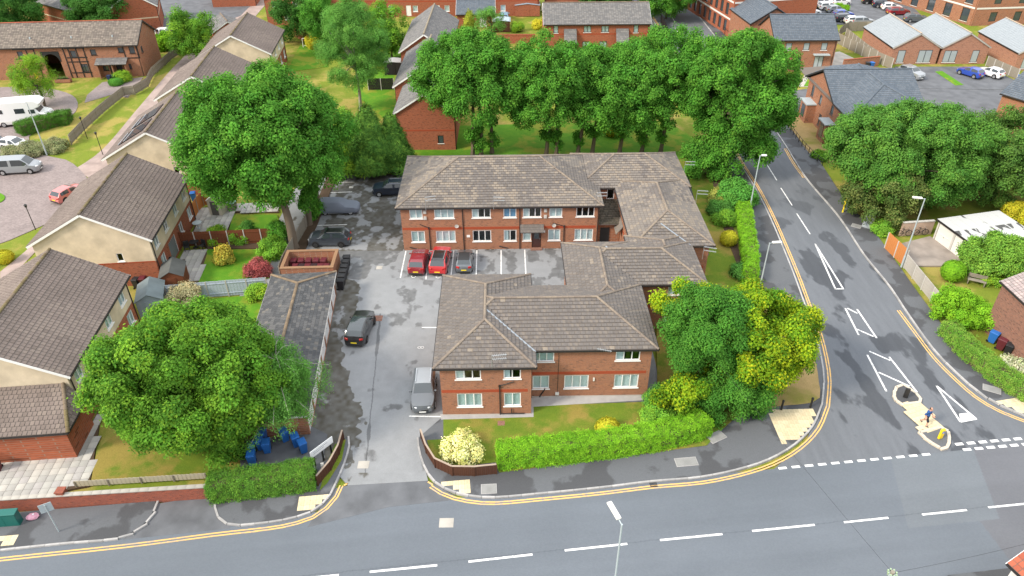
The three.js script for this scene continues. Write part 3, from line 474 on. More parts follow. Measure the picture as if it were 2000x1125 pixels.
  // [u, v, w, h, lights, backing]
  const wins = {
    0: [[2.1, up, 1.9, 1.15, 3, c, 1], [5.37, up, 1.28, 1.15, 2, c, 1], [2.12, lo, 1.9, 1.33, 3, b], [5.37, lo, 1.28, 1.33, 2, b]],
    2: [[0.95, up, 1.7, 1.15, 3, b], [7.43, up, 1.87, 1.15, 3, c, 1], [0.82, lo, 1.3, 1.33, 2, c], [3.6, lo, 1.9, 1.33, 3, c], [7.5, lo, 1.9, 1.33, 3, c]],
    4: [[3.6, up, 1.5, 1.15, 2, c], [3.6, lo, 1.5, 1.3, 2, c]], 6: [], 8: [], 14: [[1.65, up - 0.15, 0.8, 1.2, 1, d]],
    12: [[1.55, up, 1.3, 1.15, 2, c], [4.4, up, 2, 1.15, 3, c], [8.15, up, 1.9, 1.15, 3, c, 1], [11.05, up, 1.3, 1.15, 2, M.blueBlind], [13.3, up, 1.85, 1.15, 3, c, 1], [15.7, up, 1.3, 1.15, 2, c], [18.7, up, 1.85, 1.15, 3, d, 1],
      [1.57, lo, 1.4, 1.3, 2, b], [4.42, lo, 2, 1.3, 3, c], [8.15, lo, 1.9, 1.3, 3, d], [11.05, lo, 1.3, 1.3, 2, c, 1], [12.78, lo, 0.85, 1.15, 1, c], [15.6, lo, 1.25, 1.3, 2, c], [18.65, lo, 1.9, 1.3, 3, c]],
    11: [[4, up, 1.2, 1.15, 2, c], [4, lo, 1.2, 1.3, 2, c]],
  };
  const doors = { 12: [[13.78, 0.12, 0.98, 2.1]] };
  const walls = [], n = W.length, T = 0.22, convex = (i) => { const p = W[(i + n - 1) % n], q = W[i % n], r = W[(i + 1) % n]; return (q[0] - p[0]) * (r[1] - q[1]) - (q[1] - p[1]) * (r[0] - q[0]) < 0; };
  for (let i = 0; i < n; i++) {
    const F = face(W[i], W[(i + 1) % n]), len = F.len - (convex(i + 1) ? T : 0), ws = wins[i] ?? [], ds = doors[i] ?? [];
    walls.push(panel(F, [[0, -0.3], [len, -0.3], [len, 5.08], [0, 5.08]], [...ws, ...ds], T));
    if (len > 1 && i !== 14) obj('brick_band', onFace(F, bx(len - 0.1, 0.28, 0.02, len / 2, 2.42, 0)), M.band, flats);
    for (const [u, v, w, h, k, back, open] of ws) addWindow(flats, F, [u, v, w, h], { n: k, back, open });
    for (const q of ds) addDoor(flats, F, q, mat(0.06, 0.025, 0.022, 0.5), { frame: M.woodBrown, glaze: 1 });
    const pipe = (u, h = 5) => obj('downpipe', onFace(F, merge([cyl(0.045, 0.045, h, u, 0, 0.06, 8), bx(0.16, 0.16, 0.14, u, h - 0.1, 0.07)])), M.gutter, flats);
    if (i === 0) { pipe(4.42, 3.1); obj('downpipe', onFace(F, rod(V(4.42, 3.1, 0.06), V(5.5, 3.5, 0.06), 0.035)), M.gutter, flats); obj('downpipe', onFace(F, merge([rod(V(4.42, 0.25, 0.08), V(6.3, 0.25, 0.08), 0.04), rod(V(5.3, 0.25, 0.08), V(5.3, 0.75, 0.08), 0.04)])), M.gutter, flats); }
    if (i === 2) { pipe(0.08); obj('cable', onFace(F, rod(V(2.15, 0.6, 0.02), V(2.15, 5, 0.02), 0.018)), M.gutter, flats); obj('meter_box', onFace(F, bx(0.28, 0.24, 0.12, 2.12, 0.35, 0.06)), M.offwhite, flats); obj('downpipe', onFace(F, rod(V(0.7, 0.1, 0.06), V(1.15, 1, 0.06), 0.05)), M.gutter, flats); obj('vent', onFace(F, bx(0.12, 0.3, 0.08, 4.95, 1.75, 0.04)), M.offwhite, flats); }
    if (i === 12) {
      for (const u of [6.25, 12.05, 20.02]) pipe(u);
      for (const [u, e] of [[2.75, -0.9], [16.6, -1.2]]) { pipe(u, 2.7); obj('downpipe', onFace(F, rod(V(u, 2.7, 0.06), V(u + e, 3.1, 0.06), 0.035)), M.gutter, flats); }
      for (const u of [2.45, 14.65]) for (const v of [4.35, 3.65]) obj('vent', onFace(F, bx(0.3, 0.36, 0.1, u, v, 0.05)), M.concretePale, flats);
      for (const [u, v] of [[5.6, 2.9], [15.55, 2.85]]) { const di = obj('satellite_dish', [new THREE.SphereGeometry(0.32, 14, 6, 0, PI * 2, 0, 0.75).scale(1, 0.55, 1).rotateX(PI / 2 + PI), rod(V(0, -0.05, -0.25), V(0, 0, 0.02), 0.02)], M.concretePale, flats); di.position.copy(facePoint(F, u, v, 0.3)); }
      obj('notice_plate', onFace(F, bx(0.34, 0.26, 0.03, 6.75, 1.5, 0.016)), M.white, flats);
      for (const u of [0.6, 9.9, 17]) obj('downpipe', onFace(F, rod(V(u, 0.4, 0.06), V(u + 0.9, 0.15, 0.06), 0.05)), M.gutter, flats);
      // porch
      const porch = tiledRoof(flats, [{ planes: [[facePoint(F, 12.1, 2.42, 0.85), facePoint(F, 14.5, 2.42, 0.85), facePoint(F, 14.5, 2.95, 0.02), facePoint(F, 12.1, 2.95, 0.02)]], caps: [] }], { name: 'porch_roof', w: 0.3, step: 0.3, gap: 0.02, mats: tileMats, pick: (p, r) => Math.floor(r() * 3) });
      obj('bracket', onFace(F, merge([rod(V(12.25, 1.9, 0.02), V(12.25, 2.34, 0.75), 0.04), rod(V(14.35, 1.9, 0.02), V(14.35, 2.34, 0.75), 0.04)])), M.white, flats);
      obj('door_step', onFace(F, bx(1.2, 0.14, 0.4, 13.78, 0, 0.21)), M.brickOld, flats);
      obj('wall_lamp', onFace(F, bx(0.12, 0.2, 0.12, 14.6, 2, 0.07)), M.offwhite, flats);
    }
  }
  obj('wall', walls, M.brick, flats);
  obj('plinth', [bx(6.9, 0.2, 0.05, -4.15, 0, 14.34), bx(9.2, 0.2, 0.05, 3.9, 0, 12.44)], M.concrete, flats);
  // mossy lean-to over the stair between the back blocks
  const lt = tiledRoof(flats, [{ planes: [[V(7.05, 2.75, -10.3), V(9.38, 2.75, -10.3), V(9.38, 3.65, -14.1), V(7.05, 3.65, -14.1)]], caps: [] }], { name: 'lean_to_roof', w: 0.33, step: 0.36, gap: 0.045, th: 0.05, slot: 0.05, seed: 5, mats: tints([[0.09, 0.082, 0.06], [0.13, 0.115, 0.085], [0.075, 0.07, 0.05]]), pick: (p, r) => Math.floor(r() * 3) });
  obj('lean_to_wall', [bx(2.3, 2.6, 0.2, 8.2, 0, -10.9)], M.brick, flats);
  obj('door', bx(0.95, 2.05, 0.06, 7.8, 0.05, -10.76), M.black, flats);
  obj('side_porch', plate([V(8.7, 2.2, -9.2), V(9.38, 3.1, -9.2), V(9.38, 3.1, -11.2), V(8.7, 2.2, -11.2)], 0.08), tileMats[3], flats);
  // television aerials
  const A = (x, z, y, h, turn, k) => yagi(flats, V(x - 2, y, z + 56), h, turn, k);
  A(-1.65,-41.38, 5.0, 1.25, 0.2, 1); A(6.24,-43.28, 5.05, 0.15, -0.2); A(11.39,-48.68, 4.6, 1.5, 0.1, 1); A(18.96,-73.24, 5, 1.4, 0.1, 1); A(18.64,-66.08, 5, 1.6, 0, 1); A(17.03,-55.91, 5, 1.3, -0.2, 1); A(-8.43,-65.54, 5, 1.5, 0.4, 1); A(-1.68,-65.65, 5, 1.4, 0, 1); A(8.6,-66.03, 5, 1.5, 0.2, 1);
}

// ---------------------------------------------------------------- lock-up garages and bin store
{
  const g = thing('garage_block', 'long low row of lock-up garages with dark slate hipped roof and white doors', 'garage', -18.75, -48.75, 0.084);
  const X = 3, Z = 9.6, rf = hip(-X, X, -Z, Z, 2.35, 0.3), ms = tints([[0.105, 0.107, 0.11], [0.13, 0.13, 0.13], [0.085, 0.088, 0.092], [0.17, 0.16, 0.145]]);
  tiledRoof(g, [rf], { w: 0.36, step: 0.3, gap: 0.022, th: 0.026, slot: 0.016, mats: ms, most: 200, capMats: tints([[0.24, 0.18, 0.12], [0.2, 0.155, 0.11], [0.28, 0.21, 0.14]]), capMost: 60, seed: 77, pick: (p, r) => (r() < 0.06 ? 3 : Math.floor(r() * 3)) });
  for (const [a, b] of rf.eaves) obj('fascia', bar(a.clone().setY(2.24), b.clone().setY(2.24), 0.06, 0.16), M.offwhite, g);
  const F = face([X - 0.25, Z - 0.3], [X - 0.25, -Z + 0.3]), holes = []; for (let i = 0; i < 7; i++) holes.push([1.4 + i * 2.62, 0.03, 2.34, 2.02]);
  obj('wall', [panel(F, [[0, -0.2], [F.len, -0.2], [F.len, 2.24], [0, 2.24]], holes, 0.2), bx(0.2, 2.4, 2 * Z - 0.6, -X + 0.3, -0.2, 0), bx(2 * X - 0.8, 2.4, 0.2, 0, -0.2, Z - 0.41), bx(2 * X - 0.8, 2.4, 0.2, 0, -0.2, -Z + 0.41)], M.brick, g);
  for (const q of holes) { const d = obj('garage_door', [bx(2.26, 2, 0.05, 0, 0, 0), ...[...Array(9)].map((_, k) => bx(0.05, 1.9, 0.02, -1 + k * 0.25, 0.05, 0.034))], M.white, g); d.position.copy(facePoint(F, q[0], 0.04, -0.08)); d.rotation.y = F.turn; obj('handle', bx(0.12, 0.04, 0.05, 0, 0.95, 0.06), M.steel, d); }
}
{
  const s = thing('bin_store', 'low square brick enclosure full of maroon wheelie bins', 'bin store', -19.95, -62.05, 0.03);
  const w = 5.1, d = 3.1, h = 1.55, t = 0.24;
  obj('wall', [bx(w, h, t, 0, 0, -d / 2), bx(w, h, t, 0, 0, d / 2), bx(t, h, d - t - 0.004, -w / 2 + t / 2, 0, 0), bx(t, h, d - t - 0.004, w / 2 - t / 2, 0, 0)], M.brick, s);
  const cm = mat(0.32, 0.19, 0.11, 0.9, { map: grainMap });
  obj('coping', [bx(w + 0.08, 0.07, t + 0.1, 0, h, -d / 2), bx(w + 0.08, 0.07, t + 0.1, 0, h, d / 2), bx(t + 0.08, 0.07, d - t - 0.11, -w / 2 + t / 2, h, 0), bx(t + 0.08, 0.07, d - t - 0.11, w / 2 - t / 2, h, 0)], cm, s);
}

// ---------------------------------------------------------------- houses
const T_brown = tints([[0.18, 0.145, 0.126], [0.198, 0.16, 0.14], [0.215, 0.173, 0.152], [0.24, 0.195, 0.168]]), T_grey = tints([[0.19, 0.185, 0.18], [0.225, 0.215, 0.205], [0.165, 0.162, 0.16]]), T_slate = tints([[0.125, 0.15, 0.18], [0.14, 0.165, 0.195], [0.11, 0.135, 0.165]]), T_pale = tints([[0.32, 0.355, 0.38], [0.335, 0.37, 0.395]]), T_red = tints([[0.4, 0.12, 0.07], [0.35, 0.1, 0.06]]), T_weather = tints([[0.21, 0.18, 0.15], [0.25, 0.21, 0.175], [0.17, 0.145, 0.125]]);
const any = (k) => (p, r) => Math.floor(r() * k);
/** A gabled house, ridge along its own z. sides: s, e, n, w -> { wins: [[u, v, w, h, lights, backing]], doors: [[u, v, w, h, material]] } */
function house(o) {
  const { name = 'house', label, category = 'house', group, x, z, turn = 0, w, d, eave = 5, ridge = 8, brick = M.brickRed, upper, split = 2.55, over = 0.35, tile = {}, sides = {}, frame = M.white, glaze = M.glass, trim = M.white } = o;
  const H = thing(name, label, category, x, z, turn, group), T = 0.22, X = w / 2, Z = d / 2, sl = (ridge - eave) / (X + over), gy = eave + over * sl;
  const faces = { s: face([-X, Z], [X, Z]), e: face([X, Z], [X, -Z]), n: face([X, -Z], [-X, -Z]), w: face([-X, -Z], [-X, Z]) }, lowG = [], upG = [];
  for (const k of 'senw') {
    const F = faces[k], q = sides[k] ?? {}, holes = [...(q.wins ?? []), ...(q.doors ?? []), ...(q.arch ?? [])], gab = k === 's' || k === 'n', a = gab ? 0 : T + 0.003, b = F.len - a, top = gy - 0.14;
    const full = gab ? [[a, -0.2], [b, -0.2], [b, top], [F.len / 2, top + X * sl], [a, top]] : [[a, -0.2], [b, -0.2], [b, top - 0.02], [a, top - 0.02]];
    if (!upper) lowG.push(panel(F, full, holes, T));
    else {
      lowG.push(panel(F, [[a, -0.2], [b, -0.2], [b, split], [a, split]], holes.filter((h) => h[1] < split - 0.5), T));
      upG.push(panel(F, gab ? [[a, split], [b, split], [b, top], [F.len / 2, top + X * sl], [a, top]] : [[a, split], [b, split], [b, top - 0.02], [a, top - 0.02]], holes.filter((h) => h[1] >= split - 0.5), T));
    }
    for (const [u, v, ww, h, n = 2, back] of q.wins ?? []) addWindow(H, F, [u, v, ww, h], { n, frame, glaze: back !== undefined ? M.pane : glaze, back, sill: o.sill ?? true, sillMat: o.sillMat });
    for (const [u, v, ww, h, m, gl] of q.doors ?? []) addDoor(H, F, [u, v, ww, h], m, { frame, glaze: gl });
  }
  obj('wall', lowG, brick, H); if (upper) obj('upper_wall', upG, upper, H);
  const gb = gable(-X - over, X + over, -Z - over * 0.6, Z + over * 0.6, eave, ridge);
  H.userData.roof = undefined;
  tiledRoof(H, [gb], { w: 0.33, step: 0.34, gap: 0.03, th: 0.035, slot: 0.02, mats: T_brown, pick: any(3), stagger: false, seed: Math.round(x * 7 + z), capMats: o.capMats ?? tints([[0.2, 0.15, 0.115], [0.24, 0.185, 0.14]]), ...tile });
  for (const [a, b] of gb.eaves) obj('gutter', bar(a.clone().setY(eave - 0.1), b.clone().setY(eave - 0.1), 0.12, 0.11), M.gutter, H);
  for (const [a, b] of gb.verges) obj('bargeboard', bar(V(a.x, a.y - 0.14, a.z + Math.sign(a.z) * 0.02), V(b.x, b.y - 0.14, b.z + Math.sign(b.z) * 0.02), 0.04, 0.2), trim, H);
  if (o.band) for (const k of 'senw') { const F = faces[k]; obj('brick_band', onFace(F, bx(F.len - 0.1, 0.2, 0.02, F.len / 2, o.band, 0)), o.bandMat ?? M.band, H); }
  if (o.pipes !== false) for (const [sx, sz] of [[1, 1], [1, -1], [-1, 1]]) obj('downpipe', cyl(0.045, 0.045, eave - 0.1, sx * (X + 0.06), 0, sz * (Z - 0.25), 8), M.gutter, H);
  H.faces = faces; return H;
}
// the row of cream and brick semi-detached houses
const whiteDoor = mat(0.75, 0.75, 0.74, 0.4), darkDoor = mat(0.03, 0.03, 0.035, 0.4);
const creamSides = () => ({
  e: { wins: [[1.5, 3.35, 1.2, 1.15, 2, M.curtain], [4.6, 3.35, 1.2, 1.15, 2, false], [8, 3.35, 1.2, 1.15, 2, M.curtain], [11.2, 3.35, 1.2, 1.15, 2, M.curtain], [1.9, 0.9, 1.2, 1.3, 2, M.blind], [8.1, 0.9, 1.2, 1.3, 2, false], [11.5, 0.9, 1.2, 1.3, 2, M.curtain]], doors: [[4.9, 0.05, 2.2, 2.1, mat(0.2, 0.22, 0.23, 0.1, {})]] },
  s: { wins: [[7.4, 2.75, 0.6, 0.9, 1, false]] },
  w: { wins: [[2, 3.35, 1.2, 1.15, 2], [11, 3.35, 1.2, 1.15, 2]] },
});
const creamTile = { w: 0.33, step: 0.36, gap: 0.055, th: 0.04, slot: 0.02, mats: T_brown, pick: (p, r) => { const q = fbm(p.x * 0.4 + 9, p.z * 0.4 + 30, 3); return r() < 0.2 ? Math.floor(r() * 4) : clamp(Math.floor(q * 5 - 0.9 + r() * 0.6), 0, 3); }, capMats: tints([[0.17, 0.13, 0.07], [0.2, 0.16, 0.08], [0.22, 0.17, 0.12]]) };
const creamHouse = (x, z, label, most, extra) => house({ name: 'semi_detached_house', label, group: 'cream and brick houses in a row', x, z, turn: 0.092, w: 10.5, d: 12.9, eave: 5.05, ridge: 8.1, brick: M.brickRed, upper: M.cream, tile: { ...creamTile, most, capMost: most ? 20 : 0 }, sides: creamSides(), over: 0.4, glaze: M.glass, ...extra });
const hA = creamHouse(-38.35, -46.95, 'cream and brick house with single storey brick annex at its gable', 160);
const hB = creamHouse(-40, -66.2, 'cream and brick house behind the dark apex shed and patio furniture', 100);
const hC = creamHouse(-41.6, -85.2, 'cream and brick house with black solar panels on its roof', 0);
const hD = creamHouse(-43.1, -104.1, 'cream and brick house between the solar panel house and the row end', 0);
const hE = creamHouse(-43.7, -123, 'cream and brick house at the end of the row beside a goal', 0);
for (const H of [hA, hB, hC]) obj('brick_band', onFace(H.faces.s, bx(10.4, 0.12, 0.03, 5.25, 2.5, 0)), M.band, H);
for (const z of [-3.2, 1.6]) { // solar arrays on the far slope
  const at = (t, zz) => V(-5.65 + 5.65 * t, 5.05 + 3.05 * t + 0.14, zz), p = obj('solar_panel', plate([at(0.3, z), at(0.3, z + 3.6), at(0.85, z + 3.6), at(0.85, z)], 0.05), new THREE.MeshPhysicalMaterial({ color: rgb(0.012, 0.014, 0.022), roughness: 0.35, clearcoat: 0.5 }), hC);
  obj('rail', [bar(at(0.42, z).setY(at(0.42, z).y + 0.01), at(0.42, z + 3.6).setY(at(0.42, z).y + 0.01), 0.05), bar(at(0.29, z), at(0.29, z + 3.6), 0.05)], M.steel, p);
}
{ // brick annex of the first house
  const X0 = -4.3, X1 = 6.05, Z0 = 6.5, Z1 = 10.1, A = (x, y, z) => V(x, y, z);
  const rp = { planes: [[A(X0, 2.75, Z1), A(X1, 2.75, Z1), A(X1 - 1.2, 4.3, Z0), A(X0, 4.3, Z0)], [A(X1, 2.75, Z1), A(X1, 2.75, Z0), A(X1 - 1.2, 4.3, Z0)]], caps: [[A(X1, 2.75, Z1), A(X1 - 1.2, 4.3, Z0)]] };
  tiledRoof(hA, [rp], { ...creamTile, name: 'annex_roof', most: 130, capMost: 10, seed: 3 });
  obj('annex_wall', [bx(X1 - X0 - 0.6, 2.85, 0.22, (X0 + X1) / 2, -0.2, Z1 - 0.3), bx(0.22, 2.85, Z1 - Z0 - 0.5, X1 - 0.42, -0.2, (Z0 + Z1) / 2 - 0.2)], M.brickRed, hA);
  obj('gutter', [bar(V(X0, 2.66, Z1), V(X1, 2.66, Z1), 0.11), bar(V(X1, 2.66, Z1 - 0.06), V(X1, 2.66, Z0), 0.1)], M.gutter, hA);
}
// staggered brick terrace north of the lime row
for (const [x, z, w, d, y, lab] of [[-11, -97, 7.5, 11.2, 7.7, 'red brick terrace end house with small dark window in its gable'], [-12.3, -109.2, 7.5, 15.6, 7.7, 'grey roofed middle house of staggered brick terrace'], [-13.3, -126.2, 7.6, 18.2, 7.9, 'grey roofed brick house at the upper end of the staggered terrace']])
  house({ name: 'terraced_house', label: lab, group: 'staggered brick terrace', x, z, turn: -0.01, w, d, eave: 5.1, ridge: y, tile: { mats: T_grey, pick: any(3), capMats: tints([[0.33, 0.28, 0.2], [0.3, 0.25, 0.18]]) }, band: 2.6, frame: M.black, sill: true, sillMat: M.offwhite, sides: z === -97 ? { s: { wins: [[5.6, 0.9, 0.75, 1.1, 1]] }, w: { wins: [[3, 3.4, 1.1, 1.1, 2]] } } : { w: { wins: [[3, 3.4, 1.1, 1.1, 2], [9, 3.4, 1.1, 1.1, 2]] } } });
// timber-framed row
{
  const H = house({ name: 'timber_framed_house', label: 'long brick row with black timber framing and arched passage', x: -78, z: -125.3, turn: PI / 2 + 0.066, w: 8.6, d: 34, eave: 5.1, ridge: 7.9, brick: M.brick, tile: { mats: T_weather, w: 0.4, step: 0.36, pick: any(3) }, capMats: T_red, frame: M.black, trim: M.black, sillMat: M.black,
    sides: { w: { wins: [[15.3, 3.4, 0.9, 1.1, 1], [23.6, 3.3, 0.9, 1.1, 1], [24.7, 0.9, 1.1, 1.3, 2], [26.8, 3.6, 0.9, 0.9, 1], [28, 1, 0.9, 0.8, 1], [31.2, 3.9, 0.8, 0.8, 1], [31.8, 1.2, 0.8, 0.8, 1], [33, 3.7, 0.9, 1.1, 1]], arch: [[19.9, 0, 2.6, 4.2]], doors: [[29.1, 0.05, 0.95, 2.1, darkDoor], [30.2, 0.05, 0.95, 2.1, darkDoor]] }, s: { wins: [[1.5, 3.4, 0.8, 1, 1]] } } });
  const F = H.faces.w, beams = []; for (const u of [16.4, 17.6, 22.2, 23, 24.2, 25.4]) beams.push(bx(0.16, 4.9, 0.06, u, 0, 0.03)); for (const v of [0.7, 2.5, 3.2, 4.7]) { beams.push(bx(3.2, 0.15, 0.05, 24, v, 0.025)); beams.push(bx(3.4, 0.15, 0.05, 16, v, 0.025)); }
  obj('timber_beam', onFace(F, merge(beams)), M.black, H);
  obj('timber_beam', onFace(F, merge([bx(2.4, 0.15, 0.05, 32.8, 2.9, 0.03), bx(0.15, 2, 0.05, 31.7, 2.9, 0.03), bx(0.15, 2, 0.05, 33.9, 2.9, 0.03)])), M.black, H);
  const ar = new THREE.Shape([[-1.45, 2.7], [-1.45, 4.35], [1.45, 4.35], [1.45, 2.7], [1.25, 2.7]].map(([x, y]) => new THREE.Vector2(x, y))); ar.absarc(0, 2.7, 1.25, 0, PI); ar.lineTo(-1.45, 2.7);
  obj('arch', onFace(F, new THREE.ExtrudeGeometry(ar, { depth: 0.16, bevelEnabled: false, curveSegments: 16 }).translate(19.9, 0, -0.1)), M.black, H);
  tiledRoof(H, [{ planes: [[facePoint(F, 27, 2.4, 1.5), facePoint(F, 32, 2.4, 1.5), facePoint(F, 32, 3.1, 0.03), facePoint(F, 27, 3.1, 0.03)]], caps: [] }], { name: 'porch_roof', mats: T_grey, pick: any(3), w: 0.4 });
  for (const u of [27.3, 29.6, 31.7]) obj('porch_wall', onFace(F, bx(0.15, 2.3, 1.3, u, 0, 0.65)), M.brick, H);
  for (const u of [17, 23.5, 30]) obj('roof_vent', cyl(0.14, 0.1, 0.35, 0, 0, 0, 8).translate(...facePoint(F, u, 6, -1.3).toArray()), M.galv, H);
}
house({ name: 'brick_house', label: 'red brick house with cream band behind the timber framed row', x: -84, z: -151, turn: 0.95, w: 9.5, d: 14, eave: 5.1, ridge: 8, tile: { mats: T_grey, pick: any(3) }, frame: M.black, band: 2.9, bandMat: M.cream, sides: { e: { wins: [[4.5, 3.4, 1.2, 1.1, 2], [9, 3.4, 0.7, 1.1, 1]] } } });
house({ name: 'brick_house', label: 'red brick house wing with cream band beside the yard', x: -73.5, z: -152, turn: 0.35, w: 8, d: 13, eave: 5.1, ridge: 8, tile: { mats: T_grey, pick: any(3) }, frame: M.black, band: 2.9, bandMat: M.cream, sides: { s: { wins: [] } } });
house({ name: 'brick_house', label: 'small red brick lodge with dark roof beside the yard', x: -52.5, z: -140.5, turn: 0.5, w: 5.5, d: 6, eave: 3, ridge: 4.6, tile: { mats: T_grey, pick: any(3) }, frame: M.white, sides: {} });
house({ name: 'brick_house', label: 'red brick house behind the weeping birch', x: -60, z: -172, turn: 0.1, w: 9, d: 10, eave: 5.1, ridge: 8, tile: { mats: T_grey, pick: any(3) }, sides: { s: { wins: [[3, 3.4, 1.2, 1.1, 2], [6, 3.4, 1.2, 1.1, 2]] } } });
house({ name: 'brick_house', label: 'red brick house beyond the leafy gardens behind the goal', x: -44, z: -157, turn: 0.05, w: 9, d: 9, eave: 5.1, ridge: 8, tile: { mats: T_grey, pick: any(3) }, sides: { s: { wins: [[2, 3.4, 1.2, 1.1, 2], [6, 3.4, 1.2, 1.1, 2], [4, 0.9, 1.2, 1.2, 2]] } } });
house({ name: 'brick_house', label: 'red brick house with slate roof behind the garden trees', x: -32, z: -165, turn: PI / 2, w: 9, d: 12, eave: 5.1, ridge: 8, tile: { mats: T_grey, pick: any(3) }, sides: { w: { wins: [[2, 3.4, 1.2, 1.1, 2], [6, 3.4, 1.2, 1.1, 2], [10, 0.9, 1.2, 1.2, 2]] } } });
// semi with dark frames, bungalow and terrace at the back
{
  const H = house({ name: 'semi_detached_house', label: 'red brick semi with speckled grey roof, dark window frames and two lean-to porches', group: undefined, x: 15.2, z: -136.9, turn: PI / 2, w: 9.2, d: 18.4, eave: 5.1, ridge: 7.6, tile: { mats: T_grey, pick: any(3), w: 0.4 }, frame: M.black, band: 3.25, sides: { w: { wins: [[2, 3.55, 0.85, 1.3, 1, M.curtain], [7.5, 3.65, 1.3, 1.1, 2, M.curtain], [10.6, 3.65, 1.3, 1.1, 2, M.curtain], [16, 3.55, 0.85, 1.3, 1, M.curtain], [7.4, 0.9, 1.3, 1.2, 2, M.curtain], [10.4, 0.9, 1.3, 1.2, 2, M.curtain]] } } });
  for (const u of [4.5, 13.6]) { tiledRoof(H, [{ planes: [[facePoint(H.faces.w, u - 1.1, 2.3, 2), facePoint(H.faces.w, u + 1.1, 2.3, 2), facePoint(H.faces.w, u + 1.1, 4.3, 0.03), facePoint(H.faces.w, u - 1.1, 4.3, 0.03)]], caps: [] }], { name: 'porch_roof', mats: T_grey, pick: any(3) }); obj('porch_wall', onFace(H.faces.w, bx(2, 2.2, 1.6, u, 0, 0.9)), M.brickRed, H); }
}
house({ name: 'bungalow', label: 'small brick bungalow with grey roof and white glazed doors', category: 'bungalow', x: -6.7, z: -152.3, turn: PI / 2, w: 6.4, d: 7.2, eave: 2.6, ridge: 4.6, tile: { mats: T_slate, pick: any(3) }, sides: { w: { wins: [[2, 0.9, 1, 1.2, 1]], doors: [[5, 0.05, 1.4, 2.1, whiteDoor]] } }, pipes: false });
house({ name: 'terraced_house', label: 'long red brick terrace with white doors across the back gardens', x: -12, z: -162, turn: PI / 2, w: 8, d: 36, eave: 5.2, ridge: 8, band: 2.8, tile: { mats: T_grey, pick: any(3) }, sides: { w: { wins: [4, 9, 15.5, 21.5, 27, 33].flatMap((u, i) => [[u, 3.4, 1.3, 1.2, 2, M.curtain], [u + 1.6, 0.9, 1, 1.2, 1, M.curtain], [u + 3, 3.5, 0.7, 1, 1, M.curtain]]).filter((q) => q[0] < 35), doors: [2.5, 8.6, 14.5, 20.5, 26, 32].map((u) => [u + 0.6, 0.05, 1, 2.1, whiteDoor]) } } });
house({ name: 'terraced_house', label: 'red brick terrace with white doors above the flat roofed sheds', x: 14.5, z: -164, turn: PI / 2, w: 8, d: 14, eave: 5.2, ridge: 8, tile: { mats: T_grey, pick: any(3) }, sides: { w: { wins: [[2, 0.9, 1.2, 1.2, 2, M.curtain], [8, 0.9, 1.2, 1.2, 2, M.curtain]], doors: [[4.6, 0.05, 1, 2.1, whiteDoor], [11, 0.05, 1, 2.1, whiteDoor]] } } });
// new-build flats and houses across the side road
function block(o) { // flat-roofed block
  const { a, b, c, h, label, name = 'apartment_building' } = o, B = thing(name, label, o.category ?? 'apartment building', 0, 0, 0), F1 = face(a, b), F2 = face(b, c), gs = [], T = 0.3;
  const wins1 = o.wins1 ?? [], wins2 = o.wins2 ?? [];
  gs.push(panel(F1, [[0, -0.2], [F1.len - T, -0.2], [F1.len - T, h], [0, h]], wins1, T), panel(F2, [[0, -0.2], [F2.len, -0.2], [F2.len, h], [0, h]], wins2, T));
  obj('wall', gs, o.brick ?? M.brickRed, B);
  for (const [F, ws] of [[F1, wins1], [F2, wins2]]) { for (const [u, v, w, hh, n = 1] of ws) addWindow(B, F, [u, v, w, hh], { n, frame: o.frame ?? M.black, glaze: M.glass, deep: 0.16, sillMat: o.trim ?? M.offwhite }); for (const v of o.bands ?? []) obj('stone_band', onFace(F, bx(F.len - 0.4, 0.3, 0.06, F.len / 2 - 0.1, v, 0.02)), o.trim ?? M.offwhite, B); }
  const d = [a[0] + c[0] - b[0], a[1] + c[1] - b[1]];
  obj('roof', slab([a, b, c, d].map(([x, z]) => [x + (b[0] - x) * 0.02, z + (b[1] - z) * 0.02]), h - 0.1, h - 0.4), M.tarmacFar, B);
  return B;
}
const rep = (n, u0, du, vs, w, h) => { const l = []; for (let i = 0; i < n; i++) for (const v of vs) l.push([u0 + i * du, v, w, h]); return l; };
block({ a: [35.5, -172], b: [41.2, -141.5], c: [58, -145.5], h: 9.2, label: 'three storey brick flats with tall windows and pale stone bays by the road', bands: [2.9, 6], wins1: rep(12, 2, 2.4, [0.5, 3.5, 6.5], 1.3, 2.1), wins2: [] });
block({ a: [82.5, -168], b: [90, -148.1], c: [112, -150], h: 10.5, name: 'brick_building', category: 'building', brick: M.brick, label: 'large pinkish brick building with stone bands and full height windows', bands: [3, 6.4], wins1: rep(5, 2.4, 4.2, [0.4, 3.7, 7], 1.8, 2.4), wins2: rep(4, 4, 5, [0.6, 3.9, 7.2], 1.5, 1.8) });
const greyFrame = mat(0.05, 0.055, 0.06, 0.5), slate = { mats: T_slate, pick: any(3), w: 0.33, step: 0.34, capMats: T_slate };
{
  const H = house({ name: 'detached_house', label: 'brick house with dark slate roof, three upper windows and black front door', x: 48.2, z: -126.4, turn: PI / 2, w: 8.8, d: 10.2, eave: 5.1, ridge: 8, brick: M.brick, tile: slate, frame: greyFrame, trim: M.black, glaze: M.glassPale, sides: { w: { wins: [[2.4, 3.4, 1, 1.2, 1], [5.3, 3.4, 1, 1.2, 1], [8.2, 3.4, 1, 1.2, 1], [7.8, 0.5, 1.5, 1.9, 2]], doors: [[4.3, 0.05, 1.1, 2.2, darkDoor]] } } });
  obj('canopy', onFace(H.faces.w, bx(2.6, 0.15, 0.8, 7.9, 2.7, 0.4)), M.galv, H);
}
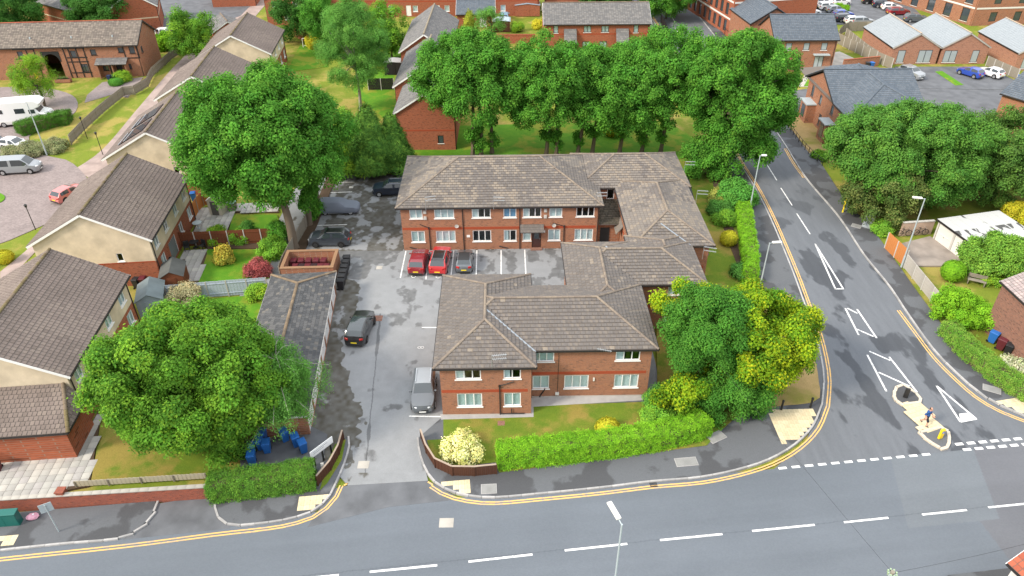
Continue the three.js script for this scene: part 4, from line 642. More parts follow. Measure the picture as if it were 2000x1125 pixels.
house({ name: 'detached_house', label: 'brick house with grey slate gable end tucked behind the three window house', x: 45.5, z: -137.5, turn: 0.1, w: 8, d: 10, eave: 5, ridge: 7.6, brick: M.brick, tile: slate, frame: greyFrame, trim: M.black, sides: {} });
const paleTile = { mats: T_pale, pick: any(2), w: 0.5, step: 0.4, gap: 0.012, th: 0.02, slot: 0.008, capMats: tints([[0.5, 0.4, 0.3], [0.45, 0.36, 0.28]]) };
for (const [x, z, d, lab, wn] of [[68.3, -131.4, 12.4, 'pinkish brick bungalow with pale roof behind the parked grey people carrier', [[1.6, 0.2, 1.3, 2.1, 1], [5.6, 0.2, 2.3, 2.1, 2]]], [76.6, -131.4, 12.4, 'pinkish brick bungalow with pale roof behind the blue and white cars', [[1.6, 0.2, 2.2, 2, 2], [5.8, 0.2, 1.2, 2, 1]]], [87.4, -128, 12.6, 'pinkish brick bungalow with pale roof at the far side of the timber fence', [[2, 0.2, 2, 2, 2]]]])
  house({ name: 'bungalow', label: lab, category: 'bungalow', x, z, turn: 0, w: 7.8, d, eave: 2.75, ridge: 5.1, brick: M.brickPink, tile: paleTile, frame: greyFrame, trim: M.concrete, glaze: M.glassPale, over: 0.2, pipes: false, sides: { s: { wins: wn } } });
{ // T-shaped slate house on the corner
  const H = thing('detached_house', 'corner brick house with T-shaped slate roof, bay windows and black railings', 'house', 48.2, -96, 0);
  const X = 5.65, Z0 = -7.6, Z1 = 8, wing = hip(-X - 0.3, X + 0.3, -12, Z1 + 0.3, 5.1, 0.42), main = { planes: gable(-5.6, 5.6, -X - 0.3, X + 0.3, 5.1, 7.85).planes.map((p) => p.map((q) => V(q.z, q.y, -q.x - 3))), caps: [[V(-X - 0.3, 7.85, -3), V(X + 0.3, 7.85, -3)]] };
  const hg = (p) => { const k = Math.min(p.x + X + 0.3, X + 0.3 - p.x, p.z + 12, Z1 + 0.3 - p.z); return k > 0 ? 5.1 + 0.42 * k : 0; }, hm = (p) => { const k = 5.6 - Math.abs(p.z + 3); return k > 0 ? 5.1 + k * 2.75 / 5.6 : 0; };
  tiledRoof(H, [{ ...wing, planes: wing.planes.filter((_, i) => i !== 2), caps: wing.caps.filter((_, i) => i < 2 || i === 4) }], { ...slate, name: 'wing_roof', hidden: (p) => hm(p) > p.y + 0.1 || p.z < -8.6, seed: 4 });
  tiledRoof(H, [main], { ...slate, hidden: (p) => hg(p) > p.y + 0.12, seed: 6 });
  const FW = face([-X, Z0], [-X, Z1]), FS = face([-X, Z1], [X, Z1]), ww = [[2, 3.2, 0.9, 1.5, 1], [5.2, 3.2, 0.8, 1.3, 1], [9.5, 3.4, 0.9, 1.2, 1], [12.6, 3.2, 0.9, 1.6, 1], [6.4, 0.6, 0.9, 1.6, 1], [13, 0.6, 0.9, 1.6, 1]];
  obj('wall', [panel(FW, [[0, -0.2], [15.38, -0.2], [15.38, 5.1], [9.8, 5.1], [4.6, 7.5], [0, 5.2]], ww, 0.22), panel(FS, [[0, -0.2], [11.3, -0.2], [11.3, 5.1], [0, 5.1]], [], 0.22), bx(11.1, 5.1, 0.2, 0, 0, Z0), bx(0.2, 5.1, 15, X - 0.1, 0, 0.2)], M.brick, H);
  for (const q of ww) addWindow(H, FW, q, { n: q[4], frame: greyFrame, glaze: M.glass, sillMat: greyFrame });
  for (const [u, w] of [[3, 2.6], [10.4, 2.4]]) { obj('bay', onFace(FW, bx(w, 2.7, 1.2, u, 0, 0.6)), M.brick, H); obj('bay_roof', onFace(FW, bx(w + 0.2, 0.15, 1.4, u, 2.7, 0.7)), M.galv, H); const bw = obj('bay_window', onFace(FW, bx(w * 0.45, 1.7, 0.06, u, 0.7, 1.22)), M.glass, H); }
  for (const [a, b] of [[V(-X - 0.35, 5, Z1 + 0.3), V(X + 0.3, 5, Z1 + 0.3)], [V(-X - 0.3, 5, 2.6), V(-X - 0.3, 5, Z1 + 0.25)]]) obj('gutter', bar(a, b, 0.12), M.gutter, H);
  obj('bargeboard', [bar(V(-X - 0.33, 5, 2.6), V(-X - 0.33, 7.75, -3), 0.05, 0.22), bar(V(-X - 0.33, 7.75, -3), V(-X - 0.33, 5, -8.6), 0.05, 0.22)], M.black, H);
}
house({ name: 'detached_house', label: 'brick house with slate roof beyond the parked black hatchback', x: 73, z: -94.5, turn: 0.55, w: 9, d: 11, eave: 5.1, ridge: 7.8, brick: M.brick, tile: slate, frame: greyFrame, trim: M.black, sides: {} });
// old brick house beside the long garden hedge, and the one with a red roof over the road
house({ name: 'brick_house', label: 'old weathered brick house flank beside the garden hedge and three bins', x: 46.6, z: -48.3, turn: 0.06, w: 9, d: 8.2, eave: 5, ridge: 7.2, brick: M.brickOld, tile: { mats: tints([[0.4, 0.33, 0.32], [0.46, 0.38, 0.36], [0.34, 0.29, 0.28]]), pick: any(3), w: 0.3, step: 0.28 }, trim: M.offwhite, over: 0.25, sides: {} });
house({ name: 'brick_house', label: 'white rendered house with red tiled roof across the main road', x: 32.1, z: -22.2, turn: 0.35, w: 7, d: 8, eave: 5, ridge: 7.5, brick: mat(0.7, 0.69, 0.66, 0.8, { map: mottle }), tile: { mats: T_red, pick: any(2) }, sides: {} });
{ // double garage
  const g = thing('double_garage', 'low double garage with two white doors and stained white sheet roof', 'garage', 48.6, -65.9, 0.2);
  obj('wall', [bx(7, 2.3, 0.2, 0, -0.1, 2.4), bx(7, 2.3, 0.2, 0, -0.1, -2.4), bx(0.2, 2.3, 4.59, 3.4, -0.1, 0), bx(0.2, 0.25, 4.59, -3.4, 1.95, 0), bx(0.18, 2.04, 0.25, -3.4, -0.1, 0)], M.concretePale, g);
  for (const z of [-1.2, 1.2]) { const d = obj('garage_door', [bx(0.06, 1.95, 2.1, -3.42, 0, z), bx(0.03, 0.06, 2, -3.46, 0.95, z)], M.offwhite, g); obj('handle', bx(0.05, 0.05, 0.14, -3.5, 0.85, z), M.steel, d); }
  const rm = mat(1, 1, 1, 0.8, { map: colourMap(512, 8, 6, (x, y) => mul([0.47, 0.475, 0.465], 1 - 0.8 * sstep(0.58, 0.64, fbm(x * 0.7, y * 2.5, 4, 0, 19)) * sstep(0.45, 0.55, vnoise(x * 0.4, y * 0.5, 0, 8)))) });
  const list = []; for (let i = 0; i < 7; i++) list.push(i); for (const i of list) obj('roof_sheet', plate([V(-3.65 + i * 1.05, 2.34 + i * 0.02, 2.65), V(-2.62 + i * 1.05, 2.355 + i * 0.02, 2.65), V(-2.62 + i * 1.05, 2.355 + i * 0.02, -2.65), V(-3.65 + i * 1.05, 2.34 + i * 0.02, -2.65)], 0.04), rm, g);
  obj('fascia', bx(0.05, 0.2, 5.3, -3.7, 2.14, 0), M.woodBlack, g);
}

// ---------------------------------------------------------------- trees, hedges and shrubs
const leafMat = (r = 0.75, t = 0.35) => new THREE.MeshPhysicalMaterial({ color: 0xffffff, roughness: r, specularIntensity: 0.1, transmission: t, thickness: 0, side: THREE.DoubleSide });
M.leaf = leafMat(0.9, 0.4); M.needle = mat(1, 1, 1, 0.95, { side: THREE.DoubleSide, specularIntensity: 0.1 });
/** A spray of small folded leaves; size in metres. */
function spray(n, rad, len, wid, seed, flat = 0.5, droop = 0.2) {
  const r = prng(seed), pos = [], nor = [], idx = [], a = V(0, 0, 0), u = V(0, 0, 0), v = V(0, 0, 0), w = V(0, 0, 0);
  for (let i = 0; i < n; i++) {
    const th = r() * 2 * PI, q = Math.sqrt(r()) * rad; a.set(Math.cos(th) * q, (r() - 0.5) * rad * flat * 2, Math.sin(th) * q);
    u.set(Math.cos(th) + (r() - 0.5) * 1.4, -droop - r() * 0.5 + 0.2, Math.sin(th) + (r() - 0.5) * 1.4).normalize(); v.set(r() - 0.5, 1.1, r() - 0.5).cross(u).normalize(); w.crossVectors(u, v);
    const l = len * (0.7 + 0.6 * r()), h = wid * (0.7 + 0.6 * r()) / 2, k = pos.length / 3, P = (s, t, f) => { pos.push(a.x + u.x * s + v.x * t + w.x * f, a.y + u.y * s + v.y * t + w.y * f, a.z + u.z * s + v.z * t + w.z * f); nor.push(w.x, w.y, w.z); };
    P(0, 0, 0); P(l * 0.45, -h, h * 0.35); P(l, 0, 0); P(l * 0.45, h, h * 0.35); idx.push(k, k + 1, k + 2, k, k + 2, k + 3);
  }
  const g = new THREE.BufferGeometry(); g.setAttribute('position', new THREE.Float32BufferAttribute(pos, 3)); g.setIndex(idx); g.computeVertexNormals(); return g;
}
const SPRAY = { broad: spray(27, 0.44, 0.21, 0.16, 1, 0.6), maple: spray(26, 0.36, 0.165, 0.13, 2, 0.6), ash: spray(28, 0.36, 0.15, 0.09, 3, 0.6), fine: spray(26, 0.3, 0.1, 0.06, 4, 0.9, 0.8), hedge: spray(22, 0.2, 0.085, 0.06, 5, 0.5, -0.2), needle: spray(26, 0.34, 0.3, 0.055, 6, 0.35, 0.25), shrub: spray(22, 0.22, 0.12, 0.075, 7, 0.6, 0) };
const tmpM = new THREE.Matrix4(), tmpQ = new THREE.Quaternion(), tmpQ2 = new THREE.Quaternion(), tmpC = new THREE.Color();
/** One crown: places = [{p, n (outward), s, c}] */
function foliage(parent, name, kind, places, m = M.leaf) {
  const o = new THREE.InstancedMesh(SPRAY[kind], m, places.length), r = prng(places.length + 3);
  places.forEach((q, i) => { tmpQ.setFromUnitVectors(UP, q.n); tmpQ2.setFromAxisAngle(UP, r() * 2 * PI); tmpQ.multiply(tmpQ2); o.setMatrixAt(i, tmpM.compose(q.p, tmpQ, V(q.s, q.s, q.s))); o.setColorAt(i, tmpC.setRGB(...q.c)); });
  o.name = name; o.userData.kind = 'stuff'; parent.add(o); return o;
}
/** Sprays over many overlapping puffs inside an ellipsoid-ish crown. */
function crown(o, r) {
  const { c = [0, 8, 0], R = [5, 4, 5], puffs = 60, pr = 1.3, per = 34, cols, shape = 1, low = -0.75, size = 1, out = [], balls = [] } = o;
  for (let k = 0, tries = 0; k < puffs && tries < puffs * 12; tries++) {
    const y = lerp(low, 1, r()), th = r() * 2 * PI, ring = Math.sqrt(Math.max(0, 1 - y * y)), rad = k < puffs * 0.72 ? 0.86 + 0.2 * r() : 0.35 + 0.4 * r(), bump = 0.88 + 0.24 * vnoise(th * 1.3 + 5, y * 2 + k * 0.001, 0, o.seed);
    const p = V(c[0] + Math.cos(th) * ring ** shape * R[0] * rad * bump, c[1] + y * R[1] * rad * bump, c[2] + Math.sin(th) * ring ** shape * R[2] * rad * bump), q = pr * (0.7 + 0.6 * r());
    if (balls.some((b) => b.p.distanceTo(p) < (b.q + q) * 0.36)) continue;
    balls.push({ p, q }); k++;
    const own = cols[Math.floor(r() * cols.length)], pl = 0.94 + 0.12 * r();
    for (let i = 0; i < per * q * q / (pr * pr); i++) {
      const n = V(r() * 2 - 1, r() * 1.7 - 0.6, r() * 2 - 1).normalize(), s = size * (0.8 + 0.5 * r()), at = p.clone().addScaledVector(n, q * (0.5 + 0.72 * r() ** 0.8)); at.y -= 0.08 * q;
      const t = pl * (0.8 + 0.4 * r()), base = r() < 0.75 ? cols[Math.floor(r() * cols.length)] : own;
      out.push({ p: at, n: n.clone().add(V(0, 0.5, 0)).normalize(), s, c: [base[0] * t * (0.9 + 0.25 * r()), base[1] * t, base[2] * t] });
    }
  }
  return { out, balls };
}
function limb(pts, r0, r1) {
  const c = new THREE.CatmullRomCurve3(pts), n = Math.max(4, pts.length * 4), g = new THREE.TubeGeometry(c, n, 1, 7), f = g.attributes.position, P = c.getPoints(n);
  for (let i = 0; i <= n; i++) { const q = c.getPointAt(i / n), rr = lerp(r0, r1, i / n) * (i === 0 ? 1.25 : 1); for (let j = 0; j <= 7; j++) { const k = i * 8 + j; f.setXYZ(k, q.x + (f.getX(k) - q.x) * rr, q.y + (f.getY(k) - q.y) * rr, q.z + (f.getZ(k) - q.z) * rr); } }
  g.computeVertexNormals(); return g;
}
function tree(o) {
  const T = thing(o.name ?? 'broadleaf_tree', o.label, o.category ?? 'tree', o.x, o.z, 0, o.group), r = prng(o.seed ?? 1), kind = o.kind ?? 'broad';
  let all = [], balls = [];
  for (const cr of o.crowns) { const q = crown({ cols: o.cols, size: o.size ?? 1, seed: o.seed ?? 1, ...cr }, r); all = all.concat(q.out); balls = balls.concat(q.balls); }
  const trunks = o.trunks ?? [[0, 0]], c0 = o.crowns[0], top = V(c0.c[0], c0.c[1] + (o.fork ?? -0.2) * c0.R[1], c0.c[2]), tg = [];
  for (const [tx, tz] of trunks) tg.push(limb([V(tx, -0.1, tz), V(tx * 0.9 + top.x * 0.1 + 0.15, top.y * 0.4, tz * 0.9 + top.z * 0.1), V(tx * 0.6 + top.x * 0.4, top.y, tz * 0.6 + top.z * 0.4)], o.tr ?? 0.35, (o.tr ?? 0.35) * 0.55));
  const trunk = obj('trunk', tg, o.bark ?? M.bark, T), bl = balls.slice(0, o.limbs ?? 14);
  if (bl.length) obj('limb', bl.map((b) => { const s = V(trunks[0][0] * 0.6 + top.x * 0.4, top.y * (0.75 + 0.2 * r()), trunks[0][1] * 0.6 + top.z * 0.4), m = s.clone().lerp(b.p, 0.5); m.y += 0.4; return limb([s, m, b.p], (o.tr ?? 0.35) * 0.4, 0.04); }), o.bark ?? M.bark, T);
  foliage(T, 'crown', kind, all, o.mat); return T;
}
const GREEN = [[0.0978, 0.293, 0.0347], [0.117, 0.345, 0.0405], [0.0881, 0.26, 0.0347], [0.146, 0.379, 0.0462]], DEEP = [[0.0761, 0.22, 0.0393], [0.095, 0.265, 0.0449], [0.0666, 0.191, 0.0337]], MAPLE = [[0.124, 0.298, 0.0307], [0.156, 0.357, 0.0358], [0.101, 0.254, 0.0286], [0.202, 0.402, 0.0358]], GOLD = [[0.32, 0.46, 0.02], [0.23, 0.4, 0.02], [0.15, 0.32, 0.02], [0.1, 0.25, 0.02], [0.42, 0.51, 0.022]], SILVER = [[0.146, 0.355, 0.0672], [0.175, 0.408, 0.072], [0.124, 0.302, 0.0576]], BLUEGREEN = [[0.0918, 0.278, 0.0382], [0.119, 0.327, 0.0425], [0.0756, 0.242, 0.034]], LIME = [[0.2, 0.38, 0.03], [0.15, 0.32, 0.03], [0.26, 0.42, 0.03]];

// the big trees beside the car park
tree({ label: 'huge spreading green tree over the gardens beside the parked dark crossover', x: -22.8, z: -66.6, seed: 3, tr: 0.5, trunks: [[0, 0]], crowns: [{ c: [-2.6, 10.8, -3.2], R: [6.8, 6.3, 7], puffs: 300, pr: 0.92, per: 24 }], cols: GREEN, fork: -0.45 });
tree({ label: 'tall green tree with ivy on twin trunks beside the covered car', x: -22.3, z: -71.5, seed: 4, tr: 0.36, trunks: [[0, 0], [0.5, -2.4]], crowns: [{ c: [0.1, 9.2, -2.5], R: [4.8, 5, 5], puffs: 52, pr: 1.35, per: 32 }, { c: [0.2, 2.2, -0.4], R: [0.9, 2.6, 1.4], puffs: 10, pr: 0.6, per: 22 }], cols: GREEN });
// the row behind the flats
const row = 'tall trees in a row behind the flats';
[[-3.9, -89.7, [[0, 0], [1.4, -0.6], [-1.1, 0.3]], [-0.4, 9.8, -1], [6.6, 5, 5.2], 88, 'tall tree on three stems at the terrace end of the row', 6], [5, -89.6, [[-0.4, 0], [0.9, 0.2]], [0.2, 9.3, -0.5], [5.4, 5, 5], 60, 'tall tree on two stems next to the three stemmed one in the row', 7], [8.7, -89.8, [[0, 0], [1.9, 0]], [2.8, 8.7, -0.3], [4.6, 4.8, 4.6], 50, 'slim ivy clad tree in the middle of the row behind the flats', 8], [14.2, -90, [[0, 0]], [1, 8.6, -0.5], [4.3, 4.8, 4.6], 46, 'single stemmed tree beside the middle of the row behind the flats', 9], [19.6, -90.1, [[0, 0], [-2.5, 0]], [0.8, 9.6, -0.5], [6.2, 5.2, 5.4], 72, 'broad tree next to the largest roadside tree of the row', 10]].forEach(([x, z, trunks, c, R, puffs, label, seed]) => tree({ label, group: row, x, z, trunks, seed, tr: 0.28, crowns: [{ c, R, puffs: Math.round(puffs * 2.5), pr: 0.9, per: 21 }, ...trunks.map(([a, b]) => ({ c: [a, 2.6, b], R: [0.5, 2, 0.5], puffs: 4, pr: 0.45, per: 14 }))], cols: GREEN }));
tree({ label: 'largest tree of the row, low branches hanging beside the road', group: row, x: 24.2, z: -83.6, seed: 12, tr: 0.45, trunks: [[0, 0], [2.4, -1.2]], crowns: [{ c: [3, 10.6, -0.5], R: [5.5, 6, 5.2], puffs: 185, pr: 0.9, per: 24, low: -0.9 }, { c: [3.6, 4, 0.4], R: [3.6, 3, 3.2], puffs: 30, pr: 1.1, per: 28 }, { c: [-0.5, 2.2, 0.6], R: [2.4, 2.2, 2], puffs: 14, pr: 0.9, per: 28 }], cols: GREEN });
// behind the old garages
tree({ label: 'wide dull green tree behind the double garage and street lamp', x: 43.5, z: -75.5, seed: 14, tr: 0.4, trunks: [[0, 0], [3, 1]], crowns: [{ c: [1, 5.8, -0.5], R: [8.2, 5.2, 6.4], puffs: 320, pr: 0.86, per: 24, low: -0.95 }, { c: [-3.4, 3, 4.2], R: [3.6, 2.6, 2.6], puffs: 24, pr: 1, per: 30, cols: [[0.14, 0.21, 0.05], [0.1, 0.17, 0.04], [0.2, 0.25, 0.07]] }], cols: [[0.125, 0.31, 0.05], [0.15, 0.35, 0.055], [0.1, 0.26, 0.045]], kind: 'broad', size: 0.9 });
tree({ label: 'green tree beyond the roof of the double garage', x: 55.5, z: -76.5, seed: 15, tr: 0.35, crowns: [{ c: [1, 5.2, 0], R: [5.4, 4.6, 6], puffs: 140, pr: 0.9, per: 24, low: -0.9 }], cols: [[0.12, 0.26, 0.05], [0.15, 0.3, 0.055], [0.1, 0.21, 0.045]], size: 0.9 });
// street corner trees
tree({ label: 'leafy maple overhanging the brick garden wall and lawn', x: -20.6, z: -37.2, seed: 21, kind: 'maple', tr: 0.28, crowns: [{ c: [-1.9, 6.2, -2.4], R: [5.9, 4.3, 5.2], puffs: 330, pr: 0.74, per: 27, low: -0.95 }, { c: [-1, 2, 0.2], R: [2, 1.6, 1.4], puffs: 14, pr: 0.7, per: 30 }], cols: MAPLE, size: 1.05 });
{
  const B = thing('birch_tree', 'weeping silver birch over the garage roof and blue bins', 'tree', -17.4, -40, 0), r = prng(31), all = [], lg = [];
  const tr = limb([V(0, -0.1, 0), V(0.1, 3, -0.2), V(0.6, 5.6, -0.8), V(0.9, 7.2, -1)], 0.2, 0.05);
  for (let k = 0; k < 64; k++) {
    const th = r() * 2 * PI, y = 2.3 + r() * 4.6, L = (1.8 + r() * 2.9) * (y > 6 ? 0.6 : 1), s = V(0.1 + y * 0.07, y, -0.1 * y), e = V(s.x + Math.cos(th) * L, y + 0.7 * r(), s.z + Math.sin(th) * L), mid = s.clone().lerp(e, 0.5); mid.y += 0.5;
    lg.push(limb([s, mid, e], 0.045, 0.012));
    for (let j = 0; j < 9; j++) { const t = 0.35 + 0.65 * r(), b = s.clone().lerp(e, t); b.y += 0.5 * Math.sin(PI * t) * 0.8; const drop = Math.min(0.5 + r() * 2.1, b.y - (b.z > 0.2 ? 3 : 1.2)); for (let i = 0; i < drop * 4.5; i++) { const q = 0.8 + 0.4 * r(), c = SILVER[Math.floor(r() * 3)]; all.push({ p: V(b.x + (r() - 0.5) * 0.3, b.y - i / 4.5 + 0.1 * r(), b.z + (r() - 0.5) * 0.3), n: V(r() - 0.5, 0.8, r() - 0.5).normalize(), s: 0.8 + 0.5 * r(), c: mul(c, q) }); } }
  }
  obj('trunk', tr, M.barkPale, B); obj('limb', lg, M.barkPale, B); foliage(B, 'crown', 'fine', all);
}
tree({ name: 'birch_tree', label: 'tall weeping birch among the back gardens', x: -22.3, z: -106, seed: 33, kind: 'ash', tr: 0.25, bark: M.barkPale, crowns: [{ c: [0, 9, 0], R: [4.3, 5.6, 4.2], puffs: 84, pr: 1.05, per: 34, low: -0.9 }, { c: [-0.4, 12.5, -1], R: [2.5, 3.2, 2.5], puffs: 26, pr: 1, per: 30 }], cols: SILVER });
tree({ label: 'blue green tree growing through golden foliage at the street corner', x: 14.6, z: -44.2, seed: 41, kind: 'ash', tr: 0.24, bark: M.barkPale, crowns: [{ c: [0.2, 6.4, 0], R: [3.1, 2.9, 3], puffs: 100, pr: 0.62, per: 30, low: -0.8 }, { c: [2.2, 2.1, 2.4], R: [2.8, 2.2, 1.8], puffs: 56, pr: 0.58, per: 26, cols: BLUEGREEN }], cols: BLUEGREEN, size: 1 });
tree({ name: 'golden_maple', label: 'golden yellow maple by the dry verge at the street corner', x: 17.2, z: -44.2, seed: 43, kind: 'maple', tr: 0.26, crowns: [{ c: [1.2, 4.8, -0.3], R: [4.1, 4, 3.6], puffs: 130, pr: 0.68, per: 32, low: -0.95, mixed: 1 }, { c: [-4.2, 2.1, 2.6], R: [2.2, 1.7, 1.2], puffs: 24, pr: 0.52, per: 28, mixed: 1 }, { c: [-3, 6.8, -2.2], R: [3, 1.7, 1.4], puffs: 24, pr: 0.6, per: 28, mixed: 1 }], cols: GOLD });
// conifers beside the parked dark blue car
function conifer(x, z, h, R, label, seed, cols, group) {
  const C = thing('conifer', label, 'tree', x, z, 0, group), r = prng(seed), all = [];
  for (let i = 0; i < h * R * 75; i++) {
    const t = 1 - Math.sqrt(r()), y = lerp(h, h * 0.22, 1 - t), th = r() * 2 * PI, rr = R * (1 - t) ** 0.5 * (0.42 + 0.8 * vnoise(th * 2.4 + 9, y * 1.3, 0, seed)) * (0.55 + 0.45 * r() ** 0.4), n = V(Math.cos(th), 0.35, Math.sin(th)).normalize(), c = cols[Math.floor(r() * cols.length)];
    all.push({ p: V(n.x * rr, y - rr * 0.18, n.z * rr), n, s: 0.9 + 0.6 * r(), c: mul(c, 0.75 + 0.5 * r()) });
  }
  obj('trunk', limb([V(0, -0.1, 0), V(0.1, h * 0.5, 0), V(0, h * 0.95, 0)], 0.24, 0.05), M.bark, C); foliage(C, 'crown', 'needle', all, M.needle);
}
const CON = [[0.091, 0.218, 0.036], [0.0637, 0.164, 0.0288], [0.146, 0.291, 0.0432]], CONY = [[0.328, 0.51, 0.0396], [0.146, 0.309, 0.033], [0.091, 0.2, 0.0264]];
conifer(-19.8, -84.2, 8.6, 3.2, 'yellow tipped conifer next to the big spreading tree', 51, CONY); conifer(-17, -83.6, 9.2, 3.4, 'middle dark conifer behind the parked dark blue car', 52, CON); conifer(-14.4, -84.6, 7.6, 2.9, 'dark conifer beside the brick gable end', 53, CON);
conifer(-7.6, -143.5, 4.6, 1.6, 'small yellow conifer in front of the little bungalow', 54, [[0.35, 0.38, 0.04], [0.25, 0.32, 0.04]]);
// trees in the back gardens and beyond
[[-78, -146, 5, 4, 'dark green tree at the end of the timber framed row', DEEP, 1], [-92, -140, 6, 5, 'big dark tree behind the timber framed row', DEEP, 2], [-70.5, -108.5, 2.6, 2.6, 'bright yellow green tree in front of the arched passage', LIME, 3], [-54, -129.5, 3.4, 3.6, 'green tree between the lodge and the cream houses', MAPLE, 4], [-38.5, -141, 4.6, 4.6, 'dark tree behind the goal', DEEP, 5], [-31.5, -136, 4.6, 4.2, 'dense garden tree behind the weeping birch', GREEN, 6], [-20.8, -130, 3.2, 4, 'loose green tree beside the staggered terrace', MAPLE, 7], [31.5, -154.5, 5.5, 4.8, 'rounded green tree behind the red brick semi', GREEN, 8], [19.5, -157, 5, 4, 'wide dark tree above the semi roof', DEEP, 9], [-3.6, -142, 2, 2.2, 'pale leafed young tree in front of the bungalow doors', SILVER, 10], [-27, -90, 3.2, 3.2, 'garden tree between birch and the spreading tree', GREEN, 11], [-35.5, -112, 2, 2.4, 'small garden tree beside the end cream house', MAPLE, 12]].forEach(([x, z, R, h, label, cols, s]) => tree({ label, x, z, seed: 60 + s, tr: 0.2, limbs: 6, crowns: [{ c: [0, h + 1.2, 0], R: [R, h, R], puffs: Math.round(R * R * 2.6), pr: 1.15, per: 26, low: -0.9 }], cols, kind: R < 3 ? 'maple' : 'broad' }));

/** Clipped hedge along ground points: a leafy skin over a twiggy core. */
function hedge(o) {
  const { pts, w, h, label, cols, per = 120, y = 0.1, name = 'hedge', category = 'hedge' } = o, T = thing(name, label, category, pts[0][0], pts[0][1], 0, o.group), r = prng(o.seed ?? 5), all = [], P = pts.map(([x, z]) => [x - pts[0][0], z - pts[0][1]]);
  obj('twigs', ribbon(P, w - 0.22, y + h - 0.14, 0), mat(0.11, 0.085, 0.055, 0.95), T);
  const L = lengthOf(P), n = Math.round((L + w) * (w + 2 * h) * per / 4);
  for (let i = 0; i < n; i++) {
    const s = -0.05 + r() * (L + 0.1), p = along(P, clamp(s, 0, L - 0.001)), q = r() * (w + 2 * h), bump = 0.13 * (fbm(p.x * 1.2 + 20, p.z * 1.2 + 50, 3, 0, 7) - 0.5); let t, yy, nn;
    const nx = Math.sin(p.turn), nz = Math.cos(p.turn), end = s < 0.0 || s > L;
    if (q < w) { t = q - w / 2; yy = h + bump; nn = V(0, 1, 0); } else { const sd = q < w + h ? 1 : -1; t = sd * (w / 2 + bump * 0.8 - 0.04); yy = r() * h; nn = V(nx * sd, 0.35, nz * sd); if (yy > h - 0.15) t -= sd * 0.08; }
    const c = cols[Math.floor(r() * cols.length)];
    all.push({ p: V(p.x + nx * t + (r() - 0.5) * 0.08, y + yy + (r() - 0.5) * 0.07, p.z + nz * t), n: nn.add(V(r() - 0.5, r() * 0.6, r() - 0.5).multiplyScalar(0.9)).normalize(), s: 0.75 + 0.5 * r(), c: mul(c, 0.75 + 0.5 * r()) });
  }
  for (const e of [0, L - 0.001]) { const p = along(P, e), k = e ? 1 : -1; for (let i = 0; i < w * h * per / 3; i++) { const t = (r() - 0.5) * w, c = cols[Math.floor(r() * cols.length)]; all.push({ p: V(p.x + Math.sin(p.turn) * t + Math.cos(p.turn) * k * 0.02, y + r() * h, p.z + Math.cos(p.turn) * t - Math.sin(p.turn) * k * 0.02), n: V(Math.cos(p.turn) * k, 0.3, -Math.sin(p.turn) * k).add(V(r() - 0.5, r() - 0.5, r() - 0.5)).normalize(), s: 0.8 + 0.4 * r(), c: mul(c, 0.75 + 0.5 * r()) }); } }
  foliage(T, 'foliage', 'hedge', all, M.needle); return T;
}
const HEDGE = [[0.166, 0.381, 0.0208], [0.128, 0.318, 0.0194], [0.204, 0.432, 0.0242]];
hedge({ pts: smooth([[-1.02,-36.8],[2.13,-37.11],[5.88,-37.66],[9.71,-38.32],[12.89,-39.16],[14.26,-39.83]], 1), w: 1.5, h: 1.55, label: 'long clipped bright green hedge round the front lawn', cols: HEDGE, per: 150, seed: 2 });
hedge({ pts: smooth([[22.91,-59.26],[23.78,-62.53],[24.78,-67.51],[25.78,-73.07]], 1), w: 1.35, h: 1.5, label: 'clipped bright green hedge beside the side road pavement', cols: HEDGE, seed: 3 });
hedge({ pts: smooth([[-20.67,-34.16],[-18.55,-34.41],[-15.82,-34.83],[-13.93,-35.18]], 1), w: 1.7, h: 1.5, label: 'dense green hedge in front of the blue bins', cols: [[0.09, 0.22, 0.028], [0.12, 0.26, 0.03], [0.07, 0.18, 0.025]], seed: 4 });
hedge({ pts: smooth([[38.09,-51.38],[38.31,-48.7],[39.02,-45.94],[40.02,-43.6],[41.61,-41.85]], 1), w: 1.4, h: 1.3, label: 'sloping green hedge along the footway of the old brick house', cols: [[0.1, 0.25, 0.03], [0.14, 0.3, 0.035], [0.2, 0.33, 0.05]], seed: 5 });
hedge({ pts: smooth([[-68.37,-97.68],[-66.64,-99.84],[-65.02,-101.7],[-63.5,-102.05]], 1), w: 2.4, h: 1.5, y: -0.05, label: 'rounded dark hedge beside the motorhome', cols: [[0.08, 0.2, 0.025], [0.06, 0.16, 0.02]], seed: 6, per: 90 });

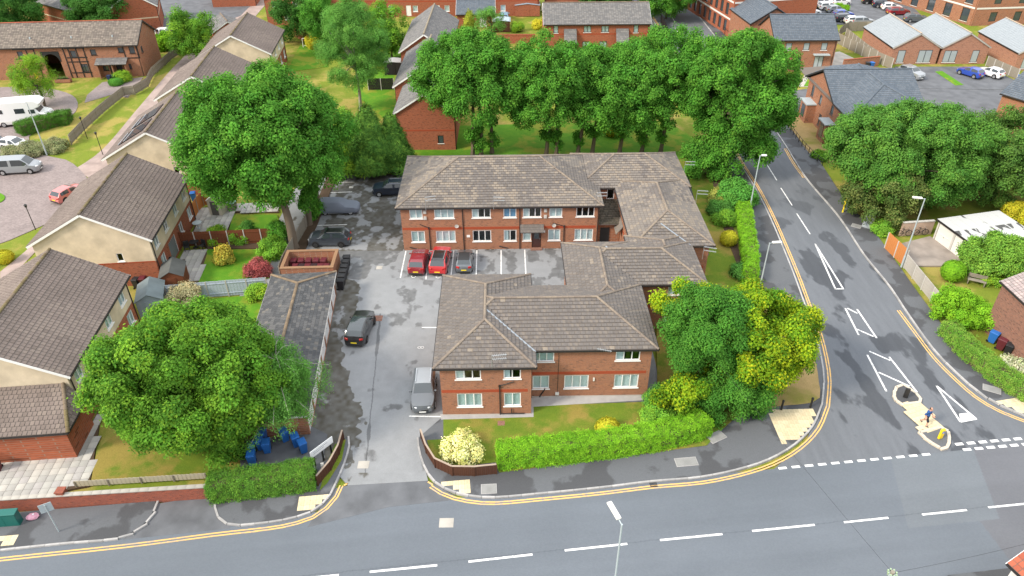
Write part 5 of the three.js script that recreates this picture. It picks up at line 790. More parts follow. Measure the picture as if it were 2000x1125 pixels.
/** Loose or clipped bush. */
function bush(x, z, R, h, label, cols, o = {}) {
  const T = thing(o.name ?? 'shrub', label, 'shrub', x, z, 0, o.group), r = prng(Math.round(x * 31 + z * 17) & 1023), q = o.tight ? null : crown({ c: [0, h * 0.5, 0], R: [R, h * 0.55, R], puffs: Math.round(16 + R * R * 11), pr: Math.min(0.42, R * 0.42), per: 26, cols, low: -0.8, seed: 2, mixed: 1 }, r);
  const all = q ? q.out : [];
  if (o.tight) for (let i = 0; i < R * R * 420; i++) { const n = V(r() * 2 - 1, r() * 1.6 - 0.6, r() * 2 - 1).normalize(), c = cols[Math.floor(r() * cols.length)]; all.push({ p: V(n.x * R * 0.92, h * 0.48 + n.y * h * 0.5, n.z * R * 0.92), n, s: 0.8 + 0.4 * r(), c: mul(c, 0.8 + 0.4 * r()) }); }
  obj('stem', q ? q.balls.slice(0, 5).map((b) => limb([V(0, 0, 0), b.p.clone().multiplyScalar(0.5).setY(b.p.y * 0.6), b.p], 0.035, 0.012)) : new THREE.SphereGeometry(1, 14, 10).scale(R * 0.8, h * 0.42, R * 0.8).translate(0, h * 0.48, 0), q ? M.bark : mat(0.11, 0.085, 0.055, 0.95), T);
  foliage(T, 'foliage', o.kind ?? 'shrub', all, M.needle); return T;
}
const CREAM = [[0.75, 0.72, 0.28], [0.66, 0.66, 0.22], [0.8, 0.78, 0.4], [0.5, 0.56, 0.14]], YEL = [[0.5, 0.48, 0.03], [0.42, 0.44, 0.03], [0.56, 0.5, 0.04]], PINK = [[0.3, 0.07, 0.07], [0.36, 0.1, 0.1], [0.24, 0.06, 0.05]], AMBER = [[0.5, 0.4, 0.06], [0.4, 0.4, 0.06]];
bush(-3.75,-37.76, 1.25, 1.2, 'large pale yellow variegated shrub on the front lawn', CREAM); bush(7.06,-39.59, 0.9, 1.15, 'low golden dome shrub against the long hedge', YEL, { tight: 1 });
bush(22.69,-66.71, 0.85, 1.5, 'round clipped golden bush in the bed along the side lawn', YEL, { tight: 1 }); bush(25.76,-75.73, 1.9, 2.4, 'large bright green shrub leaning over the kerbside hedge', [[0.08, 0.26, 0.04], [0.1, 0.3, 0.045]], { kind: 'maple' }); bush(23.74,-76.14, 0.9, 1.2, 'pale yellow shrub in the bed beside the side lawn', [[0.45, 0.45, 0.1], [0.35, 0.4, 0.08]]);
bush(23.38,-73.34, 1.1, 1.2, 'dark green shrub between pale and golden bushes of the bed', DEEP); bush(23.45,-71.25, 1, 1.1, 'mid green flowering shrub in the bed beside the round golden bush', MAPLE); bush(22.58,-60.7, 0.9, 1, 'small dark shrub at the hedge end of the bed', DEEP);
bush(11.59,-42.74, 1, 1.2, 'small blue green shrub at the corner of the flats', BLUEGREEN); bush(10.97,-40.24, 1.2, 1.2, 'green shrub beneath the golden maple', MAPLE);
bush(-29.26,-64.03, 0.6, 1.5, 'amber leafed young shrub on the garden lawn', AMBER, { kind: 'maple' }); bush(-25.14,-61.8, 0.95, 1.2, 'pink red acer by the garden fence', PINK); bush(-24.58,-65.15, 1.2, 1.6, 'green shrub next to the stooping gardener', MAPLE); bush(-24.67,-68.23, 1, 1.8, 'tall green shrub under the spreading tree', GREEN); bush(-31.43,-68.33, 0.9, 1.2, 'bright green shrub in the border along the brown fence', LIME); bush(-28.96,-68.29, 0.9, 1.1, 'leafy border shrub beside the amber shrub', MAPLE); bush(-28.1,-69.14, 0.8, 1.4, 'dark border shrub at the brown fence', DEEP); bush(-24.14,-57.81, 0.8, 1.1, 'clipped leafy shrub behind the garage roof', LIME); bush(-30.7,-57.06, 1.2, 1.6, 'straw coloured seeding shrub in front of the grey fence', [[0.5, 0.44, 0.24], [0.42, 0.4, 0.2]]);
bush(42.79,-59.97, 1.05, 1.9, 'clipped barrel shaped green bush beside the garage forecourt', HEDGE, { tight: 1 }); bush(47.68,-61.74, 3, 3, 'big loose green bush in front of the white garage doors', [[0.12, 0.27, 0.035], [0.16, 0.32, 0.04]], { kind: 'maple' }); bush(40.4,-53.76, 2.3, 1.9, 'wide bright green bush where the concrete fence ends', HEDGE); bush(40.8,-45.73, 1.1, 1.2, 'pale flowering shrub in the sloping hedge', [[0.5, 0.52, 0.36], [0.35, 0.42, 0.2]]); bush(55.7,-71.45, 1.3, 1.6, 'yellow shrub at the rear of the double garage', YEL); bush(39.68,-68.9, 0.8, 1, 'weedy shrub between cabinet and orange fence', MAPLE);
bush(46.46,-59.92, 1, 0.5, 'low leafy plants beside the garden bench', LIME);
bush(-52.03,-64.55, 0.9, 1, 'small round golden bush on the dry front lawn', YEL, { tight: 1 }); bush(-62.72,-136.96, 2, 2.6, 'rounded shrub at the corner of the timber framed row', HEDGE, { kind: 'maple' }); bush(-63.69,-117.82, 1.1, 0.9, 'low clipped shrub by the navy bins', BLUEGREEN, { tight: 1 }); bush(-63.43,-119.53, 1, 1.2, 'bright shrub beside the low clipped one', LIME); bush(-64.49,-91.13, 2.2, 0.8, 'straggly grey green ground shrub behind the silver van', [[0.2, 0.24, 0.1], [0.26, 0.27, 0.14]]); bush(-61.41,-92.39, 1.8, 0.8, 'straggly shrub at the foot of the tall lamp post', [[0.2, 0.24, 0.1], [0.28, 0.3, 0.15]]);
bush(14.05,-96.13, 1, 1.4, 'yellow shrub on the lawn behind the tree row', YEL); bush(1.37,-146.87, 1, 1.3, 'round shrub in the walled back garden', LIME); bush(5.39,-148.53, 0.9, 1.4, 'golden shrub in the walled back garden', YEL); bush(-36.01,-136.92, 1.2, 2, 'golden bush beside the goal posts', YEL);
bush(48.69,-124.2, 0.7, 2.4, 'slim green shrub by the low brick garden wall', MAPLE); bush(68.54,-159.4, 1.4, 1.2, 'row of small green bushes beside the distant car park', HEDGE);
bush(39.67,-88.01, 0.8, 0.6, 'low ground shrub inside the black railings', MAPLE);

// ---------------------------------------------------------------- vehicles
const CAR = {
  hatch: { L: 4.1, W: 1.76, H: 1.48, top: [[0, 0.4], [0.02, 0.52], [0.1, 0.6], [0.25, 0.665], [0.29, 0.69], [0.44, 0.95], [0.5, 0.985], [0.62, 1], [0.78, 0.975], [0.87, 0.93], [0.965, 0.68], [0.985, 0.56], [1, 0.42]], cab: [0.29, 0.47, 0.87, 0.962], belt: [0.63, 0.69] },
  small: { L: 3.55, W: 1.63, H: 1.49, top: [[0, 0.42], [0.025, 0.54], [0.12, 0.63], [0.22, 0.68], [0.26, 0.71], [0.42, 0.95], [0.5, 0.99], [0.6, 1], [0.76, 0.965], [0.84, 0.92], [0.93, 0.7], [0.975, 0.58], [1, 0.42]], cab: [0.26, 0.45, 0.84, 0.93], belt: [0.64, 0.68] },
  suv: { L: 4.4, W: 1.84, H: 1.63, top: [[0, 0.42], [0.02, 0.56], [0.08, 0.64], [0.25, 0.69], [0.29, 0.71], [0.42, 0.95], [0.48, 0.985], [0.6, 1], [0.8, 0.975], [0.89, 0.93], [0.965, 0.7], [0.985, 0.58], [1, 0.42]], cab: [0.29, 0.45, 0.89, 0.965], belt: [0.65, 0.71] },
  estate: { L: 4.65, W: 1.82, H: 1.5, top: [[0, 0.4], [0.02, 0.52], [0.1, 0.6], [0.25, 0.66], [0.29, 0.68], [0.42, 0.95], [0.48, 0.985], [0.6, 1], [0.84, 0.98], [0.92, 0.94], [0.975, 0.7], [0.99, 0.56], [1, 0.42]], cab: [0.29, 0.45, 0.92, 0.975], belt: [0.63, 0.68] },
  van: { L: 5.3, W: 1.95, H: 1.95, top: [[0, 0.36], [0.02, 0.46], [0.06, 0.53], [0.14, 0.58], [0.17, 0.61], [0.3, 0.94], [0.34, 0.985], [0.5, 1], [0.9, 0.99], [0.96, 0.96], [0.985, 0.6], [0.995, 0.5], [1, 0.4]], cab: [0.17, 0.31, 0.96, 0.985], belt: [0.56, 0.58] },
};
function carGeo(type) {
  return cached('car' + type, () => {
    const c = CAR[type], ts = [0, 0.008, 0.02, 0.045, 0.08, 0.12, 0.18, 0.22, ...c.cab, 0.34, 0.38, 0.41, 0.44, 0.5, 0.56, 0.62, 0.68, 0.74, 0.8, 0.84, 0.9, 0.95, 0.985, 0.995, 1].filter((t, i, a) => a.indexOf(t) === i).sort((a, b) => a - b);
    const top = (t) => { for (let i = 1; i < c.top.length; i++) if (t <= c.top[i][0]) { const [a, y0] = c.top[i - 1], [b, y1] = c.top[i]; return lerp(y0, y1, (t - a) / (b - a)) * c.H; } return c.top[c.top.length - 1][1] * c.H; };
    const ring = (t) => {
      const w = c.W / 2 * (1 - 0.2 * Math.exp(-t * 22) - 0.05 * Math.exp(-t * 7) - 0.16 * Math.exp(-(1 - t) * 26)), y = top(t), belt = Math.min(lerp(c.belt[0], c.belt[1], t) * c.H, y - 0.03), up = clamp((y - belt - 0.05) / (0.3 * c.H)), wr = w * lerp(0.93, type === 'van' ? 0.86 : 0.77, up), bo = 0.2 + (t < 0.03 || t > 0.97 ? 0.05 : 0);
      return [[w * 0.9, bo], [w * 0.985, bo + 0.1], [w, 0.42 * c.H], [w * 0.965, belt], [wr, y - 0.03 - 0.03 * up], [wr * 0.86, y - 0.012], [wr * 0.45, y], [0, y + 0.008]];
    };
    const N = 15, pos = [], at = (i, j) => i * N + j, body = [], ws = [], rw = [], sl = [], sr = [], roof = [];
    ts.forEach((t) => { const q = ring(t), x = c.L * (0.5 - t); for (let j = 0; j < N; j++) { const k = j < 8 ? j : 14 - j, [z, y] = q[k]; pos.push(x + (t < 0.05 ? -(z * z) * 0.12 : 0), y, j < 8 ? z : -z); } });
    const [c0, c1, c2, c3] = c.cab, pil = (t0, t1) => Math.abs((t0 + t1) / 2 - 0.62) < 0.03;
    for (let i = 0; i < ts.length - 1; i++) for (let j = 0; j < N - 1; j++) {
      const t0 = ts[i], t1 = ts[i + 1], seg = j < 7 ? j : 13 - j; let L = body;
      if (seg >= 4 && t0 >= c0 && t1 <= c1 && seg > 4) L = ws; else if (seg > 4 && t0 >= c2 && t1 <= c3) L = rw; else if (seg > 4 && t0 >= c1 && t1 <= c2) L = roof;
      else if (seg === 3 && t0 >= c0 + 0.04 && t1 <= c2 + (type === 'van' ? 0.03 : 0) && !pil(t0, t1)) L = j < 7 ? sl : sr;
      L.push(at(i, j), at(i + 1, j), at(i, j + 1), at(i + 1, j), at(i + 1, j + 1), at(i, j + 1));
    }
    for (const [i, d] of [[0, 1], [ts.length - 1, -1]]) for (let j = 1; j < N - 2; j++) { const f = [at(i, 0), at(i, j), at(i, j + 1)]; body.push(...(d > 0 ? f : f.reverse())); }
    for (let i = 0; i < ts.length - 1; i++) body.push(at(i, 0), at(i, 14), at(i + 1, 0), at(i + 1, 0), at(i, 14), at(i + 1, 14));
    const P = new THREE.Float32BufferAttribute(pos, 3), all = new THREE.BufferGeometry(); all.setAttribute('position', P); all.setIndex([...body, ...ws, ...rw, ...sl, ...sr, ...roof]); all.computeVertexNormals();
    const sub = (idx) => { const g = new THREE.BufferGeometry(); g.setAttribute('position', P); g.setAttribute('normal', all.attributes.normal); g.setIndex(idx); return toCreasedNormals(g.toNonIndexed(), 0.55); };
    return { body: sub(body), ws: sub(ws), rw: sub(rw), sl: sub(sl), sr: sub(sr), roof: sub(roof) };
  });
}
const carPaint = (r, g, b, metal = 0) => new THREE.MeshPhysicalMaterial({ color: rgb(r, g, b), roughness: 0.35, metalness: metal, clearcoat: 1, clearcoatRoughness: 0.05 });
M.carGlass = new THREE.MeshPhysicalMaterial({ color: rgb(0.035, 0.045, 0.05), roughness: 0.08, clearcoat: 1, clearcoatRoughness: 0.02 });
M.rim = mat(0.5, 0.51, 0.52, 0.35, { metalness: 0.7 }); M.rimDark = mat(0.03, 0.03, 0.03, 0.4); M.tail = mat(0.4, 0.015, 0.01, 0.2); M.lens = mat(0.65, 0.68, 0.7, 0.15); M.plateY = mat(0.8, 0.62, 0.03, 0.5); M.plateW = mat(0.78, 0.78, 0.74, 0.5); M.trimDark = mat(0.02, 0.02, 0.021, 0.6);
const tyreG = new THREE.CylinderGeometry(0.32, 0.32, 0.2, 20).rotateX(PI / 2), rimG = merge([new THREE.CylinderGeometry(0.215, 0.215, 0.02, 16).rotateX(PI / 2), ...[0, 1, 2, 3, 4].map((k) => bx(0.06, 0.2, 0.03, 0, 0, 0).rotateZ(k * 2 * PI / 5))]), archG = new THREE.CylinderGeometry(0.385, 0.385, 0.05, 22).rotateX(PI / 2);
function car(type, paint, x, z, turn, label, o = {}) {
  const c = CAR[type], g = carGeo(type), T = thing(o.name ?? (type === 'van' ? 'van' : 'parked_car'), label, type === 'van' ? 'van' : 'car', x, z, turn, o.group ?? 'parked cars', o.y ?? 0.02);
  obj('body', g.body, paint, T); obj('roof', g.roof, o.roof ?? paint, T); obj('windscreen', g.ws, M.carGlass, T); obj('rear_window', g.rw, M.carGlass, T); obj('side_window', g.sl, M.carGlass, T); obj('side_window', g.sr, M.carGlass, T);
  const hw = c.W / 2, fx = c.L * 0.5, wb = [c.L * 0.31, -c.L * 0.3];
  for (const wx of wb) for (const s of [1, -1]) {
    obj('wheel_arch', archG, M.trimDark, T).position.set(wx, 0.36, s * (hw - 0.02));
    const w = obj('wheel', tyreG, M.rubber, T); w.position.set(wx, 0.32, s * (hw - 0.07)); w.rotation.y = s > 0 ? 0 : PI; obj('rim', rimG, o.dark ? M.rimDark : M.rim, w).position.z = 0.1;
  }
  for (const s of [1, -1]) {
    const h = obj('headlight', rbx(0.2, 0.15, 0.4, 0, 0, 0, 0.06), M.lens, T); h.position.set(fx - 0.17, 0.42 * c.H - 0.02, s * hw * 0.62); h.rotation.y = -s * 0.45;
    const t = obj('tail_light', rbx(0.12, 0.22, 0.34, 0, 0, 0, 0.05), M.tail, T); t.position.set(-fx + 0.085, 0.48 * c.H, s * hw * 0.72); t.rotation.y = s * 0.3;
    const m = obj('wing_mirror', rbx(0.12, 0.15, 0.22, 0, 0, 0, 0.05), paint, T); m.position.set(c.L * (0.5 - c.cab[0] - 0.06), c.belt[0] * c.H, s * (hw + 0.06));
  }
  obj('grille', rbx(0.05, 0.16, c.W * 0.5, fx - 0.06, 0.36, 0, 0.02), M.trimDark, T); obj('bumper', rbx(0.14, 0.2, c.W * 0.78, -fx + 0.05, 0.22, 0, 0.05), M.trimDark, T);
  obj('number_plate', bx(0.02, 0.11, 0.52, fx + 0.0, 0.3, 0), M.plateW, T); obj('number_plate', bx(0.02, 0.11, 0.52, -fx - 0.025, 0.5 * 1, 0), M.plateY, T);
  if (o.rails) obj('roof_rail', [bar(V(-c.L * 0.33, c.H + 0.01, hw * 0.62), V(c.L * 0.02, c.H + 0.01, hw * 0.62), 0.05), bar(V(-c.L * 0.33, c.H + 0.01, -hw * 0.62), V(c.L * 0.02, c.H + 0.01, -hw * 0.62), 0.05)], M.steel, T);
  return T;
}
const P_ = { maroon: carPaint(0.2, 0.008, 0.015), red: carPaint(0.45, 0.012, 0.015), grey: carPaint(0.12, 0.135, 0.15, 0.4), black: carPaint(0.008, 0.008, 0.009), silver: carPaint(0.3, 0.32, 0.335, 0.3), navy: carPaint(0.012, 0.02, 0.04), white: carPaint(0.78, 0.78, 0.78), blue: carPaint(0.02, 0.06, 0.36), sky: carPaint(0.3, 0.6, 0.75), steel: carPaint(0.1, 0.112, 0.124), slate: carPaint(0.05, 0.06, 0.075, 0.3), pink: carPaint(0.55, 0.16, 0.15) };
const N_ = PI / 2, S_ = -PI / 2;
car('hatch', P_.maroon, -9.35, -63.1, N_ - 0.06, 'dark red hatchback parked against the flats');
car('suv', P_.red, -7.2, -63.2, N_ - 0.07, 'bright red crossover with black glass roof and silver rails', { roof: P_.black, rails: 1 });
car('small', P_.grey, -4.75, -63.1, N_, 'small grey city car with dark soft top at the flats wall', { roof: M.trimDark });
car('suv', P_.black, -13.45, -52.2, N_ - 0.1, 'glossy black hatchback standing on the open drive', { roof: M.carGlass, dark: 1 });
car('suv', P_.steel, -7.05, -43.9, S_ + 0.04, 'silver grey crossover beside the flats gable wall', { rails: 1, roof: P_.silver });
car('suv', P_.slate, -19.2, -67.6, PI, 'dark crossover with silver rails under the spreading tree', { rails: 1, dark: 1, roof: P_.black });
car('suv', P_.navy, -14.2, -79, PI + 0.06, 'dark blue crossover by the conifer trunks', { rails: 1 });
{ // car under a grey cover
  const T = thing('covered_car', 'parked car under a wrinkled grey fabric cover', 'car', -19.6, -74.6, 0.02), c = CAR.estate, g = toCreasedNormals(merge(['body', 'ws', 'rw', 'sl', 'sr', 'roof'].map((k) => carGeo('estate')[k].clone())), 1.2), p = g.attributes.position;
  for (let i = 0; i < p.count; i++) { const x = p.getX(i), y = p.getY(i), z = p.getZ(i), n = 0.1 * (fbm(x * 1.4 + 9, (y + z) * 2 + 20, 3, 0, 4) - 0.5); p.setXYZ(i, x * 1.03 + n * 0.4, y < 0.3 ? y + 0.04 : y * 1.03 + n, z * 1.07 + n); }
  g.computeVertexNormals(); obj('cover', toCreasedNormals(g, 1), mat(0.24, 0.27, 0.33, 0.75, { map: mottle }), T);
  for (const wx of [1.45, -1.4]) for (const s of [1, -1]) { const w = obj('wheel', tyreG, M.rubber, T); w.position.set(wx, 0.32, s * 0.82); w.rotation.y = s > 0 ? 0 : PI; obj('rim', rimG, M.rim, w).position.z = 0.1; }
}
car('hatch', P_.white, -75.96,-159.87, PI - 0.05, 'white hatchback in the yard behind the timber framed row');
car('hatch', P_.white, -67.21,-145.21, PI, 'white car half hidden behind the timber framed gable');
car('van', P_.silver, -61.89,-85.69, 0.12, 'long silver people carrier van in the cul-de-sac', { group: undefined });
car('hatch', P_.white, -66.22,-92.8, -0.25, 'white car parked behind the silver van'); car('estate', P_.slate, -69.82,-93.71, -0.25, 'dark car beside the straggly shrubs and white car');
car('hatch', P_.pink, -52.13,-78.62, 1.15, 'faded red car beside the cream house eaves');
{ // distant car park
  const list = [[62.82,-162.04, 'slate', 0, 'hatch', 'dark car at the slate house end of the distant car park'], [66.69,-164.47, 'white', 0.2, 'suv', 'white car in the packed row of the distant car park'], [66.8,-161.09, 'white', 0.1, 'estate', 'second white car of the packed row, beside a silver one'], [67.41,-158.62, 'silver', 0.1, 'hatch', 'silver hatchback in the packed row of the distant car park'], [61.29,-156.79, 'white', 0.1, 'estate', 'white estate behind the slate roof ridge'], [67.56,-155.04, 'blue', 0.05, 'hatch', 'deep blue hatchback in the distant car park'], [67.05,-152, 'navy', 0.05, 'estate', 'navy estate in front of the deep blue hatchback'], [69.42,-149.7, 'silver', 0.05, 'estate', 'silver estate by the timber fence of the distant car park'], [77.58,-165.45, 'black', -0.15, 'hatch', 'black hatchback across the distant car park'], [78.74,-162.42, 'navy', -0.15, 'suv', 'navy crossover across the distant car park'], [79.57,-160.31, 'white', -0.15, 'hatch', 'white hatchback between navy crossover and red estate'], [79.39,-156.67, 'maroon', 0.1, 'estate', 'dark red estate in the distant car park'], [80.51,-151.25, 'grey', -0.1, 'suv', 'grey crossover behind the pale bungalow roofs'], [61.44,-163.77, 'white', 0.1, 'hatch', 'white hatchback beside the dark car of the distant car park'], [67.02,-167.97, 'silver', 0.2, 'estate', 'silver estate in the back row of the distant car park'], [69.35,-167.01, 'slate', 0.2, 'hatch', 'dark hatchback in the back row of the distant car park'], [70.37,-164.37, 'white', 0.2, 'suv', 'white crossover in the back row of the distant car park'], [79.88,-167.58, 'maroon', -0.15, 'hatch', 'dark red hatchback behind the navy crossover'], [67.96,-150.11, 'white', 0.05, 'hatch', 'white hatchback beside the silver estate at the fence']];
  for (const [px, pz, col, t, type, lab] of list) car(type, P_[col], px, pz, t, lab, { group: 'cars in the distant car park', y: -0.02 });
}
car('suv', P_.silver, 65.06,-118.65, S_ + 0.4, 'grey people carrier parked at the first pale bungalow', { group: 'cars at the bungalows', rails: 1 });
car('hatch', P_.blue, 74.78,-118.93, N_ + 0.5, 'bright blue hatchback parked at the bungalows', { group: 'cars at the bungalows' });
car('hatch', P_.white, 78,-118.86, N_ + 0.5, 'white hatchback parked next to the bright blue one', { group: 'cars at the bungalows' });
car('small', P_.black, 67.38,-99.49, PI + 0.2, 'black hatchback on the close behind the wide tree');
car('estate', P_.sky, -1.15,-155.03, N_, 'light blue car beside the little bungalow'); car('hatch', P_.black, -1.96,-164.78, N_ + 0.3, 'black car above the light blue one');
{ // motorhome
  const T = thing('motorhome', 'white motorhome with over-cab bulge parked in the cul-de-sac', 'motorhome', -70.01,-101.8, 0.2), w = M.white;
  const s = new THREE.Shape([[-3.3, 0.35], [2.1, 0.35], [3.2, 0.4], [3.35, 0.9], [3.2, 1.2], [2.4, 1.45], [2.0, 2.05], [2.6, 2.3], [2.75, 2.65], [2.3, 2.95], [1.4, 3], [-3.1, 2.9], [-3.3, 2.7]].map(([x, y]) => new THREE.Vector2(x, y)));
  obj('body', new THREE.ExtrudeGeometry(s, { depth: 2, bevelEnabled: true, bevelSize: 0.1, bevelThickness: 0.1, bevelSegments: 3 }).translate(0, 0, -1), carPaint(0.8, 0.8, 0.8), T);
  obj('windscreen', plate([V(2.52, 1.5, 0.85), V(2.52, 1.5, -0.85), V(2.16, 2.05, -0.85), V(2.16, 2.05, 0.85)], 0.03), M.carGlass, T);
  for (const sd of [1, -1]) { obj('side_window', bx(0.7, 0.5, 0.03, 1.75, 1.5, sd * 1.11), M.carGlass, T); obj('side_window', bx(1.1, 0.6, 0.03, 0.4, 1.6, sd * 1.11), M.carGlass, T); obj('side_window', bx(0.6, 0.5, 0.03, -1.8, 1.7, sd * 1.11), M.carGlass, T); for (const wx of [2.3, -1.9]) { const k = obj('wheel', tyreG, M.rubber, T); k.position.set(wx, 0.32, sd * 1.03); k.rotation.y = sd > 0 ? 0 : PI; obj('rim', rimG, M.rim, k).position.z = 0.1; } }
  T.scale.setScalar(1.15); obj('roof_hatch', [bx(0.6, 0.12, 0.6, 0.2, 2.97, 0), bx(0.4, 0.12, 0.4, -1.8, 2.93, 0.2)], M.offwhite, T); obj('lower_trim', bx(5.2, 0.3, 2.24, -0.6, 0.4, 0), M.offwhite, T);
}

// ---------------------------------------------------------------- fences, walls, street furniture
/** Panel fence: posts and panels (each of boards or planks) along ground points. */
function fence(o) {
  const { pts, h = 1.8, label, m = M.woodBrown, post = M.woodBrown, bay = 1.83, name = 'timber_fence', base = 0.05, cap, rails } = o, T = thing(name, label, 'fence', pts[0][0], pts[0][1], 0, o.group), P = pts.map(([x, z]) => [x - pts[0][0], z - pts[0][1]]), L = lengthOf(P), n = Math.max(1, Math.round(L / bay)), b = L / n, H = (t) => (o.dip ? h - o.dip * Math.sin(PI * t) : h);
  for (let i = 0; i <= n; i++) { const p = along(P, Math.min(L - 0.001, i * b)), g = obj('post', bx(0.1, h + (o.extra ?? 0.06), 0.1, 0, 0, 0), post, T); g.position.set(p.x, base - 0.1, p.z); g.rotation.y = p.turn; }
  for (let i = 0; i < n; i++) {
    const p = along(P, i * b + 0.001), q = along(P, Math.min(L - 0.001, (i + 1) * b)), len = Math.hypot(q.x - p.x, q.z - p.z) - 0.1, turn = Math.atan2(-(q.z - p.z), q.x - p.x), k = Math.max(4, Math.round(len / 0.14)), hh = h * (o.vary ? 0.97 + 0.06 * hash(i, 3, 9) : 1);
    const g = cached(['fp', len.toFixed(2), hh.toFixed(2), o.planks ?? 0].join(), () => (o.planks ? merge([...Array(o.planks)].map((_, j) => bx(len, hh / o.planks - 0.012, 0.05, 0, j * hh / o.planks, 0))) : merge([...Array(k)].map((_, j) => bx(len / k - 0.008, hh - 0.02 * hash(j, 1, 2), 0.022, -len / 2 + (j + 0.5) * len / k, 0, j % 2 ? 0.006 : -0.006)))));
    const w = obj('panel', g, m, T); w.position.set((p.x + q.x) / 2, base, (p.z + q.z) / 2); w.rotation.y = turn;
    if (cap) obj('cap_rail', bx(len + 0.1, 0.05, 0.12, 0, hh, 0), cap, w);
    if (rails) obj('rail', [bx(len, 0.08, 0.05, 0, 0.3, 0.035), bx(len, 0.08, 0.05, 0, hh - 0.35, 0.035)], m, w);
  }
  return T;
}
const paleCap = mat(0.42, 0.33, 0.26, 0.85, { map: grainMap });
fence({ pts: smooth([[-6.85,-39.21],[-6.51,-38.08],[-5.81,-36.84],[-5.25,-35.89],[-4.44,-35.64],[-3.17,-35.54],[-1.19,-35.75]], 0.6), h: 0.95, bay: 1.5, label: 'low curved brown fence round the lawn at the car park entrance', cap: paleCap, base: 0.1 });
fence({ pts: smooth([[-12.61,-39.17],[-12.57,-38.14],[-12.82,-36.91],[-13.12,-35.64],[-13.6,-34.81]], 0.6), h: 0.95, bay: 1.5, label: 'low curved brown fence behind the estate sign', cap: paleCap, base: 0.1 });
fence({ pts: [[-32.46,-57.25],[-28.3,-57.87],[-23.34,-58.48]], h: 1.75, label: 'grey blue panel fence between two lawns', m: mat(0.42, 0.48, 0.55, 0.8, { map: grainMap }), post: M.concrete, rails: 1, name: 'panel_fence' });
fence({ pts: [[-34.99,-67.12],[-29.79,-67.46],[-24.76,-67.91]], h: 1.7, label: 'dark brown garden fence with pale concrete posts', post: M.concretePale, rails: 1, m: M.woodRed });
fence({ pts: [[-35.54,-73.07],[-35.74,-76.2],[-32.22,-76.9]], h: 1.7, label: 'orange timber fence round the small apex shed', m: M.woodOrange, post: M.concrete });
fence({ pts: [[-22.76,-60.85],[-22.88,-63.18],[-22.74,-65.62],[-22.43,-70.92],[-22.31,-76.24]], h: 1.5, label: 'weathered grey fence along the car park edge', m: M.woodGrey, post: M.woodGrey });
fence({ pts: [[-22.77,-83.86],[-19.02,-84.23],[-13.3,-84.42]], h: 1.7, label: 'black stained fence behind the conifer trunks', m: M.woodBlack, post: M.woodBlack });
fence({ pts: [[-22.4,-114.31],[-18.37,-114.46]], h: 1.8, label: 'dark stained fence with pale posts beside the terrace', m: M.woodBlack, post: M.concretePale });
fence({ pts: [[-22,-139.41],[-19.62,-139.35]], h: 1.7, label: 'short dark fence beside the upper terrace house', m: M.woodBlack, post: M.concretePale });
fence({ pts: [[-59.46,-94.02],[-59.97,-98.79],[-60.29,-105.96],[-60.17,-112.83],[-58.79,-112.8],[-58.03,-116.49],[-59.32,-121.44],[-59.47,-126.71],[-59.56,-132.95],[-55.64,-134.05]], h: 1.4, label: 'long weathered fence following the pink footpath', m: M.woodGrey, post: M.woodGrey, rails: 1 });
fence({ pts: [[38.71,-65.66],[39.14,-62.13]], h: 1.9, label: 'orange timber fence panels at the garage forecourt', m: M.woodOrange, post: M.concretePale, base: 0.1 });
fence({ pts: [[39.11,-61.95],[39.08,-54.4]], h: 1.5, bay: 1.9, planks: 5, label: 'concrete panel fence along the opposite footway', m: M.concrete, post: M.concretePale, name: 'concrete_fence', base: 0.1 });
fence({ pts: [[59.85,-137.02],[60.67,-133],[61.98,-127.17],[63.54,-122.52]], h: 1.8, label: 'pale timber fence running to the pale bungalows', m: M.woodGrey, post: M.concretePale });
fence({ pts: [[61.11,-140.21],[63.85,-144.51],[68.2,-145.09],[69.86,-144.36]], h: 1.7, label: 'grey timber fence in front of the distant car park', m: M.woodGrey, post: M.woodGrey });
fence({ pts: [[62.8,-141.16],[62.57,-130.87],[62.86,-127.15]], h: 1.6, label: 'garden fence with pale posts behind the slate house', m: M.woodGrey, post: M.concretePale });
fence({ pts: [[80.14,-124],[80.57,-120.83],[81.4,-117.04]], h: 1.6, label: 'pale timber fence between the bungalow drives', m: M.woodGrey, post: M.concretePale });
fence({ pts: [[-63.31,-134.84],[-67.35,-144.53],[-69.05,-146.63]], h: 1.6, label: 'short brown fence beside the timber framed gable', m: M.woodRed, post: M.woodRed });
fence({ pts: [[29.96,-151.52],[29.63,-141.02]], h: 1.6, label: 'dark fence at the gable of the brick semi', m: M.woodBlack, post: M.woodBlack });
function wallRun(pts, h, m, label, o = {}) {
  const T = thing(o.name ?? 'brick_wall', label, 'wall', pts[0][0], pts[0][1], 0), P = pts.map(([x, z]) => [x - pts[0][0], z - pts[0][1]]);
  const gs = [], cs2 = [];
  for (let i = 0; i < P.length - 1; i++) { const F = face(P[i], P[i + 1]); gs.push(panel(F, [[0, -0.2], [F.len, -0.2], [F.len, h], [0, h]], [], 0.22)); const n = Math.max(1, Math.round(F.len / 0.6)); for (let k = 0; k < n; k++) { const c = obj('coping_stone', cached(['cop', (F.len / n).toFixed(3)].join(), () => bx(F.len / n - 0.01, 0.07, 0.32, 0, 0, 0)), o.cap ?? M.concretePale, T); c.position.copy(facePoint(F, (k + 0.5) * F.len / n, h, -0.11)); c.rotation.y = F.turn; } }
  obj('wall', gs, m, T); return T;
}
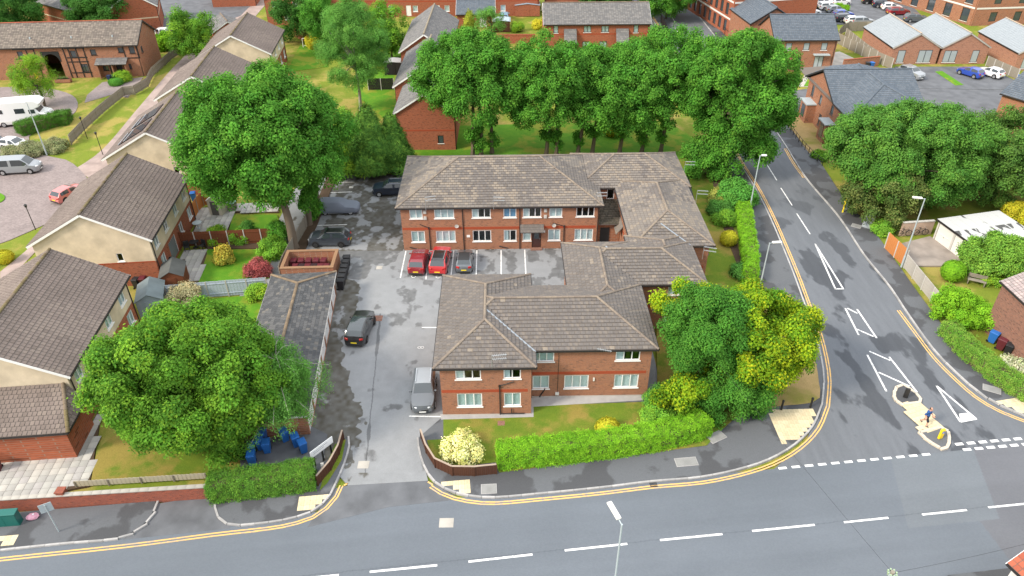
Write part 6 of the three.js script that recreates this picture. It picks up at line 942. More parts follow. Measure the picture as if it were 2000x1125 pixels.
{
  const w = wallRun([[-42.84,-31.65],[-34.68,-32.82],[-30.18,-33.16],[-20.91,-33.81]], 1.15, M.brickWall, 'long red brick garden wall with grey coping beside the street', { cap: M.concrete });
  const p = obj('pier', [bx(0.5, 1.5, 0.5, 0, -0.1, 0), bx(0.58, 0.08, 0.58, 0, 1.4, 0)], M.brickWall, w), q = [-30.41,-33.42]; p.position.set(q[0] - w.position.x, 0, q[1] - w.position.z);
}
fence({ pts: [[-30.48,-34.88],[-21.62,-35.53]], h: 0.55, bay: 2.4, label: 'low pale trellis fence behind the brick garden wall', m: mat(0.5, 0.46, 0.36, 0.85), post: M.woodGrey, name: 'trellis_fence', base: 0.1 });
wallRun([[-5.35,-138.99],[4.6,-138.74]], 1.5, M.brickRed, 'red brick garden wall beside the brick semi', { cap: M.brickRed });
wallRun([[55.48,-122.71],[62.18,-124.42]], 1.5, M.brick, 'low brick garden wall behind the corner slate house', { cap: M.brickRed });
wallRun([[-41.28,-144.53],[-36.21,-137.86],[-37.21,-137.26]], 1.6, M.brickRed, 'brick garden wall behind the goal', { cap: M.brickRed });
wallRun([[-62.79,-141.75],[-58.64,-140.34]], 1.6, M.brick, 'brick wall beside the rounded corner shrub', { cap: M.brickRed });
wallRun([[41.47,-68.33],[44.99,-68.71]], 1.5, mat(0.55, 0.4, 0.31, 0.9, { map: mottle }), 'pinkish rendered wall behind the leaning bicycles', { name: 'rendered_wall' });
struct('garage_forecourt', slab([[40.39,-66.45],[44.58,-68.07],[45.71,-63.38],[42.99,-62.27],[40.55,-62.3]], 0.06), mat(0.36, 0.31, 0.27, 0.9, { map: mottle }));
struct('bungalow_drive', slab([[61.3,-116.28],[64.78,-123.82],[79.86,-123.47],[81.12,-115.84],[79.15,-112.36],[59.69,-113.47]], -0.01), M.tarmacFar);
struct('drive_lawn', slab([[70.2,-121.07],[71.5,-121.3],[71.68,-114.61],[70.29,-114.41]], 0.03), M.lawnLush);
struct('tarmac_footway', slab([[53.32,-130.22],[58.64,-132.45],[60.89,-124.45],[48.69,-114.17],[45.63,-114.71]], -0.05), M.concrete);

// wheelie bins > body, lid, wheel, handle
function makeBin(m, label, group) {
  const T = thing('wheelie_bin', label, 'bin', 0, 0, 0, group), g = new THREE.BoxGeometry(0.56, 0.95, 0.68, 1, 1, 1), p = g.attributes.position;
  for (let i = 0; i < p.count; i++) if (p.getY(i) < 0) p.setXYZ(i, p.getX(i) * 0.78, p.getY(i), p.getZ(i) * 0.74 - 0.02);
  g.computeVertexNormals(); obj('body', g.translate(0, 0.53, 0), m, T);
  const lid = obj('lid', [rbx(0.6, 0.09, 0.74, 0, 1, 0, 0.03), rbx(0.5, 0.05, 0.56, 0, 1.07, 0.02, 0.02)], m, T); obj('handle', rod(V(-0.22, 1.03, -0.42), V(0.22, 1.03, -0.42), 0.018), M.rubber, T);
  for (const s of [-0.22, 0.22]) obj('wheel', cyl(0.1, 0.1, 0.05, 0, -0.025, 0, 12).rotateZ(PI / 2).translate(s, 0.1, -0.3), M.rubber, T); return T;
}
const binM = { maroon: mat(0.11, 0.018, 0.026, 0.5), black: mat(0.02, 0.021, 0.024, 0.5), blue: mat(0.02, 0.13, 0.42, 0.5), navy: mat(0.015, 0.03, 0.08, 0.5), grey: mat(0.1, 0.12, 0.14, 0.5), deep: mat(0.035, 0.016, 0.02, 0.5) };
const proto = {};
function bin(col, x, z, turn, label, group, y = 0.02) { if (!proto[col]) { proto[col] = makeBin(binM[col], label, group); proto[col].position.set(x, y, z); proto[col].rotation.y = turn; return proto[col]; } const c = copyOf(proto[col], x, z, turn, label, group, y); if (!group) delete c.userData.group; return c; }
['maroon', 'deep', 'maroon', 'deep', 'maroon', 'maroon'].forEach((c, i) => bin(c, -21.4 + i * 0.62, -61.6, 0.1 * (hash(i, 1, 3) - 0.5), c === 'deep' ? 'black and maroon bin inside the brick bin store' : 'maroon wheelie bin in the front row of the brick bin store', c === 'deep' ? 'dark bins in the bin store' : 'maroon bins in the bin store'));
for (let i = 0; i < 5; i++) bin('maroon', -21.8 + i * 0.75, -62.7, 0.2 * (hash(i, 2, 3) - 0.5), 'maroon wheelie bin in the rear row of the brick bin store', 'rear maroon bins in the bin store');
for (let i = 0; i < 6; i++) bin('black', -16.6 + i * 0.03, -63.3 + i * 0.86, N_ + 0.06, 'black wheelie bin in the line outside the brick bin store', 'black bins outside the bin store');
for (const [x, z, t] of [[-18.7,-36.83, 0.2], [-18.99,-37.71, 0.1], [-18.48,-38.3, 0.3], [-17.94,-38, 0.2], [-18.52,-39.02, 0]]) bin('blue', x, z, t, 'blue wheelie bin clustered beneath the maple', 'blue bins under the maple', 0.1);
for (const [x, z, t] of [[-16.94,-39.11, 0.6], [-15.98,-38.58, 0.5], [-15.31,-37.97, 0.55]]) bin('blue', x, z, t, 'blue wheelie bin in the line behind the estate sign', 'blue bins behind the estate sign', 0.1);
bin('black', -36.3,-59.52, 0.1, 'black bin beside the gable of the shed house', undefined, 0); bin('maroon', -35.72,-59.69, 0.1, 'maroon bin beside the gable of the shed house', undefined, 0);
bin('maroon', -36.79,-36.43, 0.3, 'dark maroon bin at the end of the brick annex', undefined, 0.1);
bin('navy', -65.24,-119.07, 0.1, 'navy bin in front of the timber framed row', 'navy bins at the timber framed row', 0); bin('navy', -64.5,-119.3, 0, 'navy bin in front of the timber framed row', 'navy bins at the timber framed row', 0);
bin('blue', 41.55,-50.19, 0.7, 'blue bin against the old brick house', undefined, 0); bin('maroon', 41.73,-49.21, 0.7, 'maroon bin against the old brick house', undefined, 0); bin('black', 41.92,-48.53, 0.7, 'black bin against the old brick house', undefined, 0);
bin('blue', 51.81,-64.07, 0.2, 'blue bin beside the loose green bush', undefined, 0); bin('blue', 81.12,-115.84, 0.2, 'blue bin at the bungalow drive edge', undefined, 0); bin('blue', 60.34,-122.86, 0.2, 'blue bin behind the corner slate house', undefined, 0); bin('black', 59.57,-122.88, 0.2, 'black bin behind the corner slate house', undefined, 0); bin('blue', 13.23,-98.31, 0.2, 'blue bin on the lawn behind the tree row', undefined, 0); bin('blue', -37.07,-77.48, 0.2, 'blue bin beside the orange garden fence', undefined, 0);

// street lamps > column, bracket, lantern
function lamp(x, z, h, turn, label, arm = 0.6, o = {}) {
  const T = thing('street_lamp', label, 'street lamp', x, z, turn, o.group, 0.1);
  obj('column', [cyl(0.1, 0.1, 1.3, 0, -0.1, 0, 10), cyl(0.075, 0.052, h - 1.2, 0, 1.2, 0, 10)], M.galv, T); obj('bracket', rod(V(0, h - 0.05, 0), V(arm * 0.5, h + 0.02, 0), 0.035, 0.03), M.galv, T);
  const l = obj('lantern', rbx(arm * 1.1, 0.12, 0.3, arm * 0.85, h - 0.02, 0, 0.04), M.offwhite, T); obj('lens', bx(arm * 0.7, 0.02, 0.22, arm * 0.85, h - 0.045, 0), M.lens, l); return T;
}
lamp(5.7, -25.1, 8.1, N_ + 0.35, 'galvanised street lamp rising over the main road centre line', 1.1); lamp(38.94,-62.14, 7.6, PI - 0.2, 'galvanised street lamp leaning over the concrete panel fence', 0.8); lamp(23.39,-57.62, 5.6, 0.1, 'slim street lamp behind the bright kerbside hedge', 0.8); lamp(26.65,-73.29, 7, 0, 'street lamp beside the large bright shrub', 0.5); lamp(-61.03,-90.59, 7, PI - 0.4, 'tall lamp post by the dark hedge in the cul-de-sac', 0.6);
function postLamp(x, z, label) { const T = thing('garden_lamp', label, 'lamp', x, z, 0, 'short black lamps along the footpath'); obj('column', cyl(0.05, 0.04, 2.8, 0, 0, 0, 8), M.black, T); obj('lantern', [cyl(0.1, 0.16, 0.28, 0, 2.8, 0, 8), cyl(0.18, 0.03, 0.12, 0, 3.08, 0, 8)], M.trimDark, T); }
postLamp(-52.22,-70.92, 'short black lamp post beside the dry front lawn'); postLamp(-53.7,-90.62, 'short black lamp post at the solar panel house eaves'); postLamp(-58.19,-95.9, 'short black lamp post beside the long weathered fence');
// estate sign, road sign, cabinets, bollards
{
  const T = thing('estate_sign', 'white estate name board on three black posts by the entrance', 'sign', -13.65,-37.16, 0.9, undefined, 0.14), c = document.createElement('canvas'); c.width = 512; c.height = 128; const k = c.getContext('2d'); k.fillStyle = '#e9ebec'; k.fillRect(0, 0, 512, 128); k.fillStyle = '#77808a'; for (let i = 0; i < 2; i++) k.fillRect(60, 42 + i * 30, 330 - i * 90, 7);
  const t = new THREE.CanvasTexture(c); t.colorSpace = THREE.SRGBColorSpace;
  for (const x of [-0.75, 0, 0.75]) obj('post', bx(0.1, 1.5, 0.1, x, -0.1, -0.07), M.black, T); obj('board', bx(2, 0.62, 0.04, 0, 0.95, 0), new THREE.MeshStandardMaterial({ map: t, roughness: 0.5 }), T);
}
for (const [x, z, h, m] of [[-13.94,-35.74, 1.2, M.white], [-13.38,-35.82, 1.2, M.offwhite]]) { const T = thing('marker_post', m === M.white ? 'thin white post in the hedge end beside the estate sign' : 'short pale board post beside the estate sign', 'post', x, z, 0.2); obj('shaft', rbx(m === M.white ? 0.08 : 0.2, h, 0.08, 0, 0, 0, 0.015), m, T); obj('cap', bx(m === M.white ? 0.1 : 0.22, 0.04, 0.1, 0, h, 0), M.concretePale, T); }
{ const T = thing('road_sign', 'grey backed road sign on a thin pole by the brick garden wall', 'sign', -29.83,-31.13, 0.5, undefined, 0.1); obj('pole', cyl(0.04, 0.04, 2.7, 0, -0.1, 0, 8), M.galv, T); obj('plate', rbx(0.75, 0.75, 0.03, 0, 1.95, -0.05, 0.012), M.galv, T); obj('clip', [bx(0.2, 0.06, 0.06, 0, 2.15, -0.02), bx(0.2, 0.06, 0.06, 0, 2.5, -0.02)], M.steel, T); }
{ const T = thing('street_cabinet', 'dark green telecom cabinet against the brick garden wall', 'cabinet', -33.5,-31.81, 0.09, undefined, 0.1), m = mat(0.01, 0.12, 0.1, 0.45); obj('body', rbx(1.7, 1.1, 0.5, 0, -0.05, 0, 0.03), m, T); obj('lid', rbx(1.78, 0.09, 0.58, 0, 1.04, 0, 0.03), m, T); obj('door', [bx(0.8, 0.95, 0.02, -0.41, 0.06, 0.255), bx(0.8, 0.95, 0.02, 0.41, 0.06, 0.255)], m, T); }
{ const T = thing('street_cabinet', 'pale grey cabinet beneath the variegated foliage', 'cabinet', 38.64,-70.01, -0.7, undefined, 0.1), m = mat(0.36, 0.4, 0.43, 0.5); obj('body', rbx(1, 1.35, 0.5, 0, -0.05, 0, 0.03), m, T); obj('lid', rbx(1.06, 0.08, 0.56, 0, 1.28, 0, 0.03), m, T); obj('door', bx(0.9, 1.15, 0.02, 0, 0.08, 0.255), m, T); }
{ const T = thing('marker_post', 'bright yellow utility marker post on the opposite footway', 'post', 37.21,-73.36, -0.6, undefined, 0.1), m = mat(0.8, 0.62, 0.02, 0.6); obj('shaft', bx(0.16, 1.9, 0.12, 0, -0.05, 0), m, T); obj('head', rbx(0.3, 0.9, 0.16, 0.04, 1.0, 0, 0.03), m, T); }
for (const [x, z, l] of [[20.8,-41.95, 'black bollard on the verge edge nearer the golden maple'], [23.15,-42.21, 'black bollard on the verge edge nearer the kerb']]) { const T = thing('bollard', l, 'bollard', x, z, 0, 'black bollards by the buff paving', 0.1); obj('shaft', cyl(0.085, 0.075, 0.9, 0, -0.05, 0, 12), M.black, T); obj('head', [cyl(0.1, 0.1, 0.08, 0, 0.85, 0, 12), new THREE.SphereGeometry(0.085, 12, 8).translate(0, 0.95, 0)], M.black, T); }
// traffic island
{
  const kerbM = mat(0.62, 0.55, 0.45, 0.9, { map: grainMap });
  const A = smooth([[30.81,-44.42],[31.53,-44.66],[31.78,-44.29],[32.14,-43.1],[31.9,-42.75],[30.25,-42.65],[30.18,-43.35],[30.81,-44.42]], 0.4), B = smooth([[30.4,-39.46],[32.43,-39.86],[32.47,-39.22],[31.67,-37.9],[31.4,-37.8],[30.72,-38.52],[30.4,-39.46]], 0.4);
  for (const p of [A, B]) { const T = structGroup('traffic_island'); obj('surface', slab(p, 0.1), M.pavement, T); const L = lengthOf(p); for (let s = 0.3; s < L; s += 0.6) { const q = along(p, s), k = obj('kerb_stone', bx(0.6, 0.26, 0.22, 0, -0.12, 0), kerbM, T); k.position.set(q.x, 0, q.z); k.rotation.y = q.turn; } }
  tactile([[30.28,-42.54],[31.95,-42.69],[32.51,-39.86],[30.5,-39.51]], 0.35);
  const keep = (x, z, turn, label, front) => { const T = thing('keep_left_bollard', label, 'bollard', x, z, turn, undefined, 0.1); T.scale.setScalar(0.82); obj('shell', rbx(0.42, 1.15, 0.22, 0, 0, 0, 0.06), front ? mat(0.85, 0.6, 0.02, 0.4) : M.black, T); obj('face', rbx(0.36, 0.9, 0.04, 0, 0.15, 0.1, 0.01), mat(0.85, 0.58, 0.02, 0.4), T); const d = obj('disc', cyl(0.14, 0.14, 0.02, 0, 0, 0, 20).rotateX(PI / 2).translate(0, 0.85, 0.125), mat(0.02, 0.1, 0.4, 0.4), T); obj('arrow', [rod(V(0.07, 0.92, 0.14), V(-0.05, 0.8, 0.14), 0.014), rod(V(-0.06, 0.79, 0.14), V(-0.06, 0.87, 0.14), 0.014), rod(V(-0.06, 0.79, 0.14), V(0.02, 0.79, 0.14), 0.014)], M.white, d); };
  keep(30.98,-43.23, PI - 0.4, 'black backed yellow keep-left bollard on the traffic island', 0); keep(31.59,-38.82, 0.3, 'yellow keep-left bollard at the give-way line', 1);
}
// railings of the corner house
{ const T = thing('railing', 'black metal railing round the gravel garden of the corner house', 'railing', 0, 0), P = smooth([[43.09,-104.48],[40.59,-102.53],[38.9,-98.74],[38.49,-92.56],[38.68,-88.03],[39.1,-85.43]], 1.2); for (const [x, z] of P) obj('post', bx(0.06, 1, 0.06, x, 0, z), M.black, T); for (const y of [0.5, 0.92]) obj('rail', ribbon(P, 0.04, y + 0.04, y), M.black, T); }
{ const T = thing('railing', 'black railing in front of the distant brick flats', 'railing', 0, 0), P = [[41.1,-169.64],[40.78,-158.97],[40.68,-149.39],[40.84,-141.72]]; for (let i = 0; i < 16; i++) { const p = along(P, i * lengthOf(P) / 16); obj('post', bx(0.08, 1.1, 0.08, p.x, 0, p.z), M.black, T); } obj('rail', ribbon(P, 0.06, 1.1, 1.02), M.black, T); }
// telegraph pole at the near kerb
{
  const T = thing('telegraph_pole', 'telegraph pole top with insulators and thin wires over the road', 'pole', 18.5, -21.9, 0), h = 8.6; obj('pole', cyl(0.15, 0.1, h, 0, 0, 0, 10), M.woodGrey, T);
  obj('cap_ring', cyl(0.2, 0.2, 0.08, 0, h - 0.25, 0, 14), M.galv, T); for (let i = 0; i < 8; i++) { const a = i * PI / 4; obj('insulator', cyl(0.04, 0.05, 0.16, Math.cos(a) * 0.2, h - 0.22, Math.sin(a) * 0.2, 8), mat(0.3, 0.4, 0.25, 0.3), T); }
  const wire = (x, y, z) => obj('wire', new THREE.TubeGeometry(new THREE.QuadraticBezierCurve3(V(0, h - 0.1, 0), V(x / 2, (h + y) / 2 - 0.5, z / 2), V(x, y, z)), 16, 0.008, 4), M.trimDark, T); wire(-5.2, 5.3, -26); wire(13.5, 5, -5); 
}
// sheds
function shed(x, z, turn, w, d, h, label, wall, roof, o = {}) {
  const T = thing('garden_shed', label, 'shed', x, z, turn), R = h + w * (o.s ?? 0.28), bo = []; for (let i = 0; i < Math.round(w / 0.16); i++) { const u = -w / 2 + (i + 0.5) * 0.16; bo.push(u); }
  for (const s of [1, -1]) { const sh = new THREE.Shape([[-w / 2, 0], [w / 2, 0], [w / 2, h], [0, R], [-w / 2, h]].map(([a, b]) => new THREE.Vector2(a, b))); obj('wall', new THREE.ExtrudeGeometry(sh, { depth: 0.04, bevelEnabled: false }).translate(0, 0, s * (d / 2) - 0.02), wall, T); obj('wall', bx(0.04, h, d - 0.05, s * (w / 2 - 0.02), 0, 0), wall, T); obj('roof_panel', plate([V(s * (w / 2 + 0.12), h - 0.04, s * (d / 2 + 0.12)), V(s * (w / 2 + 0.12), h - 0.04, -s * (d / 2 + 0.12)), V(0, R + 0.03, -s * (d / 2 + 0.12)), V(0, R + 0.03, s * (d / 2 + 0.12))], 0.04), roof, T); }
  const dr = obj('door', bx(0.8, h * 0.92, 0.04, 0, 0.03, d / 2 + 0.045), o.door ?? wall, T); obj('handle', bx(0.04, 0.12, 0.04, 0.3, h * 0.45, d / 2 + 0.08), M.black, dr); if (o.win) obj('window', bx(0.04, 0.5, 0.8, w / 2 + 0.02, h * 0.5, 0), M.glass, T); return T;
}
shed(-32.63,-59.82, 0.25, 2.1, 2.6, 1.85, 'dark felt roofed apex shed beside the patio', M.woodRed, mat(0.12, 0.125, 0.12, 0.95, { map: mottle })); shed(-33.39,-56.28, 0.3, 2.2, 3, 1.8, 'grey blue shed with glazed side behind the cream house', mat(0.3, 0.36, 0.42, 0.8, { map: grainMap }), mat(0.2, 0.24, 0.25, 0.95, { map: mottle }), { win: 1 }); shed(-33.21,-74.57, -0.15, 1.5, 1.5, 1.9, 'small pale plastic shed with dark door', mat(0.55, 0.5, 0.4, 0.7), M.offwhite, { door: mat(0.12, 0.11, 0.1, 0.7), s: 0.34 });
{ const T = thing('storage_box', 'green lidded storage box beside the small pale shed', 'storage box', -32.18,-75.41, -0.1); obj('box', rbx(1.3, 0.85, 0.8, 0, 0, 0, 0.03), M.woodGrey, T); obj('lid', rbx(1.38, 0.1, 0.9, 0, 0.85, 0, 0.03), mat(0.3, 0.45, 0.4, 0.6), T); }
shed(-19.4,-122.6, 0, 2.8, 2.2, 2.1, 'black stained shed beside the garden table', M.woodBlack, mat(0.35, 0.35, 0.35, 0.9), { s: 0.02 });
shed(3.61,-158.82, 0, 5, 3, 2.2, 'low shed with blue grey roof beyond the back garden wall', M.brickRed, mat(0.25, 0.32, 0.38, 0.8), { s: 0.05 }); shed(-1.62,-147.65, 0, 3.2, 3, 2, 'low shed with pale blue grey roof beside the bungalow', M.woodBrown, mat(0.35, 0.42, 0.46, 0.8), { s: 0.04 });
// garden furniture
function chair(x, z, turn, label, m, group) { const T = thing('garden_chair', label, 'chair', x, z, turn, group, 0.08); obj('seat', rbx(0.55, 0.07, 0.55, 0, 0.4, 0, 0.02), m, T); obj('backrest', rbx(0.55, 0.55, 0.07, 0, 0.45, -0.26, 0.02), m, T); for (const [a, b] of [[-1, -1], [1, -1], [-1, 1], [1, 1]]) obj('leg', bx(0.05, 0.42, 0.05, a * 0.24, 0, b * 0.24), m, T); for (const s of [-1, 1]) obj('armrest', bx(0.06, 0.05, 0.5, s * 0.28, 0.62, 0), m, T); }
function table(x, z, r, label, m) { const T = thing('garden_table', label, 'table', x, z, 0, undefined, 0.05); obj('top', cyl(r, r, 0.05, 0, 0.7, 0, 20), m, T); obj('pedestal', [cyl(0.05, 0.05, 0.7, 0, 0, 0, 8), cyl(0.28, 0.22, 0.05, 0, 0, 0, 12)], m, T); }
chair(-33.88,-66.28, 0.4, 'black rattan chair at the patio edge next to the glazed doors', M.black); chair(-32.37,-66.57, -0.4, 'black rattan chair at the patio edge next to the lawn', M.black); table(-33.28,-66.89, 0.5, 'dark round patio table between the rattan chairs', M.black); table(-34.33,-70.88, 0.5, 'glass topped patio table by the brick house wall', M.galv);
chair(-20.16,-123.13, 0.4, 'pale garden chair beside the black shed', M.galv); table(-18.87,-123.11, 0.5, 'white round table beside the black shed', M.white); chair(-27.44,-75.7, 0.3, 'grey lounge chair under the spreading tree', M.galv);
{ const T = thing('kettle_barbecue', 'round black barbecue against the cream house wall', 'barbecue', -34.34,-63.34, 0); obj('bowl', new THREE.SphereGeometry(0.32, 16, 10).translate(0, 0.8, 0), M.black, T); for (const a of [0, 2.1, 4.2]) obj('leg', rod(V(Math.cos(a) * 0.3, 0, Math.sin(a) * 0.3), V(Math.cos(a) * 0.15, 0.6, Math.sin(a) * 0.15), 0.02), M.black, T); }
{ const T = thing('garden_bench', 'grey slatted bench beside the leafy plants', 'bench', 44.77,-59.06, -0.5); for (let i = 0; i < 4; i++) obj('slat', bx(1.6, 0.04, 0.11, 0, 0.42, -0.2 + i * 0.13), M.woodGrey, T); for (let i = 0; i < 3; i++) obj('slat', bx(1.6, 0.11, 0.04, 0, 0.55 + i * 0.14, -0.3), M.woodGrey, T); for (const s of [-0.7, 0.7]) obj('leg', [bx(0.07, 0.42, 0.5, s, 0, 0), bx(0.07, 0.95, 0.06, s, 0, -0.32)], M.woodGrey, T); }
{ const T = thing('goal', 'small white goal frame on the back lawn', 'goal', -36.27,-137.24, 0.1); obj('crossbar', rod(V(-1.6, 1.6, 0), V(1.6, 1.6, 0), 0.06), M.white, T); for (const s of [-1.6, 1.6]) obj('upright', rod(V(s, 0, 0), V(s, 1.6, 0), 0.06), M.white, T); obj('base_bar', rod(V(-1.6, 0.06, -0.9), V(1.6, 0.06, -0.9), 0.05), M.white, T); }
function airer(x, z, label) { const T = thing('rotary_airer', label, 'clothes airer', x, z, 0.4, 'rotary airers on the back lawns'); obj('pole', cyl(0.03, 0.03, 1.9, 0, 0, 0, 6), M.steel, T); for (let i = 0; i < 4; i++) { const a = i * PI / 2; obj('arm', rod(V(0, 1.4, 0), V(Math.cos(a) * 1.1, 1.85, Math.sin(a) * 1.1), 0.02), M.steel, T); } }
airer(-21.9,-126.38, 'rotary clothes airer on the lawn by the black shed'); airer(-21.11,-136.86, 'rotary clothes airer beside the upper terrace house');
{ const T = thing('salt_bin', 'yellow storage bin beside the arched passage', 'bin', -77.95,-121.35, 0.3), m = mat(0.8, 0.5, 0.03, 0.6); obj('body', rbx(1, 0.8, 0.7, 0, 0, 0, 0.05), m, T); obj('lid', rbx(1.08, 0.14, 0.78, 0, 0.8, 0, 0.05), m, T); }
{ const T = thing('picket_fence', 'short brown picket fence by the timber framed row', 'fence', -74.87,-117.34, 0); for (let i = 0; i < 11; i++) obj('picket', bx(0.1, 0.9, 0.03, -1.2 + i * 0.24, 0, 0), M.woodBrown, T); obj('rail', [bx(2.6, 0.08, 0.04, 0, 0.25, -0.035), bx(2.6, 0.08, 0.04, 0, 0.65, -0.035)], M.woodBrown, T); }
{ const T = thing('flower_trough', 'raised brick flower trough with pink blooms by the porch', 'planter', -72.92,-119.24, 0.05); obj('trough', [bx(2.4, 0.5, 0.8, 0, 0, 0)], M.brick, T); obj('soil', bx(2.2, 0.04, 0.6, 0, 0.5, 0), M.soil, T); const r = prng(7), a = []; for (let i = 0; i < 60; i++) a.push({ p: V((r() - 0.5) * 2, 0.62 + 0.15 * r(), (r() - 0.5) * 0.5), n: UP.clone(), s: 0.7, c: r() < 0.3 ? [0.5, 0.06, 0.25] : [0.1, 0.25, 0.05] }); foliage(T, 'blooms', 'shrub', a); }
for (const [x, z, l] of [[41.76,-68.11, 'black bicycle leaning on the pinkish wall by the orange fence'], [43.59,-68.3, 'dark bicycle leaning on the pinkish wall by the garage doors']]) { const T = thing('bicycle', l, 'bicycle', x, z, 0.05, 'bicycles at the pinkish wall', 0.06); for (const s of [-0.5, 0.5]) obj('wheel', new THREE.TorusGeometry(0.33, 0.03, 6, 20).translate(s, 0.34, 0), M.rubber, T); obj('frame', [rod(V(-0.5, 0.34, 0), V(-0.15, 0.75, 0), 0.02), rod(V(-0.15, 0.75, 0), V(0.38, 0.78, 0), 0.02), rod(V(0.38, 0.85, 0), V(0.5, 0.34, 0), 0.02), rod(V(-0.1, 0.3, 0), V(0.38, 0.74, 0), 0.02), rod(V(-0.5, 0.34, 0), V(-0.1, 0.3, 0), 0.02), rod(V(-0.1, 0.3, 0), V(-0.2, 0.85, 0), 0.02)], M.trimDark, T); obj('saddle', rbx(0.24, 0.06, 0.12, -0.2, 0.85, 0, 0.02), M.black, T); obj('handlebar', rod(V(0.36, 0.92, -0.24), V(0.36, 0.92, 0.24), 0.018), M.steel, T); }
{ const T = thing('spacehopper_ball', 'small orange ball on the patio at the annex wall', 'ball', -34.6,-37.72, 0, undefined, 0.1); obj('ball', new THREE.SphereGeometry(0.22, 18, 12).scale(1.2, 1, 1).translate(0, 0.22, 0), mat(0.75, 0.2, 0.02, 0.4), T); obj('valve', cyl(0.03, 0.03, 0.05, 0, 0.42, 0, 8), mat(0.6, 0.15, 0.02, 0.4), T); }
{ const T = thing('litter_bag', 'pink and white rubbish bag beside the green cabinet', 'bag', -32.1,-32.25, 0.2, undefined, 0.1), g = new THREE.IcosahedronGeometry(0.26, 3), p = g.attributes.position; for (let i = 0; i < p.count; i++) { const k = 0.8 + 0.4 * vnoise(p.getX(i) * 9 + 20, p.getY(i) * 9 + p.getZ(i) * 7 + 20); p.setXYZ(i, p.getX(i) * k * 1.5, p.getY(i) * k * 0.6 + 0.13, p.getZ(i) * k); } g.computeVertexNormals(); obj('bag', g, mat(0.6, 0.3, 0.38, 0.4), T); obj('knot', cyl(0.03, 0.06, 0.1, 0.1, 0.24, 0, 8), M.white, T); }
M.cover = mat(0.3, 0.3, 0.29, 0.9, { map: grainMap });
for (const [x, z, m, w, d, t, l] of [[15.1,-39.14, M.cover, 1.3, 0.8, 0.5, 'worn access cover in the footway by the hedge end'], [12.41,-36.71, M.cover, 1.5, 0.7, 0.1, 'double access cover in the corner footway'], [-1.7,-34.39, M.cover, 1, 0.75, 0.05, 'pale access cover in the footway beside buff paving'], [37.56,-70.25, M.cover, 0.9, 0.7, -0.6, 'pale access cover beside the grey cabinet'], [38.29,-44.1, M.cover, 1.2, 0.7, -0.5, 'pale access cover in the opposite footway'], [-0.9,-40.69, M.brickOld, 0.55, 0.5, 0, 'rusty inspection cover on the front lawn']]) { const T = thing('access_cover', l, 'access cover', x, z, t, undefined, 0.1); obj('frame', bx(w + 0.1, 0.06, d + 0.1, 0, -0.03, 0), M.kerb, T); obj('lid', bx(w, 0.05, d, 0, -0.008, 0), m, T); }
{ const T = thing('gully_grate', 'black gully grate in the double yellow lines', 'grate', 9.74,-34.77, 0.1); obj('frame', [bx(0.5, 0.04, 0.06, 0, -0.01, -0.2), bx(0.5, 0.04, 0.06, 0, -0.01, 0.2)], M.black, T); for (let i = 0; i < 6; i++) obj('bar', bx(0.04, 0.035, 0.34, -0.22 + i * 0.088, -0.01, 0), M.black, T); }

// ---------------------------------------------------------------- people
/** A figure as one continuous surface from tapered capsules: bones [a, b, ra, rb, colour]. */
function person(x, z, turn, label, bones, colours, hair, y = 0.1, extra) {
  const T = thing('person', label, 'person', x, z, turn, undefined, y), n = 84, S = 1.05, mc = new MarchingCubes(n, new THREE.MeshBasicMaterial(), false, false, 120000), C = V(0, 0.92, 0);
  mc.isolation = 0; const dist = (p, b) => { const pa = p.clone().sub(b[0]), ba = b[1].clone().sub(b[0]), h = clamp(pa.dot(ba) / ba.lengthSq()); return pa.addScaledVector(ba, -h).length() - lerp(b[2], b[3], h); };
  const p = V(0, 0, 0), k = 0.035;
  for (let a = 0; a < n; a++) for (let b = 0; b < n; b++) for (let c = 0; c < n; c++) {
    p.set((c / n * 2 - 1) * S + C.x, (b / n * 2 - 1) * S + C.y, (a / n * 2 - 1) * S + C.z); let s = 0;
    for (const q of bones) { const d = dist(p, q); if (d < 0.25) s += Math.exp(-d / k); }
    mc.field[c + b * n + a * n * n] = s > 0 ? k * Math.log(s) : -0.3;
  }
  mc.update(); const m = mc.count, P = new Float32Array(m * 3), Nn = new Float32Array(m * 3), col = new Float32Array(m * 3);
  for (let i = 0; i < m; i++) { p.set(mc.positionArray[i * 3] * S + C.x, mc.positionArray[i * 3 + 1] * S + C.y, mc.positionArray[i * 3 + 2] * S + C.z); P.set([p.x, p.y, p.z], i * 3); Nn.set([mc.normalArray[i * 3], mc.normalArray[i * 3 + 1], mc.normalArray[i * 3 + 2]], i * 3); let best = 9, cc = null; for (const q of bones) { const d = dist(p, q); if (d < best) { best = d; cc = q[4]; } } col.set(colours[cc], i * 3); }
  const g = new THREE.BufferGeometry(); g.setAttribute('position', new THREE.BufferAttribute(P, 3)); g.setAttribute('normal', new THREE.BufferAttribute(Nn, 3)); g.setAttribute('color', new THREE.BufferAttribute(col, 3)); g.computeVertexNormals();
  obj('body', g, new THREE.MeshStandardMaterial({ vertexColors: true, roughness: 0.85 }), T); if (hair) obj('hair', hair[0], hair[1], T); if (extra) extra(T);
}
const skin = [0.5, 0.28, 0.2];
const hand = (w, d, s) => { const u = d.clone().normalize(), v = V(0.3 * s, 0, 1).normalize(), out = [[w, w.clone().addScaledVector(u, 0.09), 0.028, 0.03, 0]]; for (let i = 0; i < 4; i++) { const a = w.clone().addScaledVector(u, 0.09).addScaledVector(v, (i - 1.5) * 0.022); out.push([a, a.clone().addScaledVector(u, 0.055 + 0.012 * (i % 3)), 0.011, 0.009, 0]); } out.push([w.clone().addScaledVector(u, 0.04), w.clone().addScaledVector(u, 0.08).addScaledVector(v, 0.055), 0.012, 0.01, 0]); return out; };
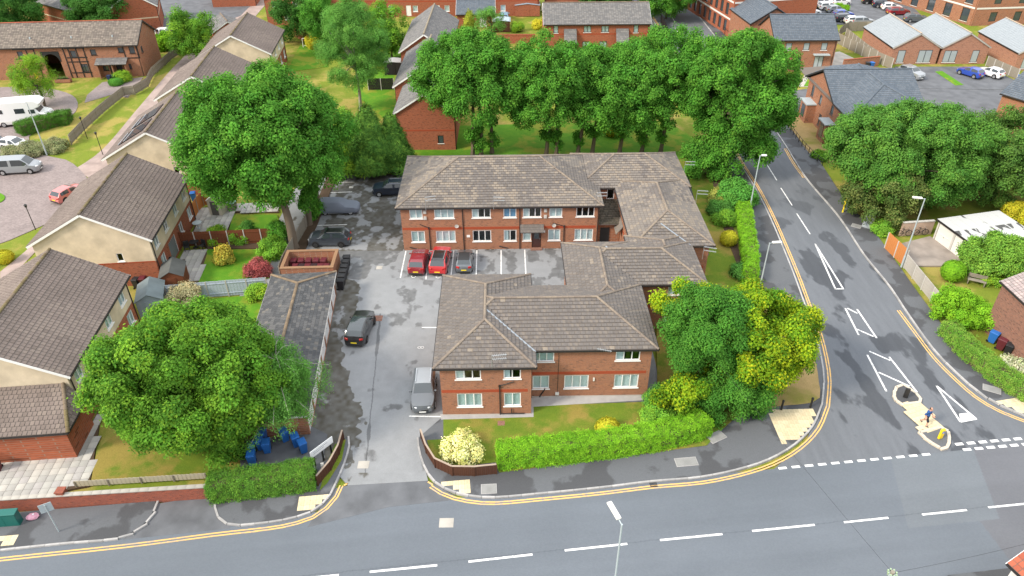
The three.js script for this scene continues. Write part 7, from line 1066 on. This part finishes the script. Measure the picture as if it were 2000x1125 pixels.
const head = (c, f) => [[c.clone().add(V(0, -0.05, 0)), c.clone().add(V(0, 0.05, 0)), 0.085, 0.095, 0], [c.clone().addScaledVector(f, 0.085), c.clone().addScaledVector(f, 0.11).add(V(0, -0.03, 0)), 0.012, 0.016, 0]];
{ // walker on the island, mid-stride
  const f = V(1, 0, 0), hd = V(0.04, 1.62, 0);
  person(31.11,-40.25, -0.9, 'person in blue top and dark shorts walking over the traffic island', [...head(hd, f), [V(0.02, 1.42, 0), V(0.03, 1.55, 0), 0.055, 0.05, 0], [V(0, 1.36, -0.13), V(0, 1.36, 0.13), 0.09, 0.09, 1], [V(0, 1.3, 0), V(-0.01, 0.95, 0), 0.15, 0.14, 1], [V(-0.01, 0.92, -0.08), V(-0.01, 0.92, 0.08), 0.12, 0.12, 2],
    [V(0, 1.38, 0.19), V(-0.12, 1.12, 0.25), 0.058, 0.046, 1], [V(-0.12, 1.12, 0.25), V(-0.02, 0.9, 0.27), 0.042, 0.03, 0], ...hand(V(-0.02, 0.9, 0.27), V(0.3, -1, 0), 1), [V(0, 1.38, -0.19), V(0.08, 1.12, -0.25), 0.058, 0.046, 1], [V(0.08, 1.12, -0.25), V(0.26, 0.97, -0.24), 0.042, 0.03, 0], ...hand(V(0.26, 0.97, -0.24), V(1, -0.6, 0), -1),
    [V(0, 0.9, 0.1), V(0.18, 0.52, 0.1), 0.1, 0.075, 2], [V(0.18, 0.5, 0.1), V(0.2, 0.1, 0.1), 0.058, 0.04, 0], [V(0.18, 0.05, 0.1), V(0.33, 0.04, 0.1), 0.045, 0.035, 3], [V(0, 0.9, -0.1), V(-0.08, 0.5, -0.1), 0.1, 0.075, 2], [V(-0.08, 0.5, -0.1), V(-0.32, 0.17, -0.1), 0.058, 0.04, 0], [V(-0.36, 0.13, -0.1), V(-0.24, 0.04, -0.1), 0.045, 0.035, 3]],
    [skin, [0.02, 0.08, 0.25], [0.015, 0.018, 0.03], [0.04, 0.04, 0.045]], [new THREE.SphereGeometry(0.108, 16, 10, 0, PI * 2, 0, PI * 0.55).rotateZ(0.45).translate(0.03, 1.65, 0), mat(0.08, 0.05, 0.03, 0.9)]);
}
{ // gardener stooping
  const f = V(0.8, -0.6, 0), hd = V(0.5, 1.28, 0);
  person(-25.11,-64.96, 0.5, 'person in pale blue shirt and grey trousers stooping over garden shrubs', [...head(hd, f), [V(0.38, 1.2, 0), V(0.45, 1.24, 0), 0.055, 0.055, 0], [V(0.33, 1.18, -0.15), V(0.33, 1.18, 0.15), 0.1, 0.1, 1], [V(0.3, 1.16, 0), V(0.02, 0.95, 0), 0.16, 0.155, 1], [V(0, 0.92, -0.08), V(0, 0.92, 0.08), 0.13, 0.13, 2],
    [V(0.35, 1.16, 0.22), V(0.45, 0.9, 0.24), 0.062, 0.05, 1], [V(0.45, 0.9, 0.24), V(0.65, 0.8, 0.16), 0.045, 0.032, 0], ...hand(V(0.65, 0.8, 0.16), V(1, -0.3, 0), 1), [V(0.35, 1.16, -0.22), V(0.48, 0.92, -0.24), 0.062, 0.05, 1], [V(0.48, 0.92, -0.24), V(0.68, 0.84, -0.14), 0.045, 0.032, 0], ...hand(V(0.68, 0.84, -0.14), V(1, -0.3, 0), -1),
    [V(0, 0.88, 0.1), V(0.08, 0.48, 0.11), 0.105, 0.075, 2], [V(0.08, 0.48, 0.11), V(0, 0.1, 0.11), 0.065, 0.05, 2], [V(0, 0.05, 0.11), V(0.16, 0.04, 0.11), 0.045, 0.038, 3], [V(0, 0.88, -0.1), V(0.06, 0.48, -0.11), 0.105, 0.075, 2], [V(0.06, 0.48, -0.11), V(-0.04, 0.1, -0.11), 0.065, 0.05, 2], [V(-0.04, 0.05, -0.11), V(0.12, 0.04, -0.11), 0.045, 0.038, 3]],
    [skin, [0.26, 0.4, 0.62], [0.22, 0.19, 0.15], [0.05, 0.04, 0.035]], [new THREE.SphereGeometry(0.106, 16, 10, 0, PI * 2, 0, PI * 0.5).rotateZ(-0.1).translate(0.48, 1.3, 0), mat(0.45, 0.44, 0.42, 0.9)], 0.05);
}

// ---------------------------------------------------------------- finish
scene.traverse((o) => { if (o.isMesh) { o.castShadow = true; o.receiveShadow = true; } });
renderer.render(scene, camera);
